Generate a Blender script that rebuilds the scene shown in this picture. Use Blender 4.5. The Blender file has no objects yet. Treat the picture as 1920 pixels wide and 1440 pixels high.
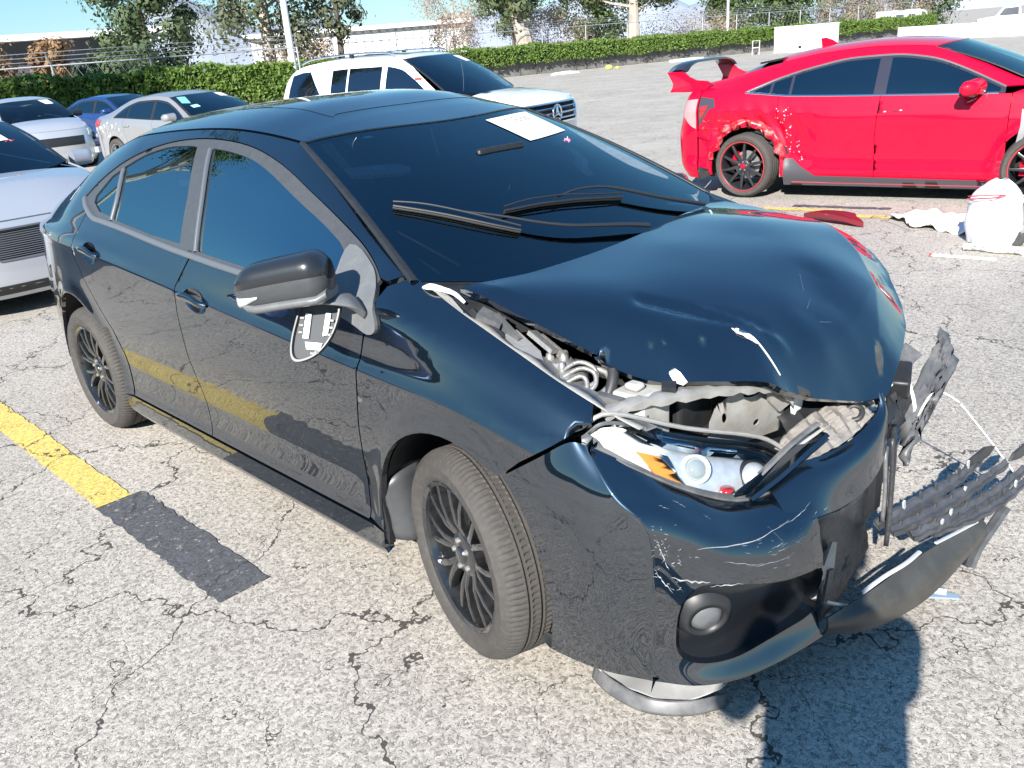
import bpy, bmesh, math, random
import numpy as np
from mathutils import Vector, Matrix, noise
from mathutils.geometry import delaunay_2d_cdt

# ---------------------------------------------------------------- camera, sky, sun, exposure
scene = bpy.context.scene
COL = scene.collection
R = math.radians

cam_data = bpy.data.cameras.new('camera')
cam = bpy.data.objects.new('camera', cam_data)
COL.objects.link(cam)
scene.camera = cam
cam_data.sensor_width = 36.0
cam_data.lens = 36.0 * 1610.6 / 1920.0
cam_data.clip_start = 0.05
cam_data.clip_end = 6000.0
_yaw, _pitch, _roll = 2.37836929, -0.37640999, -0.07924598
_f = Vector((math.cos(_yaw) * math.cos(_pitch), math.sin(_yaw) * math.cos(_pitch), math.sin(_pitch)))
_s = _f.cross(Vector((0, 0, 1))).normalized()
_u = _s.cross(_f)
_s2 = math.cos(_roll) * _s + math.sin(_roll) * _u
_u2 = -math.sin(_roll) * _s + math.cos(_roll) * _u
cam.matrix_world = Matrix(((_s2.x, _u2.x, -_f.x, 1.6291), (_s2.y, _u2.y, -_f.y, -2.1700),
                           (_s2.z, _u2.z, -_f.z, 1.6594), (0, 0, 0, 1)))

SUN_EL = R(31.0)
SUN_TO = Vector((0.42, -0.907, 0)).normalized()          # horizontal direction towards the sun
world = bpy.data.worlds.new('World')
scene.world = world
world.use_nodes = True
_nt = world.node_tree
_sky = _nt.nodes.new('ShaderNodeTexSky')
_sky.sky_type = 'NISHITA'
_sky.sun_disc = False
_sky.sun_elevation = SUN_EL
_sky.sun_rotation = math.atan2(SUN_TO.x, SUN_TO.y)
_sky.air_density = 1.0
_sky.dust_density = 0.0
_sky.ozone_density = 3.0
_bg = _nt.nodes['Background']
_bg.inputs['Strength'].default_value = 0.075
# film response of the phone to the clear winter sky, the same for every direction
_sp = _nt.nodes.new('ShaderNodeSeparateColor')
_cb = _nt.nodes.new('ShaderNodeCombineColor')
_nt.links.new(_sky.outputs['Color'], _sp.inputs['Color'])
for _ch, _p, _k in (('Red', .80, .778), ('Green', .65, 1.47), ('Blue', .45, 2.55)):
    _pw = _nt.nodes.new('ShaderNodeMath')
    _pw.operation = 'POWER'
    _pw.inputs[1].default_value = _p
    _ml = _nt.nodes.new('ShaderNodeMath')
    _ml.operation = 'MULTIPLY'
    _ml.inputs[1].default_value = _k
    _nt.links.new(_sp.outputs[_ch], _pw.inputs[0])
    _nt.links.new(_pw.outputs['Value'], _ml.inputs[0])
    _nt.links.new(_ml.outputs['Value'], _cb.inputs[_ch])
_nt.links.new(_cb.outputs['Color'], _bg.inputs['Color'])

_sl = bpy.data.lights.new('sun', 'SUN')
_sl.energy = 5.0
_sl.angle = R(0.53)
_sl.color = (1.0, 0.955, 0.89)
sun = bpy.data.objects.new('sun', _sl)
COL.objects.link(sun)
_dir = -(SUN_TO * math.cos(SUN_EL) + Vector((0, 0, math.sin(SUN_EL))))
sun.rotation_euler = _dir.to_track_quat('-Z', 'Y').to_euler()

scene.view_settings.view_transform = 'Standard'
scene.view_settings.look = 'None'
scene.view_settings.gamma = 1.0
scene.view_settings.exposure = 1.12
scene.view_settings.use_curve_mapping = False
scene.render.engine = 'CYCLES'
scene.cycles.max_bounces = 8
scene.cycles.transparent_max_bounces = 12
scene.cycles.caustics_reflective = False
scene.cycles.caustics_refractive = False

# ---------------------------------------------------------------- helpers
rng = random.Random(7)


def empty(name, loc=(0, 0, 0), rz=0.0, label=None, cat=None, group=None):
    o = bpy.data.objects.new(name, None)
    COL.objects.link(o)
    o.location = loc
    o.rotation_euler = (0, 0, rz)
    if label:
        o['label'] = label
    if cat:
        o['category'] = cat
    if group:
        o['group'] = group
    return o


def tag(o, label=None, cat=None, group=None, kind=None):
    if label:
        o['label'] = label
    if cat:
        o['category'] = cat
    if group:
        o['group'] = group
    if kind:
        o['kind'] = kind
    return o


def mobj(name, verts, faces, mat=None, parent=None, smooth=True, loopn=None, auto=None):
    me = bpy.data.meshes.new(name)
    me.from_pydata([tuple(map(float, v)) for v in verts], [], [tuple(map(int, f)) for f in faces])
    if smooth:
        me.polygons.foreach_set('use_smooth', [True] * len(me.polygons))
    if loopn is not None:
        me.normals_split_custom_set([tuple(map(float, n)) for n in loopn])
    if mat is not None:
        for m in (mat if isinstance(mat, (list, tuple)) else [mat]):
            me.materials.append(m)
    if auto is not None:
        try:
            me.set_sharp_from_angle(angle=R(auto))
        except Exception:
            pass
    o = bpy.data.objects.new(name, me)
    COL.objects.link(o)
    if parent is not None:
        o.parent = parent
    return o


class MB:
    """collects simple shapes that belong to ONE part"""

    def __init__(self):
        self.v, self.f = [], []

    def add(self, v, f):
        n = len(self.v)
        self.v += [tuple(p) for p in v]
        self.f += [tuple(i + n for i in q) for q in f]
        return self

    def box(self, lo, hi, rot=None, at=(0, 0, 0), taper=1.0):
        x0, y0, z0 = lo
        x1, y1, z1 = hi
        cx, cy = (x0 + x1) / 2, (y0 + y1) / 2
        T = lambda x, y: (cx + (x - cx) * taper, cy + (y - cy) * taper)
        v = [(x0, y0, z0), (x1, y0, z0), (x1, y1, z0), (x0, y1, z0)]
        v += [(*T(x, y), z1) for x, y in ((x0, y0), (x1, y0), (x1, y1), (x0, y1))]
        if rot is not None:
            v = [rot @ Vector(p) for p in v]
        v = [(p[0] + at[0], p[1] + at[1], p[2] + at[2]) for p in v]
        return self.add(v, [(0, 3, 2, 1), (4, 5, 6, 7), (0, 1, 5, 4), (1, 2, 6, 5), (2, 3, 7, 6), (3, 0, 4, 7)])

    def tube(self, pts, r, n=8, cap=True, squash=1.0):
        pts = [Vector(p) for p in pts]
        m = len(pts)
        rr = r if isinstance(r, (list, tuple)) else [r] * m
        V, F = [], []
        up = None
        for i, p in enumerate(pts):
            t = (pts[min(i + 1, m - 1)] - pts[max(i - 1, 0)]).normalized()
            if up is None:
                up = Vector((0, 0, 1)) if abs(t.z) < .9 else Vector((1, 0, 0))
            a = t.cross(up)
            if a.length < 1e-6:
                a = t.orthogonal()
            a.normalize()
            b = a.cross(t).normalized()
            up = b
            for k in range(n):
                q = 2 * math.pi * k / n
                V.append(p + a * math.cos(q) * rr[i] + b * math.sin(q) * rr[i] * squash)
        for i in range(m - 1):
            for k in range(n):
                k2 = (k + 1) % n
                F.append((i * n + k, i * n + k2, (i + 1) * n + k2, (i + 1) * n + k))
        if cap:
            F.append(tuple(range(n))[::-1])
            F.append(tuple((m - 1) * n + k for k in range(n)))
        return self.add(V, F)

    def lathe(self, prof, n=32, axis='y', at=(0, 0, 0), closed=False, a0=0.0, a1=2 * math.pi):
        """prof: (radius, offset along the axis)"""
        V, F = [], []
        full = abs(a1 - a0 - 2 * math.pi) < 1e-6
        cnt = n if full else n + 1
        for k in range(cnt):
            q = a0 + (a1 - a0) * k / n
            c, s = math.cos(q), math.sin(q)
            for r_, h in prof:
                p = {'y': (r_ * c, h, r_ * s), 'z': (r_ * c, r_ * s, h), 'x': (h, r_ * c, r_ * s)}[axis]
                V.append((p[0] + at[0], p[1] + at[1], p[2] + at[2]))
        m = len(prof)
        for k in range(n):
            k2 = (k + 1) % cnt
            for i in range(m - 1 + (1 if closed else 0)):
                i2 = (i + 1) % m
                F.append((k * m + i, k * m + i2, k2 * m + i2, k2 * m + i))
        return self.add(V, F)

    def prism(self, poly, h0, h1, frame=None):
        """poly in 2d, extruded h0..h1 along the third axis; frame(a,b,h)->point"""
        fr = frame or (lambda a, b, h: (a, b, h))
        n = len(poly)
        V = [fr(a, b, h0) for a, b in poly] + [fr(a, b, h1) for a, b in poly]
        F = [tuple(range(n))[::-1], tuple(range(n, 2 * n))]
        F += [(i, (i + 1) % n, n + (i + 1) % n, n + i) for i in range(n)]
        return self.add(V, F)

    def build(self, name, mat, parent=None, smooth=False, auto=35):
        return mobj(name, self.v, self.f, mat, parent, smooth=True, auto=auto if not smooth else None)


def bevel(o, w=.004, seg=2):
    md = o.modifiers.new('bevel', 'BEVEL')
    md.width = w
    md.segments = seg
    md.limit_method = 'ANGLE'
    md.angle_limit = R(40)
    return o


# ---- monotone cubic interpolation
def _slopes(x, y):
    h = np.diff(x)
    d = np.diff(y, axis=-1) / h
    m = np.zeros_like(y)
    if y.shape[-1] == 2:
        m[..., 0] = m[..., 1] = d[..., 0]
        return m
    d0, d1 = d[..., :-1], d[..., 1:]
    h0, h1 = h[:-1], h[1:]
    w1, w2 = 2 * h1 + h0, h1 + 2 * h0
    with np.errstate(divide='ignore', invalid='ignore'):
        hm = (w1 + w2) / (w1 / d0 + w2 / d1)
    m[..., 1:-1] = np.where((d0 * d1) > 0, hm, 0)
    m[..., 0] = d[..., 0]
    m[..., -1] = d[..., -1]
    return m


class PC:
    def __init__(self, *pts):
        pts = sorted(pts)
        self.x = np.array([p[0] for p in pts], float)
        self.y = np.array([p[1] for p in pts], float)
        self.m = _slopes(self.x, self.y)

    def __call__(self, q):
        q = np.asarray(q, float)
        i = np.clip(np.searchsorted(self.x, q) - 1, 0, len(self.x) - 2)
        h = self.x[i + 1] - self.x[i]
        t = (q - self.x[i]) / h
        tc = np.clip(t, 0, 1)
        a, b, ma, mb = self.y[i], self.y[i + 1], self.m[i] * h, self.m[i + 1] * h
        v = (2 * tc**3 - 3 * tc**2 + 1) * a + (tc**3 - 2 * tc**2 + tc) * ma + (3 * tc**2 - 2 * tc**3) * b + (tc**3 - tc**2) * mb
        return v + np.where(t < 0, t * ma, 0) + np.where(t > 1, (t - 1) * mb, 0)


def rows_eval(Z, W, z):
    """Z,W: (N,K) sorted in K; z: (N,) -> interpolated w"""
    N, K = Z.shape
    h = np.maximum(np.diff(Z, axis=1), 1e-5)
    d = np.diff(W, axis=1) / h
    m = np.zeros_like(W)
    d0, d1, h0, h1 = d[:, :-1], d[:, 1:], h[:, :-1], h[:, 1:]
    w1, w2 = 2 * h1 + h0, h1 + 2 * h0
    with np.errstate(divide='ignore', invalid='ignore'):
        hm = (w1 + w2) / (w1 / d0 + w2 / d1)
    m[:, 1:-1] = np.where((d0 * d1) > 0, hm, 0)
    m[:, 0], m[:, -1] = d[:, 0], d[:, -1]
    i = np.clip((z[:, None] > Z).sum(1) - 1, 0, K - 2)
    ar = np.arange(N)
    hh = h[ar, i]
    t = (z - Z[ar, i]) / hh
    tc = np.clip(t, 0, 1)
    a, b, ma, mb = W[ar, i], W[ar, i + 1], m[ar, i] * hh, m[ar, i + 1] * hh
    v = (2 * tc**3 - 3 * tc**2 + 1) * a + (tc**3 - 2 * tc**2 + tc) * ma + (3 * tc**2 - 2 * tc**3) * b + (tc**3 - tc**2) * mb
    return v + np.where(t < 0, t * ma, 0) + np.where(t > 1, (t - 1) * mb, 0)


# ---- 2d polygon tools
def resample(poly, res, closed=True):
    out = []
    n = len(poly)
    for i in range(n if closed else n - 1):
        a, b = np.array(poly[i]), np.array(poly[(i + 1) % n])
        k = max(1, int(math.ceil(np.linalg.norm(b - a) / res)))
        for j in range(k):
            out.append(tuple(a + (b - a) * j / k))
    if not closed:
        out.append(tuple(poly[-1]))
    return out


def spl(pts, k=6, closed=False):
    """Catmull-Rom through points (any dimension)"""
    P = [np.array(p, float) for p in pts]
    n = len(P)
    out = []
    rngs = range(n) if closed else range(n - 1)
    for i in rngs:
        p0 = P[(i - 1) % n] if closed or i > 0 else 2 * P[0] - P[1]
        p1, p2 = P[i], P[(i + 1) % n]
        p3 = P[(i + 2) % n] if closed or i + 2 < n else 2 * P[-1] - P[-2]
        for j in range(k):
            t = j / k
            out.append(tuple(.5 * (2 * p1 + (p2 - p0) * t + (2 * p0 - 5 * p1 + 4 * p2 - p3) * t * t + (3 * p1 - p0 - 3 * p2 + p3) * t**3)))
    if not closed:
        out.append(tuple(P[-1]))
    return out


def arc(cx, cz, rx, rz, a0, a1, n=16):
    return [(cx + rx * math.cos(R(a0 + (a1 - a0) * i / n)), cz + rz * math.sin(R(a0 + (a1 - a0) * i / n))) for i in range(n + 1)]


def area2(p):
    return sum(p[i][0] * p[(i + 1) % len(p)][1] - p[(i + 1) % len(p)][0] * p[i][1] for i in range(len(p))) / 2


def inset(poly, g):
    """shrink a polygon by g (simple mitre)"""
    if g == 0:
        return poly
    n = len(poly)
    s = 1 if area2(poly) > 0 else -1
    out = []
    for i in range(n):
        p0, p1, p2 = np.array(poly[i - 1]), np.array(poly[i]), np.array(poly[(i + 1) % n])
        e0, e1 = p1 - p0, p2 - p1
        e0 = e0 / (np.linalg.norm(e0) + 1e-12)
        e1 = e1 / (np.linalg.norm(e1) + 1e-12)
        n0, n1 = np.array((-e0[1], e0[0])) * s, np.array((-e1[1], e1[0])) * s
        m = n0 + n1
        l2 = m @ m
        m = m * (2 / max(l2, .6))
        out.append(tuple(p1 + m * g))
    return out


def inside(P, poly):
    P = np.asarray(P)
    poly = np.asarray(poly)
    c = np.zeros(len(P), bool)
    x, y = P[:, 0], P[:, 1]
    j = len(poly) - 1
    for i in range(len(poly)):
        xi, yi = poly[i]
        xj, yj = poly[j]
        cond = ((yi > y) != (yj > y))
        with np.errstate(divide='ignore', invalid='ignore'):
            xx = (xj - xi) * (y - yi) / (yj - yi + 1e-15) + xi
        c ^= cond & (x < xx)
        j = i
    return c


def seg_dist(P, poly):
    P = np.asarray(P)
    d = np.full(len(P), 1e9)
    n = len(poly)
    for i in range(n):
        a, b = np.array(poly[i]), np.array(poly[(i + 1) % n])
        ab = b - a
        t = np.clip(((P - a) @ ab) / (ab @ ab + 1e-15), 0, 1)
        d = np.minimum(d, np.linalg.norm(P - (a + t[:, None] * ab), axis=1))
    return d


def panel(name, f, poly, mat, parent=None, holes=(), res=.025, lines=(), gap=.003, th=.012, flip=False, hres=None):
    """a sheet-metal panel: polygon (a,b) mapped by f -> surface, with turned-in edges"""
    outer = resample(inset(poly, gap), res)
    hl = [resample(h, hres or res) for h in holes]
    loops = [outer] + hl
    pts, edges, bnd = [], [], []
    for lp in loops:
        s = len(pts)
        pts += lp
        n = len(lp)
        edges += [(s + i, s + (i + 1) % n) for i in range(n)]
    nb = len(pts)
    a = np.array(outer)
    lo, hi = a.min(0), a.max(0)
    gx, gy = np.meshgrid(np.arange(lo[0] + res * .5, hi[0], res), np.arange(lo[1] + res * .5, hi[1], res * .87))
    gx = gx + (np.arange(gx.shape[0]) % 2)[:, None] * res * .5
    G = np.stack([gx.ravel(), gy.ravel()], 1)
    if len(G):
        ok = inside(G, outer)
        for h in hl:
            ok &= ~inside(G, h)
        G = G[ok]
    if len(G):
        ok = seg_dist(G, outer) > res * .45
        for h in hl:
            ok &= seg_dist(G, h) > res * .45
        for ln in lines:
            dd = np.full(len(G), 1e9)
            L = np.array(ln)
            for i in range(len(L) - 1):
                ab = L[i + 1] - L[i]
                t = np.clip(((G - L[i]) @ ab) / (ab @ ab + 1e-15), 0, 1)
                dd = np.minimum(dd, np.linalg.norm(G - (L[i] + t[:, None] * ab), axis=1))
            ok &= dd > res * .4
        G = G[ok]
    for ln in lines:
        q = np.array(resample(list(ln), res, closed=False))
        ok = inside(q, outer) & (seg_dist(q, outer) > res * .4)
        for h in hl:
            ok &= ~inside(q, h) & (seg_dist(q, h) > res * .4)
        s = len(pts)
        idx = np.cumsum(ok) - 1
        pts += [tuple(p) for p in q[ok]]
        for i in range(len(q) - 1):
            if ok[i] and ok[i + 1]:
                edges.append((s + idx[i], s + idx[i + 1]))
    pts += [tuple(p) for p in G]
    V2, E2, F2, ov, oe, of = delaunay_2d_cdt([Vector((float(p[0]), float(p[1]))) for p in pts], [(int(i), int(j)) for i, j in edges], [], 0, 1e-7)
    V2 = np.array([(v.x, v.y) for v in V2])
    cen = np.array([V2[list(t)].mean(0) for t in F2])
    ok = inside(cen, outer)
    for h in hl:
        ok &= ~inside(cen, h)
    F2 = [t for t, k in zip(F2, ok) if k]
    used = sorted({i for t in F2 for i in t})
    remap = {o_: n_ for n_, o_ in enumerate(used)}
    V2 = V2[used]
    F2 = [tuple(remap[i] for i in t) for t in F2]
    P = f(V2[:, 0], V2[:, 1])
    e = 1e-3
    du = f(V2[:, 0] + e, V2[:, 1]) - f(V2[:, 0] - e, V2[:, 1])
    dv = f(V2[:, 0], V2[:, 1] + e) - f(V2[:, 0], V2[:, 1] - e)
    N = np.cross(du, dv)
    N /= np.linalg.norm(N, axis=1)[:, None] + 1e-12
    if flip:
        N = -N
    # orient faces with N
    i0 = F2[0]
    faces = []
    for t in F2:
        a_, b_, c_ = P[t[0]], P[t[1]], P[t[2]]
        fn = np.cross(b_ - a_, c_ - a_)
        faces.append(t if fn @ N[t[0]] >= 0 else (t[0], t[2], t[1]))
    cnt = {}
    for t in faces:
        for i in range(3):
            ed = (t[i], t[(i + 1) % 3])
            cnt[ed] = 1
    bed = [ed for ed in cnt if (ed[1], ed[0]) not in cnt]
    V = [tuple(p) for p in P]
    ln = []
    for t in faces:
        for i in t:
            ln.append(N[i])
    if th > 0:
        bidx = sorted({i for ed in bed for i in ed})
        mp = {}
        for i in bidx:
            mp[i] = len(V)
            V.append(tuple(P[i] - N[i] * th))
        for i, j in bed:
            q = (j, i, mp[i], mp[j])
            faces.append(q)
            fn = np.cross(np.array(V[q[1]]) - np.array(V[q[0]]), np.array(V[q[2]]) - np.array(V[q[0]]))
            fn = fn / (np.linalg.norm(fn) + 1e-12)
            ln += [fn] * 4
    return mobj(name, V, faces, mat, parent, loopn=ln)


def grid_obj(name, G, mat, parent=None, th=0.0, auto=None, wrap=False):
    """G: (n,m,3) array of points -> one mesh, optional thickness"""
    G = np.asarray(G, float)
    n, m = G.shape[:2]
    V = [tuple(p) for p in G.reshape(-1, 3)]
    F = []
    for i in range(n - 1):
        for j in range(m - (0 if wrap else 1)):
            j2 = (j + 1) % m
            F.append((i * m + j, (i + 1) * m + j, (i + 1) * m + j2, i * m + j2))
    o = mobj(name, V, F, mat, parent, auto=auto)
    if th:
        md = o.modifiers.new('solid', 'SOLIDIFY')
        md.thickness = th
        md.offset = -1
    return o


def loft(C, ku=6, kv=6):
    """control grid (rows of 3d points) -> dense grid by Catmull-Rom both ways"""
    A = [spl(r_, kv) for r_ in C]
    A = np.array(A)
    B = np.array([spl(list(A[:, j]), ku) for j in range(A.shape[1])])
    return B.transpose(1, 0, 2)


def rbf_fit(pts, vals, eps=1e-6):
    P = np.array(pts, float)
    v = np.array(vals, float)
    n = len(P)
    d = np.linalg.norm(P[:, None] - P[None], axis=2)
    K = d**2 * np.log(d + 1e-9) + np.eye(n) * eps
    A = np.zeros((n + 3, n + 3))
    A[:n, :n] = K
    A[:n, n] = 1
    A[:n, n + 1:] = P
    A[n, :n] = 1
    A[n + 1:, :n] = P.T
    c = np.linalg.solve(A, np.concatenate([v, [0, 0, 0]]))

    def f(x, y):
        Q = np.stack([np.ravel(x), np.ravel(y)], 1)
        d = np.linalg.norm(Q[:, None] - P[None], axis=2)
        return (d**2 * np.log(d + 1e-9)) @ c[:n] + c[n] + Q @ c[n + 1:]
    return f


# ---------------------------------------------------------------- materials
MATS = {}


def mat(name, base=(.5, .5, .5), rough=.5, metal=0.0, coat=0.0, coat_rough=.03, spec=.5, ior=1.5, trans=0.0, emit=None, var=0.0, vscale=20.0, bump=0.0, bscale=80.0, rvar=0.0, coat_ior=1.5, dirt=None, dscale=6.0, damt=.4):
    if name in MATS:
        return MATS[name]
    m = bpy.data.materials.new(name)
    m.use_nodes = True
    nt = m.node_tree
    b = nt.nodes['Principled BSDF']
    b.inputs['Base Color'].default_value = (*base, 1)
    b.inputs['Roughness'].default_value = rough
    b.inputs['Metallic'].default_value = metal
    b.inputs['Specular IOR Level'].default_value = spec
    b.inputs['IOR'].default_value = ior
    b.inputs['Coat Weight'].default_value = coat
    b.inputs['Coat Roughness'].default_value = coat_rough
    b.inputs['Coat IOR'].default_value = coat_ior
    b.inputs['Transmission Weight'].default_value = trans
    if emit:
        b.inputs['Emission Color'].default_value = (*emit[:3], 1)
        b.inputs['Emission Strength'].default_value = emit[3]
    tc = None

    def tco():
        nonlocal tc
        if tc is None:
            tc = nt.nodes.new('ShaderNodeTexCoord')
        return tc.outputs['Object']
    colsock = None
    if var > 0:
        n = nt.nodes.new('ShaderNodeTexNoise')
        n.inputs['Scale'].default_value = vscale
        n.inputs['Detail'].default_value = 5
        nt.links.new(tco(), n.inputs['Vector'])
        r = nt.nodes.new('ShaderNodeMapRange')
        r.inputs['From Min'].default_value = .3
        r.inputs['From Max'].default_value = .7
        r.inputs['To Min'].default_value = 1 - var
        r.inputs['To Max'].default_value = 1 + var
        nt.links.new(n.outputs['Fac'], r.inputs['Value'])
        mx = nt.nodes.new('ShaderNodeVectorMath')
        mx.operation = 'SCALE'
        mx.inputs[0].default_value = base
        nt.links.new(r.outputs['Result'], mx.inputs['Scale'])
        colsock = mx.outputs['Vector']
    if dirt is not None:
        n = nt.nodes.new('ShaderNodeTexNoise')
        n.inputs['Scale'].default_value = dscale
        n.inputs['Detail'].default_value = 8
        n.inputs['Roughness'].default_value = .65
        nt.links.new(tco(), n.inputs['Vector'])
        r = nt.nodes.new('ShaderNodeMapRange')
        r.inputs['From Min'].default_value = .45
        r.inputs['From Max'].default_value = .75
        r.inputs['To Min'].default_value = 0
        r.inputs['To Max'].default_value = damt
        nt.links.new(n.outputs['Fac'], r.inputs['Value'])
        mx = nt.nodes.new('ShaderNodeMix')
        mx.data_type = 'RGBA'
        nt.links.new(r.outputs['Result'], mx.inputs[0])
        if colsock:
            nt.links.new(colsock, mx.inputs[6])
        else:
            mx.inputs[6].default_value = (*base, 1)
        mx.inputs[7].default_value = (*dirt, 1)
        colsock = mx.outputs[2]
    if colsock:
        nt.links.new(colsock, b.inputs['Base Color'])
    if rvar > 0:
        n = nt.nodes.new('ShaderNodeTexNoise')
        n.inputs['Scale'].default_value = 9
        n.inputs['Detail'].default_value = 6
        nt.links.new(tco(), n.inputs['Vector'])
        r = nt.nodes.new('ShaderNodeMapRange')
        r.inputs['From Min'].default_value = .35
        r.inputs['From Max'].default_value = .7
        r.inputs['To Min'].default_value = max(0, rough - rvar)
        r.inputs['To Max'].default_value = rough + rvar
        nt.links.new(n.outputs['Fac'], r.inputs['Value'])
        nt.links.new(r.outputs['Result'], b.inputs['Roughness'])
    if bump > 0:
        n = nt.nodes.new('ShaderNodeTexNoise')
        n.inputs['Scale'].default_value = bscale
        n.inputs['Detail'].default_value = 4
        nt.links.new(tco(), n.inputs['Vector'])
        bp = nt.nodes.new('ShaderNodeBump')
        bp.inputs['Strength'].default_value = bump
        bp.inputs['Distance'].default_value = .01
        nt.links.new(n.outputs['Fac'], bp.inputs['Height'])
        nt.links.new(bp.outputs['Normal'], b.inputs['Normal'])
    MATS[name] = m
    return m


def glass(name, tint=(.1, .12, .13), f0=1.5, refl=(1, 1, 1), rough=.0):
    """window glass: tinted see-through sheet with a fresnel mirror"""
    if name in MATS:
        return MATS[name]
    m = bpy.data.materials.new(name)
    m.use_nodes = True
    nt = m.node_tree
    nt.nodes.remove(nt.nodes['Principled BSDF'])
    out = nt.nodes['Material Output']
    tr = nt.nodes.new('ShaderNodeBsdfTransparent')
    tr.inputs['Color'].default_value = (*tint, 1)
    gl = nt.nodes.new('ShaderNodeBsdfGlossy')
    gl.inputs['Color'].default_value = (*refl, 1)
    gl.inputs['Roughness'].default_value = rough
    fr = nt.nodes.new('ShaderNodeFresnel')
    fr.inputs['IOR'].default_value = f0
    mx = nt.nodes.new('ShaderNodeMixShader')
    nt.links.new(fr.outputs['Fac'], mx.inputs['Fac'])
    nt.links.new(tr.outputs['BSDF'], mx.inputs[1])
    nt.links.new(gl.outputs['BSDF'], mx.inputs[2])
    nt.links.new(mx.outputs['Shader'], out.inputs['Surface'])
    MATS[name] = m
    return m


M_TYRE = mat('tyre_rubber', (.060, .056, .053), .75, spec=.3, dirt=(.13, .115, .10), dscale=50, damt=.35)
M_BLACK = mat('black_plastic', (.018, .019, .021), .45, var=.2, vscale=30)
M_DARK = mat('dark_cavity', (.008, .008, .009), .8)
M_SATIN = mat('satin_black_trim', (.055, .058, .062), .38, var=.08, vscale=40)
M_TRIMG = mat('grey_satin_trim', (.22, .225, .235), .32, metal=.6)
M_CHROME = mat('chrome', (.75, .76, .78), .1, metal=1.0)
M_STEEL = mat('steel_grey', (.42, .42, .41), .45, metal=.7, dirt=(.25, .22, .18), dscale=18, damt=.5)
M_PAPER = mat('white_paper', (.82, .82, .80), .7, var=.03, vscale=8)
M_RED_LENS = mat('red_lens', (.42, .015, .02), .15, coat=1, coat_ior=1.6)
M_CLEAR_LENS = mat('clear_lens', (.75, .76, .76), .12, coat=1)
M_AMBER = mat('amber_lens', (.75, .27, .03), .2, coat=1)
M_INT = mat('interior_cloth', (.035, .035, .038), .85, var=.25, vscale=60)
M_INTG = mat('interior_grey', (.30, .30, .28), .8)

# ---------------------------------------------------------------- ground
def N(nt, typ, **kw):
    n = nt.nodes.new(typ)
    if typ == 'ShaderNodeTexNoise':
        n.noise_dimensions = '2D'
    if typ == 'ShaderNodeTexVoronoi':
        n.voronoi_dimensions = '2D'
    for k, v in kw.items():
        if k in ('operation', 'data_type', 'feature', 'distance', 'noise_dimensions', 'voronoi_dimensions', 'blend_type', 'interpolation_type', 'clamp'):
            setattr(n, k, v)
        else:
            n.inputs[k].default_value = v
    return n


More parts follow.
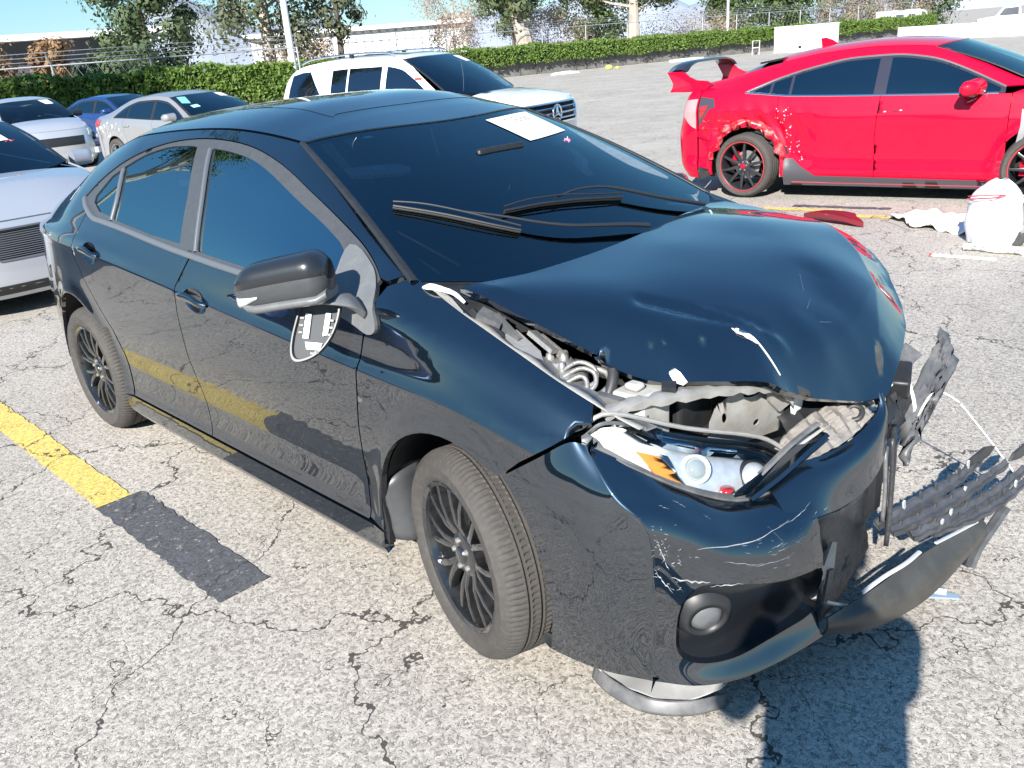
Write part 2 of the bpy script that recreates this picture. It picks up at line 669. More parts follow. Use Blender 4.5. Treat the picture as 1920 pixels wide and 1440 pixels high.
def asphalt(name, light=(.455, .418, .368), dark=(.13, .117, .103), tintamt=1.0, paint=None, cracks=True):
    m = bpy.data.materials.new(name)
    m.use_nodes = True
    nt = m.node_tree
    L = nt.links.new
    b = nt.nodes['Principled BSDF']
    b.inputs['Roughness'].default_value = .88
    b.inputs['Specular IOR Level'].default_value = .25
    tc = N(nt, 'ShaderNodeTexCoord')
    co = tc.outputs['Object']
    # slight warp so the stones are not perfect cells
    wn = N(nt, 'ShaderNodeTexNoise', Scale=38.0, Detail=3.0)
    L(co, wn.inputs['Vector'])
    wa = N(nt, 'ShaderNodeVectorMath', operation='SCALE')
    wa.inputs['Scale'].default_value = .028
    L(wn.outputs['Color'], wa.inputs[0])
    wv = N(nt, 'ShaderNodeVectorMath', operation='ADD')
    L(co, wv.inputs[0])
    L(wa.outputs['Vector'], wv.inputs[1])
    v1 = N(nt, 'ShaderNodeTexVoronoi', Scale=125.0)
    L(wv.outputs['Vector'], v1.inputs['Vector'])
    ve = N(nt, 'ShaderNodeTexVoronoi', feature='DISTANCE_TO_EDGE', Scale=125.0)
    L(wv.outputs['Vector'], ve.inputs['Vector'])
    # stone colour
    rc = N(nt, 'ShaderNodeValToRGB')
    e = rc.color_ramp.elements
    e[0].position, e[0].color = 0.0, (*[c * .62 for c in light], 1)
    e[1].position, e[1].color = 1.0, (*[min(1, c * 1.22) for c in light], 1)
    for p, k in ((.07, (dark[0] * 2.0, dark[1] * 2.0, dark[2] * 2.0)), (.2, tuple(c * .8 for c in light)), (.55, light), (.8, tuple(c * 1.1 for c in light))):
        el = e.new(p)
        el.color = (*k, 1)
    sx = N(nt, 'ShaderNodeSeparateColor')
    L(v1.outputs['Color'], sx.inputs['Color'])
    L(sx.outputs['Red'], rc.inputs['Fac'])
    # gaps between stones, only where a coarser noise allows
    gp = N(nt, 'ShaderNodeTexNoise', Scale=55.0, Detail=4.0, Roughness=.7)
    L(co, gp.inputs['Vector'])
    gth = N(nt, 'ShaderNodeMapRange')
    gth.inputs['From Min'].default_value = .50
    gth.inputs['From Max'].default_value = .70
    gth.inputs['To Min'].default_value = .0
    gth.inputs['To Max'].default_value = .17
    L(gp.outputs['Fac'], gth.inputs['Value'])
    gm = N(nt, 'ShaderNodeMath', operation='LESS_THAN')
    L(ve.outputs['Distance'], gm.inputs[0])
    L(gth.outputs['Result'], gm.inputs[1])
    # small pits
    pt = N(nt, 'ShaderNodeTexNoise', Scale=160.0, Detail=3.0, Roughness=.6)
    L(co, pt.inputs['Vector'])
    pm = N(nt, 'ShaderNodeMapRange')
    pm.inputs['From Min'].default_value = .63
    pm.inputs['From Max'].default_value = .68
    L(pt.outputs['Fac'], pm.inputs['Value'])
    gx = N(nt, 'ShaderNodeMath', operation='MAXIMUM')
    L(gm.outputs['Value'], gx.inputs[0])
    pm2 = N(nt, 'ShaderNodeMath', operation='MULTIPLY')
    pm2.inputs[1].default_value = .8
    L(pm.outputs['Result'], pm2.inputs[0])
    L(pm2.outputs['Value'], gx.inputs[1])
    c1 = N(nt, 'ShaderNodeMix', data_type='RGBA')
    L(gx.outputs['Value'], c1.inputs[0])
    L(rc.outputs['Color'], c1.inputs[6])
    c1.inputs[7].default_value = (*dark, 1)
    # broad patches and stains
    bn = N(nt, 'ShaderNodeTexNoise', Scale=.55, Detail=7.0, Roughness=.62)
    L(co, bn.inputs['Vector'])
    bm = N(nt, 'ShaderNodeMapRange')
    bm.inputs['From Min'].default_value = .3
    bm.inputs['From Max'].default_value = .72
    bm.inputs['To Min'].default_value = .84
    bm.inputs['To Max'].default_value = 1.1
    L(bn.outputs['Fac'], bm.inputs['Value'])
    c2 = N(nt, 'ShaderNodeVectorMath', operation='SCALE')
    L(c1.outputs[2], c2.inputs[0])
    L(bm.outputs['Result'], c2.inputs['Scale'])
    col = c2.outputs['Vector']
    hsum = N(nt, 'ShaderNodeMath', operation='MULTIPLY')
    L(gx.outputs['Value'], hsum.inputs[0])
    hsum.inputs[1].default_value = -1.0
    height = hsum.outputs['Value']
    if paint is not None:
        # worn road paint: gone in the gaps and in rubbed spots
        wn2 = N(nt, 'ShaderNodeTexNoise', Scale=26.0, Detail=6.0, Roughness=.7)
        L(co, wn2.inputs['Vector'])
        wr = N(nt, 'ShaderNodeMapRange')
        wr.inputs['From Min'].default_value = .60
        wr.inputs['From Max'].default_value = .72
        L(wn2.outputs['Fac'], wr.inputs['Value'])
        g2 = N(nt, 'ShaderNodeMath', operation='MULTIPLY')
        L(gx.outputs['Value'], g2.inputs[0])
        g2.inputs[1].default_value = .55
        mxp = N(nt, 'ShaderNodeMath', operation='MAXIMUM')
        L(wr.outputs['Result'], mxp.inputs[0])
        L(g2.outputs['Value'], mxp.inputs[1])
        pv = N(nt, 'ShaderNodeMix', data_type='RGBA')
        L(sx.outputs['Green'], pv.inputs[0])
        pv.inputs[6].default_value = (*[c * .68 for c in paint], 1)
        pv.inputs[7].default_value = (*[c * 1.3 for c in paint], 1)
        cp = N(nt, 'ShaderNodeMix', data_type='RGBA')
        L(mxp.outputs['Value'], cp.inputs[0])
        L(pv.outputs[2], cp.inputs[6])
        L(col, cp.inputs[7])
        col = cp.outputs[2]
    if cracks:
        cw = N(nt, 'ShaderNodeTexNoise', Scale=2.6, Detail=5.0, Roughness=.60)
        L(co, cw.inputs['Vector'])
        cs = N(nt, 'ShaderNodeVectorMath', operation='SCALE')
        cs.inputs['Scale'].default_value = .55
        L(cw.outputs['Color'], cs.inputs[0])
        cv = N(nt, 'ShaderNodeVectorMath', operation='ADD')
        L(co, cv.inputs[0])
        L(cs.outputs['Vector'], cv.inputs[1])
        prev = None
        for scl, wid, mlo in ((1.05, .0060, .24), (2.3, .0058, .44)):
            vc = N(nt, 'ShaderNodeTexVoronoi', feature='DISTANCE_TO_EDGE', Scale=scl)
            L(cv.outputs['Vector'], vc.inputs['Vector'])
            mk = N(nt, 'ShaderNodeTexNoise', Scale=1.3 * scl, Detail=5.0, Roughness=.75)
            L(co, mk.inputs['Vector'])
            mr = N(nt, 'ShaderNodeMapRange')
            mr.inputs['From Min'].default_value = mlo - .1
            mr.inputs['From Max'].default_value = mlo + .18
            mr.inputs['To Min'].default_value = 0
            mr.inputs['To Max'].default_value = wid
            L(mk.outputs['Fac'], mr.inputs['Value'])
            lt = N(nt, 'ShaderNodeMath', operation='LESS_THAN')
            L(vc.outputs['Distance'], lt.inputs[0])
            L(mr.outputs['Result'], lt.inputs[1])
            if prev is None:
                prev = lt.outputs['Value']
            else:
                mm = N(nt, 'ShaderNodeMath', operation='MAXIMUM')
                L(prev, mm.inputs[0])
                L(lt.outputs['Value'], mm.inputs[1])
                prev = mm.outputs['Value']
        cc = N(nt, 'ShaderNodeMix', data_type='RGBA')
        cf = N(nt, 'ShaderNodeMath', operation='MULTIPLY')
        cf.inputs[1].default_value = .92
        L(prev, cf.inputs[0])
        L(cf.outputs['Value'], cc.inputs[0])
        L(col, cc.inputs[6])
        cc.inputs[7].default_value = (.05, .046, .042, 1)
        col = cc.outputs[2]
        hs = N(nt, 'ShaderNodeMath', operation='MULTIPLY')
        L(prev, hs.inputs[0])
        hs.inputs[1].default_value = -2.5
        ha = N(nt, 'ShaderNodeMath', operation='ADD')
        L(height, ha.inputs[0])
        L(hs.outputs['Value'], ha.inputs[1])
        height = ha.outputs['Value']
    L(col, b.inputs['Base Color'])
    bp = N(nt, 'ShaderNodeBump')
    bp.inputs['Strength'].default_value = .22
    bp.inputs['Distance'].default_value = .003
    hb = N(nt, 'ShaderNodeMath', operation='MULTIPLY_ADD')
    L(ve.outputs['Distance'], hb.inputs[0])
    hb.inputs[1].default_value = 2.0
    L(height, hb.inputs[2])
    L(hb.outputs['Value'], bp.inputs['Height'])
    L(bp.outputs['Normal'], b.inputs['Normal'])
    return m


M_ASPH = asphalt('worn_asphalt')
M_YELLOW = asphalt('yellow_road_paint', paint=(.66, .50, .14))
M_TARP = asphalt('black_covering_paint', paint=(.085, .088, .098))

# one sheet out to the horizon, finer near the cars; the lot falls away gently towards the hedge
def gz(x, y):
    u = (y - x) / 1.4142
    return -.014 * min(max(u - 2.5, 0.0), 21.5)


_xs = [-900, -300, -120, -80, -60, -50] + [-44 + 2 * i for i in range(18)] + [-7, -6, -5, -4, -3, -2, -1, 0, 1, 2, 3, 4, 6, 8, 10, 12, 14, 17, 20, 24, 28, 34, 40, 50, 60, 80, 120, 300, 900]
_gv = [(x, y, gz(x, y)) for x in _xs for y in _xs]
_n = len(_xs)
_gf = [(i * _n + j, (i + 1) * _n + j, (i + 1) * _n + j + 1, i * _n + j + 1) for i in range(_n - 1) for j in range(_n - 1)]
ground = tag(mobj('ground', _gv, _gf, M_ASPH), kind='structure')


def stripe(name, pts, m, z=.004, label=None):
    n = len(pts)
    o = mobj(name, [(x, y, z + gz(x, y)) for x, y in pts], [(i, i + 1, n - 2 - i, n - 1 - i) for i in range(n // 2 - 1)], m)
    return tag(o, kind='structure')


def ragged(x0, x1, y0, y1, amp=.006, step=.03, seed=1, skew=0.0):
    r_ = random.Random(seed)
    a, b = [], []
    k = max(2, int((x1 - x0) / step))
    for i in range(k + 1):
        x = x0 + (x1 - x0) * i / k
        a.append((x + r_.uniform(-amp, amp), y0 + skew * (x - x0) + r_.uniform(-amp, amp)))
        b.append((x + r_.uniform(-amp, amp), y1 + skew * (x - x0) + r_.uniform(-amp, amp)))
    return a + b[::-1]


stripe('yellow_line', ragged(-7.0, -1.87, -1.262, -1.122, seed=3, skew=.004), M_YELLOW)
stripe('black_line_cover', ragged(-1.868, -.84, -1.25, -1.055, amp=.008, seed=4, skew=.008), M_TARP)
# stall lines further off, in front of the red car
for _i, (xa, xb, ya, yb) in enumerate([(-2.75, -1.95, 5.55, 5.68), (-1.75, -1.35, 5.5, 5.63), (-.65, -.1, 5.62, 5.75)]):
    stripe('yellow_line', ragged(xa, xb, ya, yb, amp=.02, seed=20 + _i, skew=.15), M_YELLOW)
for _i, (xa, xb, ya, yb) in enumerate([(-2.5, -1.6, 5.80, 5.90)]):
    stripe('black_line_cover', ragged(xa, xb, ya, yb, amp=.02, seed=30 + _i, skew=.15), M_TARP)

# ---------------------------------------------------------------- hedge walls, fence, buildings, trees, far vehicles
GZF = -.301


def leafmat(name, c0, c1, scale=3.0, rough=.6):
    m = bpy.data.materials.new(name)
    m.use_nodes = True
    nt = m.node_tree
    b = nt.nodes['Principled BSDF']
    b.inputs['Roughness'].default_value = rough
    b.inputs['Specular IOR Level'].default_value = .3
    tc = nt.nodes.new('ShaderNodeTexCoord')
    n1 = nt.nodes.new('ShaderNodeTexNoise')
    n1.inputs['Scale'].default_value = scale
    n1.inputs['Detail'].default_value = 6
    n1.inputs['Roughness'].default_value = .75
    nt.links.new(tc.outputs['Object'], n1.inputs['Vector'])
    r = nt.nodes.new('ShaderNodeMapRange')
    r.inputs['From Min'].default_value = .35
    r.inputs['From Max'].default_value = .65
    nt.links.new(n1.outputs['Fac'], r.inputs['Value'])
    mx = nt.nodes.new('ShaderNodeMix')
    mx.data_type = 'RGBA'
    mx.inputs[6].default_value = (*c0, 1)
    mx.inputs[7].default_value = (*c1, 1)
    nt.links.new(r.outputs['Result'], mx.inputs[0])
    nt.links.new(mx.outputs[2], b.inputs['Base Color'])
    tr = nt.nodes.new('ShaderNodeBsdfTranslucent')
    nt.links.new(mx.outputs[2], tr.inputs['Color'])
    ms = nt.nodes.new('ShaderNodeMixShader')
    ms.inputs['Fac'].default_value = .25
    nt.links.new(b.outputs['BSDF'], ms.inputs[1])
    nt.links.new(tr.outputs['BSDF'], ms.inputs[2])
    nt.links.new(ms.outputs['Shader'], nt.nodes['Material Output'].inputs['Surface'])
    return m


def leaves(name, C, size, m, parent=None, seed=0, flat=0.0, kind=None):
    """one mesh of small bent leaf quads at points C"""
    r_ = np.random.RandomState(seed)
    C = np.asarray(C, float)
    n = len(C)
    d = r_.normal(size=(n, 3))
    d[:, 2] += flat
    d /= np.linalg.norm(d, axis=1)[:, None] + 1e-9
    t = np.cross(d, r_.normal(size=(n, 3)))
    t /= np.linalg.norm(t, axis=1)[:, None] + 1e-9
    b = np.cross(d, t)
    s = size * r_.uniform(.6, 1.3, (n, 1))
    V = np.stack([C - t * s, C + b * s * .55 + d * s * .15, C + t * s, C - b * s * .55 + d * s * .15], 1).reshape(-1, 3)
    F = np.arange(4 * n).reshape(n, 4)
    me = bpy.data.meshes.new(name)
    me.vertices.add(4 * n)
    me.vertices.foreach_set('co', V.astype(np.float32).ravel())
    me.loops.add(4 * n)
    me.loops.foreach_set('vertex_index', F.ravel().astype(np.int32))
    me.polygons.add(n)
    me.polygons.foreach_set('loop_start', np.arange(0, 4 * n, 4, dtype=np.int32))
    me.update(calc_edges=True)
    me.materials.append(m)
    o = bpy.data.objects.new(name, me)
    COL.objects.link(o)
    if parent is not None:
        o.parent = parent
    if kind:
        o['kind'] = kind
    return o


M_HEDGE = leafmat('hedge_leaf', (.075, .145, .028), (.19, .28, .06), 4.0)
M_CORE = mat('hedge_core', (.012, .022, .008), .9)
M_WALLC = mat('grey_block_wall', (.15, .145, .14), .85, var=.2, vscale=2.0, dirt=(.07, .065, .06), dscale=1.2, damt=.7)


def hedge_wall(A, B, top_a, top_b, wall_h, depth, label, seed, dens=150, wl=None):
    A, B = np.array(A, float), np.array(B, float)
    L = np.linalg.norm(B - A)
    d = (B - A) / L
    nrm = np.array((d[1], -d[0]))
    if nrm @ (np.array((1.6, -2.2)) - A) < 0:
        nrm = -nrm
    root = empty('hedge', (A[0], A[1], GZF), math.atan2(d[1], d[0]), label, 'hedge')
    sg = 1 if nrm @ np.array((-d[1], d[0])) > 0 else -1           # local y sign of the near face
    r_ = np.random.RandomState(seed)
    n = int(L * dens)
    x = r_.uniform(0, L, n)
    ht = top_a + (top_b - top_a) * x / L - GZF
    wob = .10 * np.sin(x * 1.3 + seed) + .07 * np.sin(x * 3.7) + .06 * r_.normal(size=n)
    k = r_.rand(n)
    yy = np.where(k < .62, sg * (depth * .5 + .06 * np.sin(x * 2.1) + .08 * r_.rand(n)), sg * depth * r_.uniform(-.5, .5, n))
    lo_ = wall_h - .12 - .22 * np.abs(np.sin(x * .9 + 1.3 * seed)) * r_.rand(n)
    zz = np.where(k < .62, lo_ + (ht - lo_) * r_.rand(n)**.85, ht + wob * .7)
    leaves('foliage', np.stack([x, yy, zz + (k < .62) * 0], 1), .085, M_HEDGE, root, seed, .3)
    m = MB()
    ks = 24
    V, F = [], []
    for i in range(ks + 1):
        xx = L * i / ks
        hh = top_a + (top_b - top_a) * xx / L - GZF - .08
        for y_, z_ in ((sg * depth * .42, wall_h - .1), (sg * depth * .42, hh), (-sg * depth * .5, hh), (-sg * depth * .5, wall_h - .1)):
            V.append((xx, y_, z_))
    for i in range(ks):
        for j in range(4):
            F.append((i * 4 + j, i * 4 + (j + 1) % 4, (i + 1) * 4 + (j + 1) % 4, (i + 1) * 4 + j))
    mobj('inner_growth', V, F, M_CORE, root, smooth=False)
    return root, sg, L, d


def block_wall(A, B, h, label, th=.2, off=.0):
    A, B = np.array(A, float), np.array(B, float)
    L = np.linalg.norm(B - A)
    w = empty('block_wall', (A[0], A[1], GZF), math.atan2(*(B - A)[::-1]), label, 'wall')
    MB().box((0, -th / 2, -.2), (L, th / 2, h)).build('wall_face', M_WALLC, w)
    n = int(L / 3.2)
    for i in range(n + 1):
        if i == 0:
            p0 = MB().box((-.12, -th / 2 - .03, -.2), (.12, th / 2 + .03, h + .02)).build('pier', M_WALLC, w)
        else:
            p = p0.copy()
            COL.objects.link(p)
            p.parent = w
            p.location = (i * 3.2, 0, 0)
    return w


# left run and far right run
LA, LB = (-33.2, -2.0), (-25.57, 14.7)
RA, RB = (-43.3, 22.0), (-35.43, 52.5)
RC = (-28.5, 79.0)
block_wall(LA, LB, .95, 'grey block wall below the left hedge, nearer run', off=.1)
block_wall(RA, RC, .92, 'grey block wall below the long right-hand hedge')
hedge_wall(LA, LB, 1.80, 1.60, .98, 1.1, 'clipped green hedge on the left with a squared end', 1, 900)
hedge_wall(RA, RC, 1.52, 1.22, .90, 1.1, 'long clipped green hedge running off to the right', 2, 420)
# vine stems hanging on the right wall
_dr = np.array(RC) - np.array(RA)
_Lr = np.linalg.norm(_dr)
_dr = _dr / _Lr
vine = MB()
rv = random.Random(12)
for k in range(26):
    q = rv.uniform(8, 50)
    p = np.array(RA) + _dr * q + np.array((_dr[1], -_dr[0])) * .18
    vine.tube([(p[0], p[1], GZF), (p[0] + rv.uniform(-.1, .1), p[1] + rv.uniform(-.1, .1), GZF + .5), (p[0] + rv.uniform(-.3, .3), p[1] + rv.uniform(-.3, .3), GZF + 1.0)], .018, 5)
tag(vine.build('ground_cover_stems', mat('stem_brown', (.08, .06, .045), .8)), 'bare vine stems climbing the right-hand block wall', kind='stuff')
# pale dust strip along the foot of the wall
_nr = np.array((_dr[1], -_dr[0]))
_q = [tuple(np.array(RA) + _nr * .12), tuple(np.array(RC) + _nr * .12), tuple(np.array(RC) + _nr * 1.6), tuple(np.array(RA) + _nr * 1.3)]
tag(mobj('dirt_strip', [(x, y, GZF + .006) for x, y in _q], [(0, 1, 2, 3)], mat('pale_dirt', (.44, .40, .34), .95, var=.25, vscale=1.5)), kind='structure')


# chain-link fence with angled barbed-wire arms
M_GALV = mat('galvanised', (.42, .43, .44), .5, metal=.5)


def fence(pts, z0, h, label, step=3.0, arm=.42):
    root = empty('chain_fence', (*pts[0], GZF), 0, label, 'fence')
    P = [np.array(p, float) - np.array(pts[0], float) for p in pts]
    post0 = None
    tops = []
    for a, b in zip(P[:-1], P[1:]):
        L = np.linalg.norm(b - a)
        k = int(L / step)
        for i in range(k + 1):
            q = a + (b - a) * i / max(k, 1)
            tops.append((q[0], q[1]))
            if post0 is None:
                post0 = MB().tube([(0, 0, 0), (0, 0, h)], .035, 6).tube([(0, 0, h), (arm * .7, -arm * .5, h + arm)], .024, 5).build('post', M_GALV, root)
                post0.location = (q[0], q[1], 0)
            else:
                p = post0.copy()
                COL.objects.link(p)
                p.parent = root
                p.location = (q[0], q[1], 0)
    for zz, r_, nm in ((h - .02, .024, 'top_rail'),):
        MB().tube([(x, y, zz) for x, y in tops], r_, 5).build(nm, M_GALV, root)
    for j in range(3):
        t = (j + 1) / 3
        MB().tube([(x + arm * .7 * t, y - arm * .5 * t, h + arm * t) for x, y in tops], .008, 4).build('barbed_wire', M_GALV, root)
    wire = MB()
    for a, b in zip(tops[:-1], tops[1:]):
        L = math.hypot(b[0] - a[0], b[1] - a[1])
        k = int(L / .35)
        for i in range(k):
            t = i / k
            x, y = a[0] + (b[0] - a[0]) * t, a[1] + (b[1] - a[1]) * t
            dx, dy = (b[0] - a[0]) / L, (b[1] - a[1]) / L
            wire.tube([(x, y, z0), (x + dx * .9, y + dy * .9, h)], .0035, 3, cap=False)
            wire.tube([(x + dx * .9, y + dy * .9, z0), (x, y, h)], .0035, 3, cap=False)
    wire.build('wire_mesh', M_GALV, root)['kind'] = 'stuff'
    return root


fence([(-39.5, -2.0), (-31.3, 12.4), (-29.5, 17.5)], .8, 2.45, 'chain-link fence with leaning posts behind the left hedge', 3.2)
fence([(-47.5, 24.0), (-38.2, 54.5), (-31.0, 81.0)], .8, 2.75, 'long chain-link fence with barbed wire behind the right-hand hedge', 3.4, .4)


# buildings
M_BWALL = mat('white_metal_wall', (.74, .74, .73), .5, var=.06, vscale=.6)
M_FASC = mat('white_fascia', (.80, .80, .79), .5)
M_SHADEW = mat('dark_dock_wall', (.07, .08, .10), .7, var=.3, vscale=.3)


def building(name, A, B, h, depth, label, wallm, ribs=0, fascia=.45, over=1.2, docks=()):
    A, B = np.array(A, float), np.array(B, float)
    L = np.linalg.norm(B - A)
    b = empty(name, (A[0], A[1], GZF), math.atan2(*(B - A)[::-1]), label, 'building')
    MB().box((0, 0, -.3), (L, depth, h - fascia)).build('wall', wallm, b)
    MB().box((-over, -over, h - fascia), (L + over, depth + over, h)).build('roof', M_FASC, b)
    if ribs:
        r0 = None
        for i in range(ribs):
            if r0 is None:
                r0 = MB().box((-.08, -.07, 0), (.08, 0, h - fascia)).build('wall_rib', mat('rib_grey', (.42, .43, .45), .5), b)
                r0.location = (L * .5 / ribs, -.002, 0)
            else:
                r = r0.copy()
                COL.objects.link(r)
                r.parent = b
                r.location = (L * (i + .5) / ribs, -.002, 0)
    for (x0, x1, z1) in docks:
        MB().box((x0, -.06, 0), (x1, -.01, z1)).build('dock_door', M_SHADEW, b)
    return b


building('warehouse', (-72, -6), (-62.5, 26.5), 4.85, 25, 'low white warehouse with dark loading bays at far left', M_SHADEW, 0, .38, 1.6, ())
building('warehouse', (-64.5, 35.5), (-53.6, 48.6), 4.1, 25, 'white ribbed metal warehouse beyond the fence in the middle', M_BWALL, 26, .3, .5, ((6, 7.2, 2.0), (11, 12.2, 2.0)))

# trees
M_BARK = mat('pale_bark', (.42, .37, .31), .85, dirt=(.18, .13, .10), dscale=1.6, damt=.8, bump=.4, bscale=8)
M_BARKD = mat('dark_bark', (.09, .075, .06), .9, bump=.5, bscale=6)
LF = {'pine': leafmat('pine_needles', (.055, .095, .045), (.13, .17, .08), 1.2), 'dark': leafmat('dark_leaves', (.06, .08, .045), (.19, .205, .12), 1.5), 'euc': leafmat('eucalyptus_leaves', (.065, .10, .04), (.15, .18, .08), 1.2),
      'brown': leafmat('dry_leaves', (.20, .11, .055), (.36, .24, .13), 2.0), 'bare': leafmat('bare_twigs', (.30, .22, .17), (.45, .36, .28), 2.0), 'green': leafmat('green_leaves', (.045, .085, .025), (.12, .17, .05), 1.4)}


def tree(name, at, h, crown, label, leaf, n=2600, size=.16, trunk_r=.22, bark=None, lean=(0, 0), clumps=None, seed=1, base_z=None, twigs=True, fork=0, group=None):
    """trunk, limbs reaching to each clump, leaves spread in the clumps"""
    root = empty(name, (at[0], at[1], GZF if base_z is None else base_z), 0, label, 'tree', group)
    r_ = random.Random(seed)
    cr, c0, c1 = crown                         # radius, crown bottom and top heights
    lx, ly = lean
    tk = MB()
    top = (lx, ly, max(c0 * 1.05, h * .62))
    path = [(0, 0, -.2), (lx * .25 + r_.uniform(-.1, .1), ly * .25, top[2] * .35), (lx * .6, ly * .6 + r_.uniform(-.15, .15), top[2] * .7), top]
    sp = spl(path, 5)
    tk.tube(sp, [trunk_r * (1.15 - .6 * i / (len(sp) - 1)) for i in range(len(sp))], 9)
    C = []
    if clumps is None:
        clumps = []
        k = 26
        for i in range(k):
            t = (i + .5) / k
            z = c0 + (c1 - c0) * t
            rad = cr * math.sin(math.pi * min(.96, .12 + .80 * t))**.6 * r_.uniform(.35, 1.0)
            a = i * 2.4 + r_.uniform(-.5, .5)
            clumps.append((lx + rad * math.cos(a), ly + rad * math.sin(a), z, cr * r_.uniform(.26, .42)))
    g = np.random.RandomState(seed)
    n = int(n * 1.35)
    size = size * .82
    per = max(20, n // len(clumps))
    for x, y, z, q in clumps:
        s0 = sp[min(len(sp) - 1, int(len(sp) * min(.98, max(.35, z / max(top[2], .1) * .75))))]
        tk.tube([s0, ((s0[0] + x) / 2 + r_.uniform(-.2, .2), (s0[1] + y) / 2 + r_.uniform(-.2, .2), (s0[2] + z) / 2 - .1), (x, y, z)], [trunk_r * .30, trunk_r * .2, trunk_r * .08], 5, cap=False)
        p = g.normal(size=(per, 3)) * np.array((q * .55, q * .55, q * .42))
        C.append(p + np.array((x, y, z)))
    tk.build('trunk', bark or M_BARKD, root)
    leaves('crown', np.concatenate(C), size, LF[leaf], root, seed, .2)
    return root


tree('pine_tree', (-53.2, 22.1), 10, (3.0, 1.6, 9.5), 'dark green pine standing behind the fence on the left', 'pine', 8000, .19, .22, seed=3)
tree('broadleaf_tree', (-45.3, 25.6), 11, (4.3, 3.0, 12), 'large dark speckled tree left of the lamp post', 'dark', 7500, .18, .38, M_BARK, seed=5)
tree('broadleaf_tree', (-43.0, 28.9), 9, (1.7, 3.1, 11), 'narrow dark tree just right of the lamp post', 'dark', 2800, .18, .2, seed=6)
tree('broadleaf_tree', (-57, 50.5), 9, (4.2, 3.0, 10.5), 'thin pale tree in front of the ribbed warehouse', 'bare', 5200, .11, .14, M_BARK, seed=7)
tree('broadleaf_tree', (-52.5, 53.0), 8, (2.6, 2.6, 9.5), 'grey-green tree right of the ribbed warehouse', 'euc', 4500, .16, .16, seed=8)
tree('broadleaf_tree', (-50.5, 61.5), 8, (4.2, 1.6, 10), 'green bushy tree beside the leaning pale trunk', 'green', 9000, .19, .25, seed=9)
tree('eucalyptus_tree', (-42.2, 43.9), 9, (2.6, 4.0, 11), 'eucalyptus with thick peeling pale trunk behind the hedge', 'euc', 6000, .19, .62, M_BARK, seed=10, lean=(-.9, -.6))
tree('eucalyptus_tree', (-42.8, 56.6), 9, (3.0, 4.2, 11), 'eucalyptus with forked pale trunk and a long leaning limb', 'euc', 6000, .19, .5, M_BARK, seed=11, clumps=[(-3.4, -3.6, 5.6, 1.0), (-2.2, -2.6, 4.8, .7), (.6, .6, 5.2, 1.2), (.2, 1.6, 6.0, 1.3), (1.4, 2.0, 4.6, 1.0), (-.5, -.2, 6.2, 1.2), (1.2, 2.6, 5.6, 1.2), (-1.0, .8, 7, 1.2)])
tree('broadleaf_tree', (-47.5, 78.5), 8, (4.0, 1.6, 9), 'dense green tree behind the far pole', 'green', 8000, .20, .3, seed=12)
tree('broadleaf_tree', (-44.5, 84.5), 8, (3.2, 1.2, 9), 'dense green tree above the white box', 'green', 7000, .20, .3, seed=13)
tree('broadleaf_tree', (-47.0, 104), 8, (4.2, 1.0, 9), 'grey-green tree beyond the white truck', 'pine', 6500, .21, .3, seed=14)
tree('broadleaf_tree', (-40.5, 108), 8, (4.2, .8, 9), 'grey-green tree above the tow truck', 'pine', 6500, .21, .3, seed=15)
for k, (x, y, w_, z1, lf, lb) in enumerate([(-37.5, 3.6, 2.0, 3.6, 'brown', 'brown leafy bush at the far left edge behind the fence'), (-36.5, 8.2, 1.5, 3.4, 'brown', 'rust brown bush between two leaning fence posts'), (-36.0, 10.6, .9, 3.3, 'brown', 'small rust brown bush left of the pine'), (-36.6, 13.2, 1.7, 2.6, 'pine', 'low grey-green bush under the pine'),
                                            (-44, 27.0, 2.4, 3.0, 'bare', 'tangle of pale bare twigs before the ribbed warehouse'), (-45.5, 40.0, 2.2, 4.0, 'bare', 'pale bare shrub left of the peeling trunk'), (-45.0, 49.0, 3.0, 4.2, 'bare', 'pinkish bare shrubs right of the peeling trunk'), (-44, 66.5, 4.4, 2.9, 'bare', 'rosy bare thicket along the far fence'), (-40.5, 89, 3.8, 5.0, 'bare', 'tall pinkish bare tree beyond the turquoise cabin'), (-37.0, 93, 3.4, 4.6, 'bare', 'pinkish bare tree above the white truck')]):
    tree('shrub', (x, y), z1, (w_, .5, z1), lb, lf, 4200 if lf != 'bare' else 4200, .11 if lf != 'bare' else .085, .06, seed=40 + k)

# lamp posts
for (x, y, r_, h_, lb) in ((-30.6, 17.9, .15, 9.0, 'pale lamp post rising behind the white SUV'), (-37.4, 61.5, .11, 9.0, 'thin white pole at the hedge right of the eucalyptus')):
    p = empty('lamp_post', (x, y, GZF), 0, lb, 'lamp post')
    MB().tube([(0, 0, 0), (0, 0, h_)], [r_, r_ * .7], 12).build('shaft', mat('pole_paint', (.62, .64, .65), .5), p)
    MB().box((-.2, -.2, 0), (.2, .2, .25)).build('base', M_WALLC, p)
    MB().tube([(0, 0, h_), (.9, -.9, h_ + .2)], .05, 8).box((.7, -1.2, h_ + .1), (1.2, -.7, h_ + .25)).build('lamp_head', M_GALV, p)

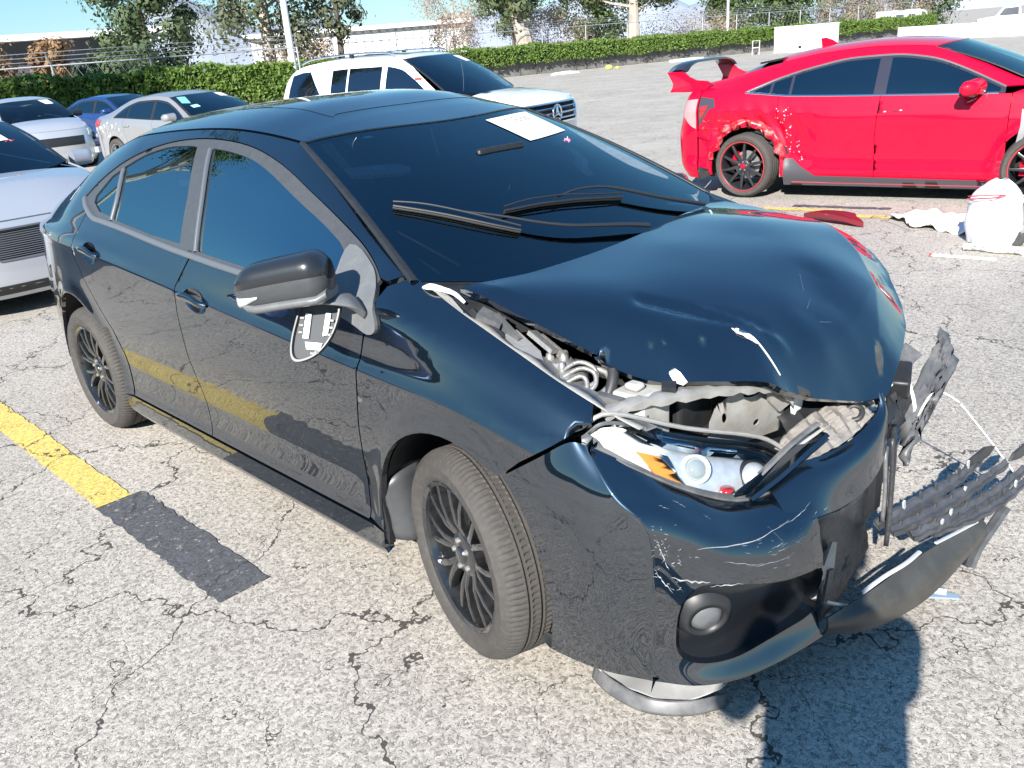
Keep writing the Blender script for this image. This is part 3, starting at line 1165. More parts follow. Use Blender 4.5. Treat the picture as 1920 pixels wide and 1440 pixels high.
# white box trailer, turquoise cabin, white truck, long white wall, tow truck
M_BOXW = mat('white_box_paint', (.80, .80, .79), .5)
bx0 = empty('white_container', (-29.6, 56.0, GZF), R(70), 'plain white box container beyond the red car wing', 'container')
MB().box((0, -1.0, 0), (3.9, 1.0, 1.62)).build('box', M_BOXW, bx0)
MB().box((-.02, -1.02, 1.6), (3.92, 1.02, 1.66)).build('lid', M_BOXW, bx0)
MB().box((.35, -1.03, .22), (.58, -.99, .38)).build('plate', M_BLACK, bx0)
tb = empty('portable_toilet', (-33.0, 70.0, GZF), R(20), 'turquoise portable toilet with pale domed roof', 'toilet')
M_TURQ = mat('turquoise_cabin', (.05, .52, .54), .5)
MB().box((-.72, -.72, 0), (.72, .72, 1.32), taper=.95).build('cabin', M_TURQ, tb)
MB().lathe([(0, .28), (.35, .25), (.65, .12), (.78, 0)], 12, 'z', at=(0, 0, 1.3)).build('roof', mat('pale_turquoise', (.45, .72, .72), .5), tb)
MB().box((-.75, -.4, .05), (-.71, .4, 1.2)).build('door', mat('turq_door', (.04, .44, .47), .5), tb)
wt = empty('white_truck', (-33.2, 80.5, GZF), R(60), 'boxy white service truck parked far off', 'truck')
MB().box((0, -1.1, .55), (2.9, 1.1, 2.15)).build('body', M_BOXW, wt)
MB().prism([(2.9, .5), (4.3, .5), (4.3, 1.2), (3.9, 1.35), (3.5, 2.0), (2.9, 2.1)], -1.05, 1.05, lambda a, b, h: (a, h, b)).build('cab', M_BOXW, wt)
for x in (.5, 3.5):
    for y in (-1.0, 1.0):
        MB().lathe([(0, -.15), (.3, -.15), (.42, -.1), (.42, .1), (.3, .15), (0, .15)], 16, 'y', at=(x, y, .42)).build('wheel', M_TYRE, wt)
for y in (-1.12, 1.12):
    MB().box((.4, y - .01, 1.2), (1.2, y + .01, 1.8)).box((1.7, y - .01, 1.2), (2.4, y + .01, 1.8)).build('side_window', M_SHADEW, wt)
MB().prism([(3.05, 1.35), (3.7, 1.4), (3.45, 1.9), (3.05, 1.95)], -1.07, 1.07, lambda a, b, h: (a, h, b)).build('cab_window', GL0 if 'GL0' in globals() else M_SHADEW, wt)
lw = empty('low_white_wall', (-26.2, 66.8, GZF), math.atan2(-3.5, 12.5), 'long low white wall beyond the red car roof', 'wall')
MB().box((0, -.15, -.4), (14, .15, .95)).build('wall_face', M_BOXW, lw)
for k in range(5):
    MB().box((2.8 * k - .02, -.17, -.3), (2.8 * k + .02, .17, .97)).build('joint', M_WALLC, lw)
tw = empty('tow_truck', (-21.5, 72.5, GZF), R(-160), 'white pickup tow truck facing left at the far right', 'truck')
MB().prism([(-2.6, .55), (1.2, .55), (1.2, 1.05), (.4, 1.15), (0, 1.2), (-.45, 1.78), (-1.5, 1.82), (-1.6, 1.2), (-2.6, 1.2)], -.95, .95, lambda a, b, h: (a, h, b)).build('cab', M_BOXW, tw)
MB().prism([(-.15, 1.22), (-.5, 1.70), (-1.4, 1.74), (-1.45, 1.22)], -.97, .97, lambda a, b, h: (a, h, b)).build('side_window', M_SHADEW, tw)
MB().box((-5.2, -1.0, .75), (-2.5, 1.0, 1.0)).build('bed', M_STEEL, tw)
MB().box((-2.45, -.9, 1.0), (-2.2, .9, 2.1)).tube([(-2.4, 0, 1.8), (-4.6, 0, 2.4)], .09, 6).build('boom', mat('boom_red', (.35, .05, .05), .5), tw)
for x in (.5, -3.9):
    for y in (-.9, .9):
        MB().lathe([(0, -.14), (.28, -.14), (.42, -.1), (.42, .1), (.28, .14), (0, .14)], 16, 'y', at=(x, y, .42)).build('wheel', M_TYRE, tw)
yp = empty('yellow_post', (-31.0, 75.0, GZF), 0, 'cream bollard post beside the white truck', 'post')
MB().tube([(0, 0, 0), (0, 0, 2.0)], .12, 8).build('shaft', mat('cream_paint', (.66, .58, .36), .6), yp)
MB().tube([(0, 0, 2.0), (0, 0, 2.06)], [.12, .04], 8).build('cap', MATS['cream_paint'], yp)

# litter along the wall foot
yb = MB()
yb.lathe([(0, .0), (.2, .02), (.26, .14), (.18, .26), (.06, .3), (0, .29)], 9, 'z', at=(-34.2, 42.6, GZF)).lathe([(0, 0), (.15, .02), (.18, .11), (.06, .16)], 8, 'z', at=(-34.0, 43.2, GZF))
tag(yb.build('yellow_bag', mat('yellow_plastic', (.50, .47, .14), .5)), 'yellow plastic bag lying at the foot of the wall', 'bag')
tag(MB().box((-1.4, -.15, 0), (1.4, .15, .15), rot=Matrix.Rotation(R(76), 3, 'Z'), at=(-33.6, 50.2, GZF)).box((-1.0, -.12, .15), (1.0, .12, .17), rot=Matrix.Rotation(R(76), 3, 'Z'), at=(-33.6, 50.2, GZF)).build('wheel_stop', M_BOXW), 'white concrete wheel stop lying near the hedge wall', 'kerb')
tag(MB().prism([(-.9, 0), (.9, 0), (.7, .1), (.2, .16), (-.6, .12)], -.2, .2, lambda a, b, h: (-35.2 + a * .25 + h, 39.6 + a, GZF + b)).build('rubble_heap', M_BOXW), 'flat pale rubble left of the yellow bag', 'rubble')
ct = empty('hand_cart', (-31.2, 54.6, GZF), 0, 'small white folding cart beside the container', 'cart')
MB().tube([(0, 0, 0), (0, 0, .9), (.3, .4, .9), (.3, .4, 0)], .03, 6).tube([(0, 0, .45), (.3, .4, .45)], .03, 6).build('frame', M_BOXW, ct)
MB().lathe([(0, -.04), (.1, -.04), (.1, .04), (0, .04)], 10, 'y', at=(.15, .2, .1)).build('wheel', M_TYRE, ct)
# parked car roofs beyond the fence
for k, (x, y) in enumerate(((-47.5, 38.5), (-52, 33.5))):
    c_ = empty('far_car', (x, y, GZF), R(75), ['silver car roof glimpsed through the fence left of the peeling trunk', 'dark car roof glimpsed behind the bare twigs'][k], 'car')
    MB().prism([(-2.2, .3), (2.2, .3), (2.2, .8), (1.2, .95), (.6, 1.4), (-1.0, 1.42), (-1.7, 1.0), (-2.2, .95)], -.85, .85, lambda a, b, h: (a, h, b)).build('body', [M_STEEL, M_SHADEW][k], c_)
    MB().prism([(1.0, .97), (.55, 1.34), (-.9, 1.36), (-1.5, 1.0)], -.87, .87, lambda a, b, h: (a, h, b)).build('side_window', M_SHADEW, c_)
# mountains far off, their haze put into the blue-grey colour
mt = []
rm = random.Random(4)
nx = 60
for i in range(nx + 1):
    a = R(100 + 75 * i / nx)
    hgt = 120 + 90 * math.sin(i * .32 + .5) + 50 * math.sin(i * .9) + rm.uniform(-14, 14)
    mt.append([(3200 * math.cos(a), 3200 * math.sin(a), -30), (3400 * math.cos(a), 3400 * math.sin(a), max(30, hgt) * .55), (3700 * math.cos(a), 3700 * math.sin(a), max(40, hgt)), (4300 * math.cos(a), 4300 * math.sin(a), -20)])
tag(grid_obj('mountains', mt, mat('mountain_haze', (.30, .33, .38), .95, var=.15, vscale=.004)), kind='structure')

# ---------------------------------------------------------------- car building kit
class Body:
    """side skin y = +-w(x,z) from a stack of rows, each row given along x; plus top and nose skins"""

    def __init__(self, rows, wheels=(), flare=.010):
        # rows: list of (PC z(x), PC w(x)) from sill to roof edge
        self.rows = rows
        self.wheels = wheels
        self.flare = flare
        self.extra = None

    def w(self, x, z):
        x = np.asarray(x, float)
        z = np.asarray(z, float)
        Z = np.stack([r_[0](x) for r_ in self.rows], 1)
        W = np.stack([r_[1](x) for r_ in self.rows], 1)
        v = rows_eval(Z, W, z)
        for cx, cz, rx, rz in self.wheels:
            q = np.sqrt(((x - cx) / rx)**2 + ((z - cz) / rz)**2)
            v = v + self.flare * np.exp(-((q - 1.0) / .13)**2) * (z > cz - .1)
        if self.extra is not None:
            v = v + self.extra(x, z)
        return v

    def side(self, sgn=-1, off=0.0):
        def f(x, z):
            return np.stack([x, sgn * (self.w(x, z) + off), z], 1)
        return f

    def zr(self, x):
        return self.rows[-1][0](x)

    def wr(self, x):
        return self.rows[-1][1](x)

    def top(self, h, p=2.6, off=0.0):
        """skin between the two roof edges; domain (x, v) with v=y/wr in -1..1 ; h(x)=crown"""
        def f(x, v):
            wr = self.wr(x)
            z = self.zr(x) + h(x) * (1 - np.abs(v)**p) + off
            return np.stack([x, v * wr, z], 1)
        return f

    def nose(self, x0, xf, n=2.6, sgn=1):
        """wrap-round front (sgn=1) or rear (sgn=-1); domain (t in -1..1, z)"""
        def f(t, z):
            th = np.clip(t, -1, 1) * math.pi / 2
            w0 = self.w(np.full_like(z, x0), z)
            c, s = np.abs(np.cos(th))**(2 / n), np.abs(np.sin(th))**(2 / n) * np.sign(th)
            return np.stack([x0 + (xf(z) - x0) * c, w0 * s, z], 1)
        return f


def make_wheel(name, parent, at, rad, rimr, width, spokes, mats, side=-1, steer=0.0, camber=0.0, detail=2, stripe=None, cap_mat=None, hub=None, spin=0.0, proto=None):
    """wheel (rim) > tyre, brake_disc, wheel_cap, lug nuts. Axis along y, outer face towards side"""
    M_rim, M_tyre = mats
    w2 = width / 2
    if proto is not None:
        root = proto.copy()
        COL.objects.link(root)
        kids = [(c, c.copy()) for c in proto.children]
        for c, k in kids:
            COL.objects.link(k)
            k.parent = root
            k.matrix_parent_inverse = c.matrix_parent_inverse
        root.parent = parent
        root.location = at
        root.rotation_euler = (camber, spin, steer + (math.pi if side > 0 else 0))
        return root
    # all built for the right-hand side (outer face at -y), at origin
    m = MB()
    rr = rimr
    prof = [(rr + .004, -w2 + .012), (rr + .010, -w2 + .004), (rr + .002, -w2 + .0), (rr - .010, -w2 + .006), (rr - .016, -w2 + .03), (rr - .03, w2 * .2), (rr - .03, w2 - .03), (rr + .004, w2 - .01)]
    m.lathe(prof, 64 if detail > 1 else 36, 'y')
    for k in range(spokes[0]):
        a = 2 * math.pi * k / spokes[0]
        kind = spokes[1]
        arms = {'single': [(0, 0)], 'twin': [(-.13, -.085), (.13, .085)], 'y': [(-.06, -.20), (.06, .20)], 'wide': [(0, 0)], 'v': [(-.05, -.21), (.05, .21)], 'split': [(-.085, -.135), (.085, .135)]}[kind]
        wd = {'single': (.020, .013), 'twin': (.011, .008), 'y': (.013, .0105), 'wide': (.034, .026), 'v': (.013, .009), 'split': (.0115, .0085)}[kind]
        for a_in, a_out in arms:
            P = []
            for t in (0, .35, .7, 1.0):
                r_ = .045 + (rr - .012 - .045) * t
                ang = a + a_in + (a_out - a_in) * t
                hw = wd[0] + (wd[1] - wd[0]) * t
                yo = -w2 + .026 - .012 * math.sin(t * 2.4) + (.012 if t == 0 else 0)
                P.append((r_, ang, hw, yo))
            V, F = [], []
            for r_, ang, hw, yo in P:
                c, s = math.cos(ang), math.sin(ang)
                for dx, dy in ((-hw, .016), (-hw * .82, 0), (-hw * .4, -.003), (hw * .4, -.003), (hw * .82, 0), (hw, .016), (hw * .6, .03), (-hw * .6, .03)):
                    V.append((r_ * c - dx * s, yo + dy, r_ * s + dx * c))
            for i in range(3):
                for j in range(8):
                    j2 = (j + 1) % 8
                    F.append((i * 8 + j, i * 8 + j2, (i + 1) * 8 + j2, (i + 1) * 8 + j))
            m.add(V, F)
    m.lathe([(.0, -w2 + .018), (.055, -w2 + .020), (.068, -w2 + .028), (.07, -w2 + .06), (.0, -w2 + .06)], 32, 'y')
    root = m.build(name, M_rim, parent)
    # tyre with grooves and shoulder sipes
    na = 318 if detail > 1 else (72 if detail == 1 else 48)
    sw = rad - rr
    prof = [(rr - .004, -w2 + .014, 0), (rr + .004, -w2 + .002, 0), (rr + .016, -w2 - .006, 0), (rr + .3 * sw, -w2 - .011, 0), (rr + .55 * sw, -w2 - .010, 0), (rr + .60 * sw, -w2 - .0115, 0), (rr + .66 * sw, -w2 - .007, 0), (rr + .85 * sw, -w2 + .005, .4), (rad - .007, -w2 + .016, 1), (rad - .001, -w2 + .032, 1)]
    for g in (-.42, -.05, .30, ):
        c = g * w2
        prof += [(rad, c - .012, 1), (rad, c - .006, 0), (rad - .007, c - .004, 0), (rad - .007, c + .004, 0), (rad, c + .006, 0), (rad, c + .012, 1)]
    prof += [(rad - .001, w2 - .03, 1), (rad - .008, w2 - .014, 1), (rr + .6 * sw, w2 + .008, 0), (rr, w2 - .01, 0)]
    V, F = [], []
    for k in range(na):
        q = 2 * math.pi * k / na
        dip = .0045 if (detail > 1 and k % 3 == 0) else 0
        for r_, h, s in prof:
            rr2 = r_ - dip * s
            V.append((rr2 * math.cos(q + (.012 * s if h < 0 else -.012 * s)), h, rr2 * math.sin(q + (.012 * s if h < 0 else -.012 * s))))
    mm = len(prof)
    for k in range(na):
        k2 = (k + 1) % na
        for i in range(mm - 1):
            F.append((k * mm + i, k * mm + i + 1, k2 * mm + i + 1, k2 * mm + i))
    mobj('tyre', V, F, M_tyre, root, auto=30)
    if stripe is not None:
        MB().lathe([(rr - .002, -w2 - .004), (rr + .006, -w2 - .0075), (rr + .004, -w2 + .002)], 64, 'y').build('rim_stripe', stripe, root, smooth=True)
    MB().lathe([(.06, -.005), (.145, -.005), (.145, .012), (.06, .012)], 48, 'y', at=(0, .0, 0)).lathe([(0, -.03), (.075, -.03), (.08, -.004), (.08, .05), (0, .05)], 24, 'y').build('brake_disc', M_STEEL, root)
    m = MB()
    m.box((-.17, -.035, -.065), (-.09, .045, .065))
    m.build('brake_caliper', hub or M_BLACK, root)
    MB().lathe([(0, -w2 + .008), (.018, -w2 + .0085), (.026, -w2 + .012), (.028, -w2 + .022)], 24, 'y').build('wheel_cap', cap_mat or M_rim, root, smooth=True)
    for k in range(5):
        a = 2 * math.pi * (k + .5) / 5
        MB().lathe([(0, -w2 + .012), (.007, -w2 + .012), (.009, -w2 + .018), (.009, -w2 + .03)], 8, 'y', at=(.044 * math.cos(a), 0, .044 * math.sin(a))).build('lug_nut', M_STEEL, root)
    root.location = at
    root.rotation_euler = (camber, spin, steer + (math.pi if side > 0 else 0))
    return root


def mirror_housing(name, parent, at, sgn, L, H, D, body_mat, scale_tip=.62, signal=None, arm=True):
    """door mirror: a rounded shell; at = inner end centre, extends outwards along sgn*y by L"""
    V, F = [], []
    nu, nv = 14, 20
    for i in range(nu + 1):
        t = i / nu
        # section size along the length, rounded ends
        s = (1 - (1 - scale_tip) * t) * (1 - max(0, (t - .78) / .22)**2.2 * .75) * (1 - max(0, (.10 - t) / .10)**2 * .22)
        for j in range(nv):
            a = 2 * math.pi * j / nv
            ca, sa = math.cos(a), math.sin(a)
            ex = .75
            px = math.copysign(abs(ca)**ex, ca) * D * s * (1.0 if ca > 0 else .62)
            pz = math.copysign(abs(sa)**ex, sa) * H * s
            V.append((at[0] - .10 * t * L / .2 * .5 + px, at[1] + sgn * t * L, at[2] + pz - .012 * t))
    for i in range(nu):
        for j in range(nv):
            j2 = (j + 1) % nv
            q = (i * nv + j, i * nv + j2, (i + 1) * nv + j2, (i + 1) * nv + j)
            F.append(q if sgn < 0 else q[::-1])
    c0 = tuple(range(nv))
    c1 = tuple(nu * nv + j for j in range(nv))
    F += [c0[::-1] if sgn < 0 else c0, c1 if sgn < 0 else c1[::-1]]
    return mobj(name, V, F, body_mat, parent, auto=60)


def strip(name, f, pts, wd, mat_, parent, off=.004, th=.008, k=8):
    """a trim strip of width wd along a polyline in (a,b) space of skin f"""
    P = np.array(spl(pts, k)) if k > 1 else np.array(pts, float)
    d = np.gradient(P, axis=0)
    d /= np.linalg.norm(d, axis=1)[:, None] + 1e-12
    nn = np.stack([-d[:, 1], d[:, 0]], 1)
    G = []
    e = 1e-3
    for s, o_ in ((-1, -th), (-.9, off * .7), (-.5, off), (.5, off), (.9, off * .7), (1, -th)):
        Q = P + nn * s * wd / 2
        X = f(Q[:, 0], Q[:, 1])
        du = f(Q[:, 0] + e, Q[:, 1]) - f(Q[:, 0] - e, Q[:, 1])
        dv = f(Q[:, 0], Q[:, 1] + e) - f(Q[:, 0], Q[:, 1] - e)
        nv = np.cross(du, dv)
        nv /= np.linalg.norm(nv, axis=1)[:, None] + 1e-12
        # outward: away from the car's middle
        out = np.sign((nv * (X - np.array([X[:, 0].mean(), 0, .6]))).sum(1))[:, None]
        G.append(X + nv * out * o_)
    return grid_obj(name, np.array(G), mat_, parent)


def seat(name, parent, at, w=.5, h=.62, m=None, bench=False):
    m = m or M_INT
    b = MB()
    x, y, z = at
    prof = [(.25, .02), (.27, .10), (.22, .16), (-.05, .13), (-.16, .18), (-.30, h + .08), (-.38, h + .09), (-.40, h), (-.26, .1), (-.22, .0)]
    b.prism(prof, -w / 2, w / 2, lambda a, c, q: (x + a, y + q, z + c))
    o = b.build(name, m, parent)
    bevel(o, .035, 3)
    n = (3 if bench else 1)
    for i in range(n):
        yy = y + (0 if n == 1 else (i - 1) * .42)
        hb = MB().box((-.06, -.13, 0), (.06, .13, .17), at=(x - .37, yy, z + h + .11)).build('headrest', m, o)
        bevel(hb, .03, 3)
    return o

# ---------------------------------------------------------------- the black sedan
M_HPAINT = mat('black_clearcoat_paint', (.007, .015, .026), .30, metal=.7, coat=1.0, coat_rough=.010, coat_ior=2.2, spec=.25)
M_HGLASS = glass('dark_tinted_glass', (.030, .034, .038), 5.0, refl=(.70, .95, 1.0))
M_HWIND = glass('windshield_glass', (.58, .63, .65), 2.0, refl=(.75, .95, 1.0))
M_HRIM = mat('gloss_black_wheel', (.012, .013, .015), .22, coat=1, coat_ior=1.6, dirt=(.08, .075, .07), dscale=25, damt=.35)

hero = empty('damaged_sedan', (0, 0, 0), 0, 'black sedan with crumpled hood, torn front bumper and black wheels in the foreground', 'car')

XR = [-3.75, -3.4, -3.0, -2.65, -2.2, -1.5, -1.0, -.5, -.25, 0, .25, .45, .62]


def prow(zs, ws):
    return (PC(*zip(XR, zs)), PC(*zip(XR, ws)))


_c = [.90, .93, .955, .955, .94, .90, .865, .83, .815, .80, .755, .70, .65]
_cw = [.57, .735, .835, .874, .889, .890, .889, .886, .884, .880, .868, .840, .79]
_b = [.965, .995, 1.045, 1.085, 1.072, 1.03, 1.008, .995, 1.00, .945, .865, .795, .73]
_bw = [.51, .665, .755, .795, .815, .835, .842, .846, .842, .828, .805, .772, .72]
_r = [1.0, 1.065, 1.185, 1.318, 1.412, 1.443, 1.405, 1.16, 1.085, 1.005, .912, .83, .76]
_rw = [.46, .575, .578, .562, .552, .556, .550, .655, .710, .738, .735, .705, .65]
HB = Body([
    prow([.15] * 13, [.54, .71, .785, .815, .825, .83, .83, .83, .83, .83, .82, .80, .74]),
    prow([.205] * 13, [.57, .745, .82, .85, .864, .866, .866, .866, .864, .862, .85, .825, .77]),
    prow([.285] * 13, [.58, .758, .832, .858, .866, .866, .866, .866, .866, .868, .858, .832, .778]),
    prow([.33] * 13, [.585, .760, .836, .860, .858, .856, .856, .857, .864, .870, .860, .834, .78]),
    prow([.42] * 13, [.588, .762, .84, .864, .855, .851, .851, .853, .866, .871, .862, .837, .783]),
    prow([.53] * 13, [.588, .762, .842, .868, .866, .864, .864, .866, .872, .873, .865, .84, .787]),
    prow([.66] * 13, [.584, .758, .842, .872, .879, .879, .879, .879, .880, .877, .868, .842, .789]),
    prow([c - .02 for c in _c], [c - .001 for c in _cw]),
    prow(_c, _cw),
    prow([c + .008 for c in _c], [c - .0028 for c in _cw]),
    prow([c + .035 for c in _c], [c - .0138 for c in _cw]),
    prow([c + (b - c) * .62 for c, b in zip(_c, _b)], [c + (b - c) * .60 for c, b in zip(_cw, _bw)]),
    prow(_b, _bw),
    prow([b + (r_ - b) * .5 for b, r_ in zip(_b, _r)], [b + (r_ - b) * (.42 if i < 9 else .35) for i, (b, r_) in enumerate(zip(_bw, _rw))]),
    prow([b + (r_ - b) * .86 for b, r_ in zip(_b, _r)], [b + (r_ - b) * .80 for b, r_ in zip(_bw, _rw)]),
    prow(_r, _rw),
], wheels=((0, .313, .35, .395), (-2.7, .313, .37, .395)), flare=.011)
zc = PC(*zip(XR, _c))
hz = lambda x: float(HB.zr(np.array([x]))[0])

A_F = arc(0, .313, .348, .395, 0, 180, 28)             # front wheel arch, from front to back
A_R = arc(-2.7, .313, .385, .395, 0, 180, 28)
gap_fd = [(-.30, 1.0), (-.335, .90), (-.362, .80), (-.40, .62), (-.425, .45), (-.43, .30)]     # fender / front door
gap_bd = [(-1.40, 1.035), (-1.475, .92), (-1.51, .80), (-1.52, .62), (-1.505, .45), (-1.485, .29)]   # front / rear door
gap_rd = [(-2.46, 1.115), (-2.50, 1.02), (-2.52, .92), (-2.47, .82), (-2.40, .745)]
frame = spl([(-.345, 1.065), (-.41, 1.095), (-.58, 1.162), (-.81, 1.258), (-1.02, 1.335), (-1.285, 1.392), (-1.6, 1.408), (-1.93, 1.385), (-2.22, 1.325), (-2.45, 1.235), (-2.58, 1.145)], 5)
crease = [[(x, float(zc(x)) + d) for x in np.linspace(-3.7, .45, 90)] for d in (-.004, .006)]
rail_pts = [(x, hz(x) - .002) for x in np.linspace(-.25, -3.72, 60)]


def hero_side(sgn, full=True):
    f = HB.side(sgn)
    flip = sgn > 0

    def P(name, poly, m, **k):
        k.setdefault('flip', flip)
        return panel(name, f, poly, m, hero, **k)
    fl = sgn > 0
    # front fender
    top = [(x, hz(x) - .002) for x in np.linspace(-.235, .40, 26)]
    seam = [(.425, .815), (.36, .765), (.27, .705), (.205, .650)]
    if sgn < 0:
        poly = [(-.305, 1.0), (-.30, 1.055)] + top + seam
    else:
        poly = [(-.305, 1.0), (-.30, 1.055)] + top[:16] + [(.12, .90), (.10, .80), (.16, .71)]
    i0 = next(i for i, a in enumerate(A_F) if a[0] < poly[-1][0] - .02)
    arch = A_F[i0:]
    poly = poly + arch[:-1] + [(-.345, .33), (-.345, .285)] + gap_fd[::-1][:-1]
    P('front_fender', poly, M_HPAINT, lines=crease, res=.02, th=.02)
    # doors
    belt = lambda a, b, n: [(x, float(PC(*zip(XR, _b))(x)) + .004) for x in np.linspace(a, b, n)]
    fd = belt(-.31, -1.398, 24) + gap_bd[1:] + [(-.44, .29)] + gap_fd[::-1][:-1]
    ell = lambda x, z: [(x + .004 + .080 * math.cos(a), z - .004 + .042 * math.sin(a) - .0056 * math.cos(a)) for a in np.linspace(0, 2 * math.pi, 28, endpoint=False)]
    P('front_door', fd, M_HPAINT, lines=crease, res=.02, th=.02, holes=[ell(-1.335, .885)])
    arch_d = [a for a in A_R if a[1] > .30 and a[0] > -2.42]
    rd = belt(-1.402, -2.40, 24) + [(-2.46, 1.115)] + gap_rd[1:] + [(-2.36, .700), (-2.27, .60), (-2.235, .50), (-2.23, .29)] + gap_bd[::-1][:-1]
    P('rear_door', rd, M_HPAINT, lines=crease, res=.02, th=.02, holes=[ell(-2.30, .955)])
    # A pillar, cant rail, C pillar and quarter in one pressing
    arch_q = [a for a in A_R if a[0] < -2.30]
    q = rail_pts + [(-3.72, .90), (-3.45, .86), (-3.20, .80), (-3.10, .60), (-3.07, .42)] + [a for a in A_R[::-1] if a[1] > .42 and a[0] < -2.4] + [(-2.33, .60), (-2.315, .45), (-2.32, .285), (-2.238, .29), (-2.243, .50), (-2.278, .605), (-2.365, .705)] + gap_rd[::-1] + [(-2.50, 1.13), (-2.58, 1.14)] + frame[::-1][1:] + [(-.31, 1.06)]
    P('quarter_panel', q, M_HPAINT, lines=crease, res=.02, th=.018)
    # rear bumper flank
    rb = [(-3.72, .885), (-3.45, .85), (-3.205, .79), (-3.105, .60), (-3.075, .41), (-3.06, .30), (-3.1, .17), (-3.72, .17)]
    P('rear_bumper_flank', rb, M_HPAINT, res=.03, th=.015)
    # sill
    P('sill', [(-.345, .283), (-2.315, .283), (-2.315, .20), (-2.0, .165), (-.6, .165), (-.36, .19)], M_HPAINT, res=.03, th=.03)
    # window frames (satin black) with glass set in
    fin = HB.side(sgn, -.006)
    gin = HB.side(sgn, -.012)
    wf = spl([(-1.372, 1.052), (-1.44, 1.22), (-1.52, 1.372)], 4) + spl([(-1.50, 1.378), (-1.356, 1.368), (-1.2, 1.345), (-1.034, 1.298), (-.86, 1.235), (-.716, 1.182), (-.60, 1.135)], 4) + [(-.555, 1.11), (-.53, 1.018)] + [(x, float(PC(*zip(XR, _b))(x)) + .022) for x in np.linspace(-.6, -1.36, 12)]
    wr_ = [(-1.515, 1.058), (-1.565, 1.22), (-1.645, 1.380)] + spl([(-1.70, 1.382), (-1.9, 1.372), (-2.10, 1.338), (-2.255, 1.288)], 4) + spl([(-2.24, 1.27), (-2.19, 1.18), (-2.165, 1.093)], 3) + [(-2.0, 1.082), (-1.75, 1.066)]
    wq = [(-2.187, 1.10), (-2.205, 1.17), (-2.262, 1.272), (-2.285, 1.275), (-2.36, 1.245), (-2.45, 1.165), (-2.44, 1.142), (-2.34, 1.110)]
    outer = [(x, z) for x, z in frame] + [(-2.57, 1.118), (-2.47, 1.10)] + [(x, float(PC(*zip(XR, _b))(x)) + .006) for x in np.linspace(-2.40, -.34, 40)]
    sl = [(-.345, 1.065), (-.335, 1.01), (-.50, 1.006), (-.522, 1.11), (-.58, 1.160), (-.41, 1.095)]
    wfr = panel('window_frame', fin, outer, M_SATIN, hero, holes=[wf, wr_, wq], res=.02, th=.012, flip=fl, gap=.002)
    for nm, w_ in (('front_side_window', wf), ('rear_side_window', wr_), ('quarter_window', wq)):
        panel(nm, gin, inset(w_, -.006), M_HGLASS, hero, res=.03, th=0, flip=fl, gap=0)
    # belt moulding, window divider bars, B pillar bar
    bl = [(x, float(PC(*zip(XR, _b))(x)) + .004) for x in np.linspace(-.50, -2.36, 24)] + [(-2.44, 1.100), (-2.52, 1.125), (-2.575, 1.150)]
    strip('belt_moulding', f, bl, .022, M_TRIMG, hero, off=.006, k=3)
    strip('pillar_moulding', f, [(-1.376, 1.045), (-1.445, 1.22), (-1.527, 1.376)], .014, M_TRIMG, hero, off=.004)
    strip('window_divider', f, [(-2.176, 1.09), (-2.198, 1.18), (-2.255, 1.28)], .018, M_TRIMG, hero, off=.003)
    return f


fR = hero_side(-1)
fL = hero_side(1)

# roof, with the sunroof glass
h_roof = PC((-3.75, .02), (-3.2, .03), (-2.7, .045), (-2.3, .062), (-1.8, .07), (-1.3, .068), (-1.0, .03), (-.8, .02))
f_roof = HB.top(h_roof, 3.2)
v1 = .995
xe_f = lambda v: -.985 + .145 * (1 - abs(v)**2)
xe_r = lambda v: -2.62 - .10 * (1 - abs(v)**2)
vs = np.linspace(-v1, v1, 31)
h_roof2 = PC((-2.9, .05), (-2.6, .060), (-2.3, .068), (-1.8, .072), (-1.3, .078), (-1.05, .055), (-.9, .045), (-.7, .03))


def f_roofx(x, v):
    # roof edge follows the side skin; ahead of the corners it carries on level
    xx = np.minimum(x, -1.0)
    wr = HB.wr(xx)
    z = HB.zr(xx) + h_roof2(x) * (1 - np.abs(v)**3.0) - np.maximum(x + 1.0, 0) * .16
    return np.stack([x, v * wr, z], 1)


rp = [(xe_f(v), v) for v in vs] + [(xe_r(v), v) for v in vs[::-1]]
panel('roof', f_roofx, rp, M_HPAINT, hero, res=.04, th=.012, gap=.001)
sr = [(-1.14, -.64), (-1.11, -.58), (-1.095, -.3), (-1.09, 0), (-1.095, .3), (-1.11, .58), (-1.14, .64), (-1.70, .66), (-1.735, .60), (-1.745, .3), (-1.75, 0), (-1.745, -.3), (-1.735, -.60), (-1.70, -.66)]


def f_sun(x, v):
    p = f_roofx(x, v)
    p[:, 2] += .0015
    return p


panel('sunroof', f_sun, spl(sr, 2, True), mat('sunroof_glass', (.01, .012, .014), .05, coat=1, coat_ior=1.6), hero, res=.04, th=.001)

# windshield (domain v across, u up)
def f_wind(u, v, off=0.0):
    av = np.abs(v)
    yb, yt = .735, .548
    xb = .02 - .24 * av**2.2
    zb_ = 1.0 + .065 * av**2
    xt = -.845 - .15 * av**2
    zt = HB.zr(np.full_like(u, -1.0)) + h_roof2(xt) * (1 - av**3.0) - np.maximum(xt + 1.0, 0) * .16 - .004
    X = xb + (xt - xb) * u
    Y = v * (yb + (yt - yb) * u)
    Z = zb_ + (zt - zb_) * u + .028 * np.sin(math.pi * u) * (1 - .3 * av**2)
    return np.stack([X, Y, Z + off], 1)


wp = [(0, v) for v in np.linspace(-1, 1, 25)] + [(u, 1) for u in np.linspace(.1, .9, 10)] + [(1, v) for v in np.linspace(1, -1, 25)] + [(u, -1) for u in np.linspace(.9, .1, 10)]
panel('windshield', f_wind, wp, M_HWIND, hero, res=.05, th=0, gap=.004, flip=True)
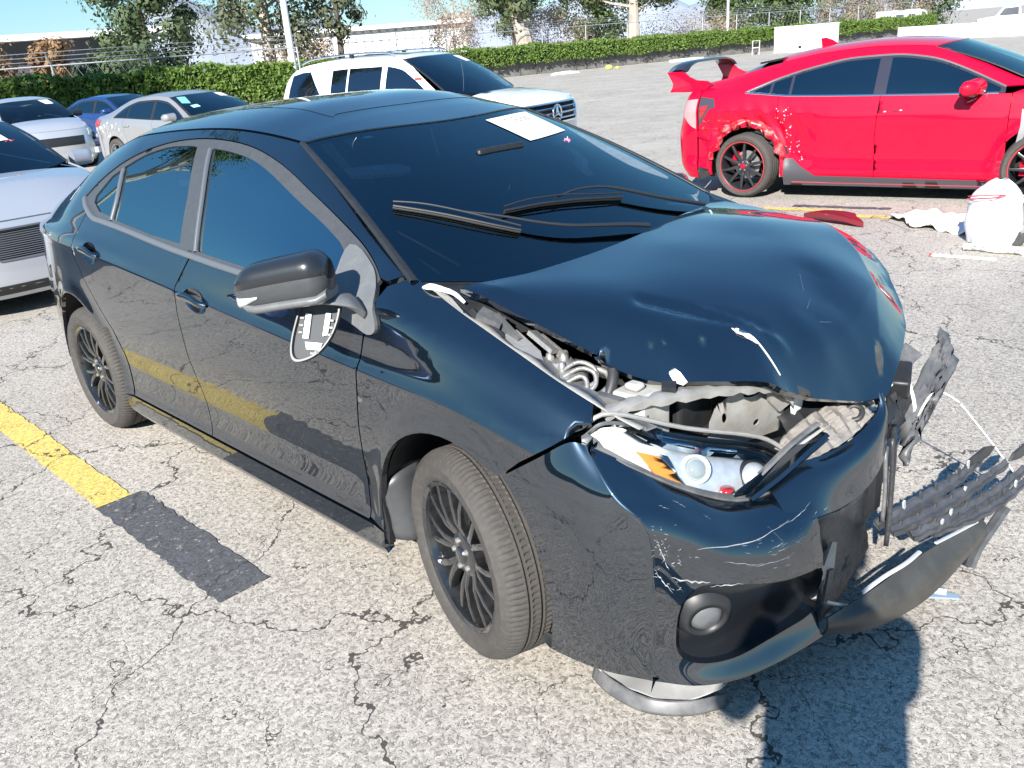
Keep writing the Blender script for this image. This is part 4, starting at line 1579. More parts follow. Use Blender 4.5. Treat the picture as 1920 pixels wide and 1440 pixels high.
# black ceramic band and pillar moulding round the glass
for nm, poly in (('windshield_band', [(0, v) for v in np.linspace(-1, 1, 25)] + [(.055, v) for v in np.linspace(1, -1, 25)]),
                 ('windshield_band', [(.965, v) for v in np.linspace(-1, 1, 25)] + [(1, v) for v in np.linspace(1, -1, 25)]),
                 ('windshield_band', [(u, -1) for u in np.linspace(.06, .96, 12)] + [(u, -.93) for u in np.linspace(.96, .06, 12)]),
                 ('windshield_band', [(u, 1) for u in np.linspace(.06, .96, 12)] + [(u, .93) for u in np.linspace(.96, .06, 12)])):
    panel(nm, lambda u, v: f_wind(u, v, -.006), poly, M_BLACK, hero, res=.05, th=0, gap=0, flip=True)
for sg in (-1, 1):
    strip('windshield_moulding', lambda u, v: f_wind(u, v), [(0.0, sg * 1.005), (.5, sg * 1.005), (1.0, sg * 1.0)], .03, M_BLACK, hero, off=.006, k=10)

# rear window and trunk lid
def f_rear(u, v, off=0.0):
    av = np.abs(v)
    xt = -2.63 - .09 * (1 - av**2)
    xb = -3.16 - .10 * (1 - av**2)
    yt, yb = .548, .60
    zt = HB.zr(np.full_like(u, -2.64)) + .055 * (1 - av**3)
    zb_ = 1.075 + .03 * (1 - av**2)
    return np.stack([xb + (xt - xb) * u, v * (yb + (yt - yb) * u), zb_ + (zt - zb_) * u + .015 * np.sin(math.pi * u) + off], 1)


panel('rear_window', f_rear, wp, M_HGLASS, hero, res=.06, th=0, gap=.003)
h_tr = PC((-3.8, .03), (-3.5, .04), (-3.2, .035), (-2.9, .03))
panel('trunk_lid', HB.top(h_tr, 2.6), [(-3.13, v) for v in np.linspace(-.98, .98, 16)] + [(-3.73, v) for v in np.linspace(.98, -.98, 16)], M_HPAINT, hero, res=.05, th=.015)

# tail: bumper, dented on the near corner, lamps
xt_ = PC((.15, -3.70), (.3, -3.80), (.5, -3.81), (.7, -3.79), (.9, -3.76), (1.03, -3.70))
_fn = HB.nose(-3.70, xt_, 3.0)


def f_tail(t, z):
    return _fn(t, z)


panel('rear_bumper', f_tail, [(-1, .17), (-1, .84), (-.55, .80), (.55, .80), (1, .84), (1, .17)], M_HPAINT, hero, res=.05, th=.02, flip=True)
panel('trunk_face', f_tail, [(-.52, .81), (-.52, .985), (.52, .985), (.52, .81)], M_HPAINT, hero, res=.05, th=.02, flip=True)
for sg in (-1, 1):
    panel('tail_lamp', f_tail, [(sg * .53, .81), (sg * .53, .98), (sg * 1, .985), (sg * 1, .86)], M_RED_LENS, hero, res=.05, th=.03, flip=True)
    panel('tail_lamp', HB.side(sg), [(-3.72, .90), (-3.72, .985), (-3.45, .955), (-3.44, .87)], M_RED_LENS, hero, res=.04, th=.02, flip=sg > 0, gap=.004)

# wheels
hw = make_wheel('wheel', hero, (0, -.762, .313), .313, .221, .205, (8, 'y'), (M_HRIM, M_TYRE), -1, steer=-.265)
make_wheel('wheel', hero, (-2.7, -.762, .313), .313, .221, .205, (8, 'y'), (M_HRIM, M_TYRE), -1, proto=hw, spin=.35)
make_wheel('wheel', hero, (0.0, .762, .313), .313, .221, .205, (8, 'y'), (M_HRIM, M_TYRE), 1, steer=-.265, proto=hw)
make_wheel('wheel', hero, (-2.7, .762, .313), .313, .221, .205, (8, 'y'), (M_HRIM, M_TYRE), 1, proto=hw, spin=.2)
# wheel-house liners
for sg in (-1, 1):
    for cx, rx in ((0, .365), (-2.7, .40)):
        n = 28
        G = [[(cx + rx * math.cos(math.pi * i / n), sg * y, .30 + .42 * math.sin(math.pi * i / n)) for i in range(n + 1)] for y in (.845, .80, .60, .52)]
        G.append([(cx + .01 * math.cos(math.pi * i / n), sg * .52, .30) for i in range(n + 1)])
        grid_obj('wheel_liner', G, M_BLACK, hero)

# door handles: chrome-black bar over a scooped cup
def handle(sgn, x, z, tilt):
    f = HB.side(sgn)
    w0 = float(HB.w(np.array([x]), np.array([z]))[0])
    m = MB()
    n = 14
    V, F = [], []
    for i in range(n + 1):
        t = -1 + 2 * i / n
        r_ = .017 * (1 - .55 * abs(t)**3)
        px = x + t * .102
        pz = z + tilt * t * .10 + .012 * (1 - t * t)
        wy = float(HB.w(np.array([px]), np.array([pz]))[0]) + .024 * (1 - t**6) - .004
        for k in range(10):
            a = 2 * math.pi * k / 10
            V.append((px, sgn * (wy + .010 * math.cos(a)), pz + r_ * math.sin(a)))
    for i in range(n):
        for k in range(10):
            k2 = (k + 1) % 10
            F.append((i * 10 + k, i * 10 + k2, (i + 1) * 10 + k2, (i + 1) * 10 + k))
    m.add(V, F)
    o = m.build('door_handle', M_HPAINT, hero, smooth=True)
    cup = []
    for i in range(9):
        rr = i / 8
        row = []
        for k in range(24):
            a = 2 * math.pi * k / 24
            px, pz = x + .004 + .082 * rr * math.cos(a), z - .004 + .044 * rr * math.sin(a) + tilt * .08 * rr * math.cos(a)
            wy = float(HB.w(np.array([px]), np.array([pz]))[0]) - .026 * (1 - rr**2.5) + .0022
            row.append((px, sgn * wy, pz))
        cup.append(row)
    grid_obj('handle_cup', cup, M_HPAINT, o, wrap=True)


for sg in (-1, 1):
    handle(sg, -1.335, .885, -.07)
    handle(sg, -2.30, .955, -.08)

# ---------------------------------------------------------------- black sedan: crushed front end
class LoftF:
    """smooth surface through a grid of control points: f(u,v), u = column, v = row"""

    def __init__(self, cols):
        self.C = np.array(cols, float)      # (nu, nv, 3)

    def __call__(self, u, v):
        C = self.C
        nu, nv = C.shape[:2]
        # pad for end tangents
        Cp = np.concatenate([2 * C[:1] - C[1:2], C, 2 * C[-1:] - C[-2:-1]], 0)
        Cp = np.concatenate([2 * Cp[:, :1] - Cp[:, 1:2], Cp, 2 * Cp[:, -1:] - Cp[:, -2:-1]], 1)
        u = np.asarray(u, float)
        v = np.asarray(v, float)
        iu = np.clip(np.floor(u).astype(int), 0, nu - 2)
        iv = np.clip(np.floor(v).astype(int), 0, nv - 2)
        tu, tv = u - iu, v - iv

        def wts(t):
            return [.5 * (-t**3 + 2 * t**2 - t), .5 * (3 * t**3 - 5 * t**2 + 2), .5 * (-3 * t**3 + 4 * t**2 + t), .5 * (t**3 - t**2)]
        wu, wv = wts(tu), wts(tv)
        out = 0
        for a in range(4):
            for b in range(4):
                out = out + (wu[a] * wv[b])[:, None] * Cp[iu + a, iv + b]
        return out


M_CRUMB = mat('scuffed_black_plastic', (.028, .029, .032), .42, dirt=(.16, .16, .16), dscale=9, damt=.3, bump=.3, bscale=60)
M_APRON = mat('grey_inner_metal', (.33, .325, .31), .5, metal=.25, dirt=(.20, .17, .13), dscale=11, damt=.7, bump=.25, bscale=25)
M_PRIMER = mat('bare_primer', (.80, .80, .78), .6, var=.08, vscale=60)
M_ALLOY = mat('cast_alloy', (.36, .355, .34), .42, metal=.6, bump=.3, bscale=50, dirt=(.22, .2, .17), dscale=20, damt=.6)
M_HOSE = mat('rubber_hose', (.03, .03, .032), .5)
M_TIE = mat('white_nylon', (.80, .81, .80), .4)
M_GREYP = mat('grey_broken_plastic', (.085, .087, .092), .42, dirt=(.3, .29, .28), dscale=14, damt=.45)


def seg_falloff(x, y, a, b, s):
    ax, ay = a
    bx, by = b
    dx, dy = bx - ax, by - ay
    t = np.clip(((x - ax) * dx + (y - ay) * dy) / (dx * dx + dy * dy), 0, 1)
    d = np.hypot(x - ax - t * dx, y - ay - t * dy)
    return np.exp(-(d / s)**2)


# --- hood
hood_edge = [(-.073, -.705), (.035, -.675), (.125, -.655), (.27, -.615), (.375, -.58), (.455, -.53), (.54, -.45), (.60, -.375), (.645, -.305),
             (.665, -.255), (.69, -.19), (.72, -.10), (.752, -.02), (.772, .03), (.775, .09), (.762, .17), (.738, .26), (.70, .37), (.64, .48), (.56, .58), (.465, .66), (.35, .71), (.15, .715), (-.03, .71), (-.20, .70),
             (-.13, .55), (-.09, .40), (-.04, .15), (-.015, -.05), (-.008, -.25), (-.025, -.48), (-.05, -.62)]
_hc = [(-.073, -.705, 1.066), (.035, -.675, 1.030), (.125, -.655, .998), (.27, -.615, .938), (.375, -.58, .895), (.455, -.53, .868), (.54, -.45, .862), (.60, -.375, .85), (.645, -.305, .822),
       (.665, -.255, .785), (.69, -.19, .752), (.72, -.10, .722), (.752, -.02, .702), (.772, .03, .70), (.775, .09, .722), (.762, .17, .765), (.738, .26, .795), (.70, .37, .825), (.64, .48, .855), (.56, .58, .90), (.465, .66, .945), (.35, .71, .985), (.15, .715, 1.01), (-.03, .71, 1.035), (-.20, .70, 1.05),
       (-.13, .55, 1.052), (-.09, .40, 1.064), (-.04, .15, 1.066), (-.015, -.05, 1.064), (-.008, -.25, 1.060), (-.025, -.48, 1.057), (-.05, -.62, 1.062),
       (.0, -.645, 1.056), (.094, -.60, 1.026), (.235, -.55, .992), (.345, -.515, .955), (.44, -.46, .925),
       (.25, -.42, 1.020), (.25, -.1, 1.032), (.25, .25, 1.040), (.25, .55, 1.028), (.12, 0, 1.055), (.12, .4, 1.058), (.12, -.35, 1.045),
       (.45, -.25, .965), (.45, 0, .985), (.45, .25, .995), (.42, .48, .985), (.55, -.28, .915), (.58, -.12, .905), (.60, .10, .905), (.58, .33, .925), (.68, .05, .835), (.68, .22, .855), (.66, -.08, .835), (.36, -.36, .985), (.62, -.2, .85), (.505, -.385, .905)]
_hz = rbf_fit([(p[0], p[1]) for p in _hc], [p[2] for p in _hc], 2e-4)


def beyond(x, y, L):
    """distance past a polyline, positive on its left-hand side"""
    best = np.full(len(x), 1e9)
    sgn = np.zeros(len(x))
    for (ax, ay), (bx_, by_) in zip(L[:-1], L[1:]):
        dx, dy = bx_ - ax, by_ - ay
        l2 = dx * dx + dy * dy
        t = np.clip(((x - ax) * dx + (y - ay) * dy) / l2, 0, 1)
        d = np.hypot(x - ax - t * dx, y - ay - t * dy)
        c = (dx * (y - ay) - dy * (x - ax)) / math.sqrt(l2)
        m_ = d < best
        best = np.where(m_, d, best)
        sgn = np.where(m_, np.sign(c), sgn)
    return best * np.maximum(sgn, 0)


FOLD = [([(.70, .17), (.60, .36), (.47, .52), (.30, .66)][::-1], .30),        # far front corner
        ([(.62, -.30), (.52, -.385), (.40, -.47), (.235, -.545), (.06, -.61), (-.08, -.66)], .10),   # near flank
        ([(.60, .36), (.655, .12), (.66, -.06), (.62, -.19), (.56, -.27)], .14)]     # nose


def f_hood(x, y, off=0.0):
    z = _hz(x, y)
    for L_, k_ in FOLD:
        z = z - k_ * np.minimum(beyond(x, y, L_), .09)
    z = z - .010 * seg_falloff(x, y, (.30, -.40), (.55, -.22), .022)          # buckle behind the near edge
    z = z + .008 * seg_falloff(x, y, (.42, -.30), (.60, -.20), .016)
    z = z - .006 * seg_falloff(x, y, (.58, -.02), (.50, .16), .05)
    return np.stack([x, y, z + off], 1)


_fl = []
for L_, k_ in FOLD:
    A_ = np.array(L_, float)
    dn = np.gradient(A_, axis=0)
    dn = np.stack([-dn[:, 1], dn[:, 0]], 1) / np.linalg.norm(dn, axis=1)[:, None]
    for o_ in (-.004, .004):
        _fl.append([tuple(p) for p in A_ + dn * o_])


hood = panel('hood', f_hood, spl(hood_edge[:9], 3) + hood_edge[9:20] + spl(hood_edge[20:], 3), M_HPAINT, hero, res=.018, th=.022, gap=0, lines=_fl)
_dk = mat('hood_underside', (.012, .013, .015), .7)
panel('hood_inner', lambda x, y: f_hood(x, y, -.026), inset(spl(hood_edge, 2, True), .02), _dk, hood, res=.06, th=.004, gap=0, flip=True)


def flake(name, f, c, pts, m, parent, off=.0012, sc=1.0):
    """a small irregular patch lying on skin f"""
    poly = [(c[0] + a * sc, c[1] + b * sc) for a, b in pts]
    return panel(name, lambda a, b: _lift(f, a, b, off), poly, m, parent, res=.012 * sc, th=.001, gap=0)


def _lift(f, a, b, off):
    p = f(a, b)
    e = 1e-3
    du = f(a + e, b) - f(a - e, b)
    dv = f(a, b + e) - f(a, b - e)
    n = np.cross(du, dv)
    n /= np.linalg.norm(n, axis=1)[:, None] + 1e-12
    return p + n * off


# paint knocked off along the fold
flake('paint_chip', f_hood, (.535, -.285), [(-.028, -.012), (-.01, -.016), (.012, -.004), (.034, .006), (.04, .016), (.022, .014), (.004, .010), (-.018, .0)], M_PRIMER, hood)
flake('paint_chip', f_hood, (.60, -.27), [(-.035, -.004), (0, -.003), (.035, -.001), (.034, .002), (0, .002), (-.034, .0)], M_PRIMER, hood)
flake('paint_chip', f_hood, (.478, -.495), [(-.022, -.010), (0, -.016), (.02, -.006), (.024, .006), (0, .010), (-.018, .006)], M_PRIMER, hood)
for _k, (_x, _y, _a, _l) in enumerate([(.50, .09, 2.2, .04), (.56, .02, 1.9, .03), (.62, .0, 1.2, .02)]):
    ca, sa = math.cos(_a), math.sin(_a)
    flake('scratch', f_hood, (_x, _y), [(ca * _l - sa * .0008, sa * _l + ca * .0008), (-ca * _l - sa * .0012, -sa * _l + ca * .0012), (-ca * _l + sa * .0006, -sa * _l - ca * .0006), (ca * _l + sa * .0005, sa * _l - ca * .0005)], mat('scratch_mark', (.05, .08, .12), .5), hood, off=.0008)

# --- bumper cover (near half), torn off at the middle
BC = [
    [(.205, -.868, .650), (.270, -.872, .575), (.318, -.873, .48), (.342, -.870, .37), (.345, -.865, .27), (.325, -.856, .17)],
    [(.315, -.850, .725), (.345, -.865, .64), (.385, -.869, .52), (.405, -.866, .38), (.41, -.861, .27), (.40, -.848, .168)],
    [(.388, -.818, .775), (.43, -.845, .68), (.475, -.855, .56), (.495, -.850, .40), (.50, -.844, .28), (.49, -.828, .166)],
    [(.428, -.795, .772), (.525, -.818, .680), (.603, -.800, .600), (.612, -.800, .43), (.600, -.782, .265), (.598, -.782, .165)],
    [(.50, -.735, .722), (.585, -.735, .655), (.655, -.738, .578), (.680, -.738, .41), (.672, -.715, .255), (.690, -.728, .165)],
    [(.575, -.64, .648), (.645, -.645, .600), (.715, -.655, .530), (.742, -.655, .40), (.728, -.632, .25), (.755, -.645, .165)],
    [(.635, -.53, .578), (.70, -.54, .550), (.760, -.55, .490), (.785, -.545, .38), (.762, -.522, .245), (.795, -.535, .163)],
    [(.685, -.40, .555), (.74, -.42, .538), (.795, -.43, .485), (.818, -.43, .37), (.795, -.412, .24), (.822, -.425, .162)],
    [(.70, -.30, .592), (.75, -.33, .565), (.80, -.36, .505), (.828, -.36, .37), (.81, -.350, .24), (.835, -.36, .163)],
]
_bc = [np.array(c) for c in BC]
_bl = LoftF(_bc[:3] + [_bc[3] * .90 + _bc[2] * .10, _bc[3], _bc[3] * .90 + _bc[4] * .10] + _bc[4:])


def f_bump(u, v):
    return _bl(np.interp(u, [-1, 0, 1, 2, 2.9, 3, 3.1, 4, 5, 6, 7, 8, 9], [-1, 0, 1, 2, 3, 4, 5, 6, 7, 8, 9, 10, 11]), v)


fog = spl([(3.62, 3.75), (3.78, 3.05), (4.3, 2.72), (5.2, 2.70), (6.4, 2.82), (7.78, 2.95), (7.80, 3.5), (7.78, 4.02), (6.6, 4.22), (5.4, 4.35), (4.3, 4.38), (3.75, 4.2)], 3, True)
_rt = random.Random(11)
torn = [(8.0, .02)] + [(8.0 + _rt.uniform(-.14, .03), v) for v in np.linspace(.2, 4.9, 22)] + [(8.0, 5.0)]
bp_poly = [(u, 0.0) for u in np.linspace(0.0, 7.9, 40)] + torn + [(u, 5.0) for u in np.linspace(7.9, 0, 40)]
bumper = panel('front_bumper', f_bump, bp_poly, M_HPAINT, hero, holes=[fog], res=.11, th=.045, gap=0, flip=True, lines=[[(q, .02), (q, 2.7)] for q in (2.9, 3.0, 3.1)] + [[(q, 2.7), (q, 4.98)] for q in (2.9, 3.0, 3.1)])


def back(f, d):
    return lambda u, v: _lift(f, u, v, d)


# lower lip fold under the bumper
LIP = [[tuple(f_bump(np.array([u]), np.array([5.0]))[0]), tuple(f_bump(np.array([u]), np.array([5.0]))[0] + np.array((-.05, .02, -.012))), tuple(f_bump(np.array([u]), np.array([5.0]))[0] + np.array((-.10, .03, .01)))] for u in np.linspace(0, 8, 17)]
grid_obj('bumper_lip', np.array(LIP), M_BLACK, bumper)
# fog-lamp bezel and lamp
fb = panel('fog_lamp_pocket', lambda u, v: _lift(f_bump, u, v, .040), inset(fog, -.06), mat('gloss_black_plastic', (.010, .011, .013), .22), hero, res=.14, th=0, gap=0, flip=True)
mm = _lift(f_bump, np.array([4.45]), np.array([3.50]), .026)[0]
nrm = _lift(f_bump, np.array([4.66]), np.array([3.36]), 1.0)[0] - f_bump(np.array([4.66]), np.array([3.36]))[0]
nv_ = Vector(-nrm).normalized()
rotm = nv_.to_track_quat('Y', 'Z').to_matrix()
m = MB().lathe([(0, .010), (.024, .007), (.036, .0), (.042, -.008)], 28, 'y')
o = m.build('fog_lamp_lens', mat('frosted_fog_lens', (.11, .115, .12), .35, coat=.4), fb, smooth=True)
o.matrix_local = Matrix.Translation(Vector(mm)) @ rotm.to_4x4()
m = MB().lathe([(.042, -.012), (.044, .006), (.056, .004), (.074, -.022)], 28, 'y')
o = m.build('fog_lamp_ring', M_BLACK, fb, smooth=True)
o.matrix_local = Matrix.Translation(Vector(mm)) @ rotm.to_4x4()

# scuffs on the bumper corner
M_SCR = mat('scratch_white', (.30, .31, .32), .6, var=.35, vscale=90)


def scuff(f, u, v, du, dv, w, n=10, seed=0, parent=None, m=None):
    r_ = random.Random(seed)
    a, b = [], []
    for i in range(n + 1):
        t = i / n
        uu, vv = u + du * t + r_.uniform(-.03, .03) * .6, v + dv * t + r_.uniform(-.03, .03) * .6
        ww = .48 * w * (.2 + .8 * math.sin(math.pi * t)) * r_.uniform(.4, 1.0)
        a.append((uu, vv - ww))
        b.append((uu, vv + ww))
    panel('scratch', lambda p, q: _lift(f, p, q, -.0007), a + b[::-1], m or M_SCR, parent, res=.08, th=0, gap=0, flip=True)


for k, (u, v, du, dv, w) in enumerate([(4.3, 2.15, 2.6, -.75, .030), (6.6, 1.45, 1.3, .05, .02), (3.3, 2.2, .25, .35, .05), (3.1, 2.55, .5, .3, .03), (3.6, 2.65, .9, .02, .035), (6.3, 2.1, 1.3, -.1, .03), (6.7, 2.0, .25, .2, .06), (6.2, 2.0, .3, -.05, .02), (6.35, 1.35, .15, .6, .02), (7.3, 2.25, .5, .0, .025), (4.4, .9, .25, .12, .025), (3.9, 1.2, .2, .08, .02), (5.5, 2.35, 1.1, -.05, .012), (4.9, 2.28, 1.0, .03, .012), (3.25, 2.0, .12, .35, .02), (3.42, 2.05, .12, .3, .015), (5.0, 1.1, .1, .12, .02), (4.5, 2.72, .8, -.03, .02)]):
    scuff(f_bump, u, v, du, dv, w, seed=k, parent=bumper)
rs = random.Random(5)
for k in range(46):
    u = rs.gauss(3.35, .35)
    v = rs.gauss(2.35, .28)
    scuff(f_bump, u, v, rs.uniform(.02, .12), rs.uniform(-.03, .02), rs.uniform(.006, .016), n=3, seed=100 + k, parent=bumper)
for k in range(40):
    u = rs.gauss(6.8, .6)
    v = rs.gauss(2.05, .16)
    scuff(f_bump, u, v, rs.uniform(.04, .22), rs.uniform(-.05, .05), rs.uniform(.006, .016), n=3, seed=200 + k, parent=bumper)

# upper brow of the bumper, bent up to the hood tip
BR = [
    [(.66, -.40, .575), (.715, -.42, .56), (.775, -.44, .50)],
    [(.70, -.315, .605), (.75, -.33, .578), (.80, -.362, .506)],
    [(.735, -.21, .600), (.785, -.22, .578), (.815, -.24, .49)],
    [(.755, -.10, .605), (.80, -.11, .585), (.825, -.12, .50)],
    [(.768, -.02, .625), (.803, -.02, .605), (.815, -.01, .53)],
    [(.772, .03, .655), (.792, .04, .645), (.79, .07, .59)],
    [(.758, .05, .695), (.768, .06, .690), (.768, .085, .66)],
]
f_brow = LoftF(BR)
panel('bumper_brow', f_brow, [(u, 0) for u in np.linspace(0, 6, 25)] + [(u, 2) for u in np.linspace(6, 0, 25)], M_HPAINT, hero, res=.12, th=.008, gap=0, flip=True)

# --- headlamp
HLt = [(.392, -.770, .780), (.440, -.715, .812), (.530, -.535, .730), (.612, -.325, .648), (.665, -.255, .590)]
HLb = [(.400, -.778, .770), (.500, -.732, .722), (.588, -.625, .640), (.650, -.490, .570), (.690, -.375, .560)]
cols = []
for t, b in zip(HLt, HLb):
    t, b = np.array(t), np.array(b)
    n = np.array((.45, -.45, .77))
    mid = (t + b) / 2 + n * .022 * (np.linalg.norm(t - b) / .2)
    cols.append([t, mid, b])
f_lens = LoftF(cols)
lamp = panel('headlamp', f_lens, [(u, 0) for u in np.linspace(0, 4, 17)] + [(u, 2) for u in np.linspace(4, 0, 17)], glass('lamp_cover', (.90, .93, .95), 1.28), hero, res=.15, th=0, gap=.01, flip=True)
M_LAMP = mat('lamp_reflector', (.68, .70, .72), .30, metal=.45, var=.12, vscale=40)
M_LAMPW = mat('lamp_white_housing', (.80, .80, .78), .35, var=.06, vscale=50)


def in_lamp(d):
    def f(u, v):
        p = f_lens(u, v)
        return p + np.array((-.5, .35, -.8)) * d
    return f


panel('lamp_bowl', in_lamp(.030), [(.1, .12), (1.2, .08), (1.75, .9), (2.0, 1.9), (1.0, 1.93), (.15, 1.8)], M_LAMPW, lamp, res=.2, th=.01, gap=0, flip=True)
panel('amber_reflector', in_lamp(.014), [(1.25, 1.25), (1.6, 1.15), (2.0, 1.86), (1.5, 1.88)], M_AMBER, lamp, res=.2, th=.006, gap=0, flip=True)
panel('lamp_bowl', in_lamp(.045), [(1.55, .12), (3.85, .12), (3.85, 1.88), (1.95, 1.9), (1.6, 1.0)], M_LAMP, lamp, res=.2, th=.01, gap=0, flip=True)
panel('lamp_shelf', in_lamp(.016), [(1.3, .06), (3.1, .06), (3.4, .42), (2.4, .52), (1.75, .48)], mat('lamp_chrome_shelf', (.50, .58, .66), .10, metal=1.0), lamp, res=.2, th=.02, gap=0, flip=True)
panel('lamp_bezel', in_lamp(.008), [(0, 0), (4, 0), (4, 2), (0, 2)], M_GREYP, lamp, holes=[[(.22, .22), (1.1, .06), (3.7, .07), (3.8, 1.0), (3.4, 1.86), (1.5, 1.9), (.5, 1.72)]], res=.12, th=.012, gap=.0, flip=True)
for (u, v, r_, nm) in ((2.2, 1.12, .030, 'projector_lens'), (3.25, 1.1, .036, 'high_beam_reflector')):
    c = in_lamp(.035)(np.array([u]), np.array([v]))[0]
    nn = Vector((.70, -.45, .5)).normalized()
    q = nn.to_track_quat('Y', 'Z').to_matrix().to_4x4()
    o = MB().lathe([(0, r_ * .42), (r_ * .5, r_ * .36), (r_ * .85, r_ * .12), (r_, -.004)], 24, 'y').build(nm, mat('projector_glass', (.30, .33, .34), .04, coat=1, coat_ior=1.7) if nm[0] == 'p' else M_LAMP, lamp, smooth=True)
    o.matrix_local = Matrix.Translation(Vector(c)) @ q
    o = MB().lathe([(r_, -.006), (r_ * 1.08, .006), (r_ * 1.22, .004), (r_ * 1.35, -.03)], 24, 'y').build('lamp_ring', M_LAMPW if nm[0] == 'p' else M_BLACK, lamp, smooth=True)
    o.matrix_local = Matrix.Translation(Vector(c)) @ q
c = in_lamp(.03)(np.array([2.75]), np.array([1.62]))[0]
MB().lathe([(0, .004), (.016, .003), (.018, -.004)], 16, 'z', at=tuple(c)).build('marker_lens', M_RED_LENS, lamp, smooth=True)
# seal and torn flange round the lamp
pts = [np.array(p) + np.array((.004, -.006, -.004)) for p in spl(HLb, 5)]
MB().tube(pts, .0045, 8).build('lamp_seal', M_GREYP, lamp)
pts = [np.array(p) + np.array((-.008, .008, .010)) for p in spl(HLt, 5)]
MB().tube(pts, .006, 8).build('lamp_flange', M_APRON, lamp)

# --- grille bar stub bent over the lamp's inner end
MB().prism([(-.03, -.006), (.03, -.010), (.034, .002), (-.028, .010)], 0, 1, lambda a, b, h: ((.652 + .05 * h) + a * .3, -.47 + .22 * h + a * .8, .575 + .055 * h + .02 * math.sin(h * 3) + b)).build('grille_bar', M_HPAINT, hero)
MB().tube(spl([(.67, -.47, .565), (.70, -.38, .60), (.725, -.30, .64), (.74, -.22, .665)], 5), [.016] * 16, 6, squash=.5).build('grille_bar', M_HPAINT, hero)
MB().tube(spl([(.66, -.40, .60), (.69, -.30, .655), (.71, -.20, .68)], 5), [.010] * 11, 6, squash=.6).build('grille_bar', M_GREYP, hero)

# --- engine bay
bay = MB()
bay.box((-.12, -.60, .22), (-.08, .60, .98))                   # firewall
bay.box((-.1, -.60, .22), (.55, .60, .26))
o = bay.build('engine_bay', mat('engine_bay_dark', (.02, .02, .021), .7, dirt=(.07, .065, .06), dscale=9, damt=.6), hero)
eng = MB().box((-.02, -.32, .26), (.34, .38, .74)).box((.02, -.25, .74), (.28, .30, .82)).build('engine', mat('engine_black', (.03, .03, .031), .5, bump=.3, bscale=20), hero)
bevel(eng, .02, 2)
# inner fender apron with its top flange
G = []
xs_ = np.linspace(-.20, .50, 30)
for dy, dz in ((.004, -.020), (.030, -.028), (.032, -.040), (.075, -.046), (.095, -.060), (.105, -.16), (.12, -.34)):
    G.append([(x, -(float(HB.wr(np.array([x]))[0]) - dy), hz(x) + dz + (.006 * math.sin(x * 41) if dy > .02 else 0)) for x in xs_])
grid_obj('apron', np.array(G), M_APRON, hero, th=.003)
# hinge and torn cowl corner
MB().prism([(-.02, -.012), (.05, -.006), (.10, -.03), (.105, -.016), (.05, .010), (-.015, .014)], -.004, .004, lambda a, b, h: (-.14 + a * .9, -.737 + b * .7 + a * .2, 1.056 - a * .5 + h * .7)).build('torn_cowl_end', M_APRON, hero)
MB().tube(spl([(-.185, -.742, 1.056), (-.15, -.74, 1.062), (-.115, -.728, 1.056), (-.09, -.712, 1.044), (-.06, -.705, 1.022)], 4), [.004, .006, .008, .009, .009, .009, .008, .008, .007, .007, .007, .006, .006, .006, .005, .005, .004], 7).build('torn_cowl_end', M_PRIMER, hero)
MB().box((-.035, -.02, -.012), (.035, .02, .012), rot=Matrix.Rotation(.5, 3, 'Y') @ Matrix.Rotation(.4, 3, 'Z'), at=(.02, -.69, .985)).box((-.05, -.006, -.02), (.05, .006, .02), rot=Matrix.Rotation(.6, 3, 'Y'), at=(.06, -.675, .955)).build('hood_hinge', M_GREYP, hero)
MB().tube(spl([(-.04, -.70, 1.0), (.0, -.705, .975), (.05, -.70, .955), (.07, -.69, .93)], 4), .012, 8).build('hood_hinge', M_BLACK, hero)
# bracket, strut top, clips, hoses seen along the slot
b1 = MB()
b1.prism([(0, -.03), (.10, -.02), (.16, -.05), (.17, -.03), (.11, .012), (.02, .02)], -.012, .012, lambda a, b, h: (.06 + a, -.675 + b, .945 - a * .42 + h + .4 * b)).build('bracket', M_ALLOY, hero)
MB().box((-.045, -.018, -.006), (.045, .018, .006), rot=Matrix.Rotation(.45, 3, 'Y') @ Matrix.Rotation(-.3, 3, 'X'), at=(.165, -.645, .935)).box((-.045, -.004, -.012), (.045, .004, .012), rot=Matrix.Rotation(.45, 3, 'Y'), at=(.18, -.628, .918)).build('bracket', M_ALLOY, hero)
st = MB().lathe([(0, .03), (.035, .028), (.05, .012), (.075, .005), (.08, -.03)], 18, 'z', at=(.20, -.63, .862))
st.build('strut_top', M_ALLOY, hero)
for (x, y, z, r_) in ((.185, -.645, .893, .013), (.215, -.625, .893, .014), (.20, -.605, .892, .012), (.235, -.655, .885, .010)):
    MB().lathe([(0, r_ * 1.3), (r_ * .7, r_ * 1.1), (r_, 0), (r_ * 1.1, -r_)], 10, 'z', at=(x, y, z)).build('stud', M_ALLOY, hero, smooth=True)
for k, pts in enumerate([
        [(.235, -.665, .872), (.26, -.62, .890), (.295, -.60, .875), (.315, -.62, .848), (.30, -.655, .838)],
        [(.25, -.675, .862), (.275, -.632, .880), (.305, -.612, .868), (.322, -.632, .842), (.305, -.665, .826)],
        [(.262, -.682, .850), (.285, -.65, .866), (.30, -.64, .858), (.312, -.655, .838), (.29, -.678, .818)],
        [(.28, -.59, .87), (.32, -.58, .86), (.345, -.60, .84), (.34, -.64, .82)]]):
    MB().tube(spl(pts, 5), .0065 if k < 3 else .009, 8).build('brake_pipe', M_ALLOY, hero, smooth=True)
MB().tube(spl([(.30, -.56, .90), (.335, -.575, .875), (.352, -.60, .845), (.352, -.63, .80), (.34, -.65, .74)], 5), .015, 10).build('hose', M_HOSE, hero, smooth=True)
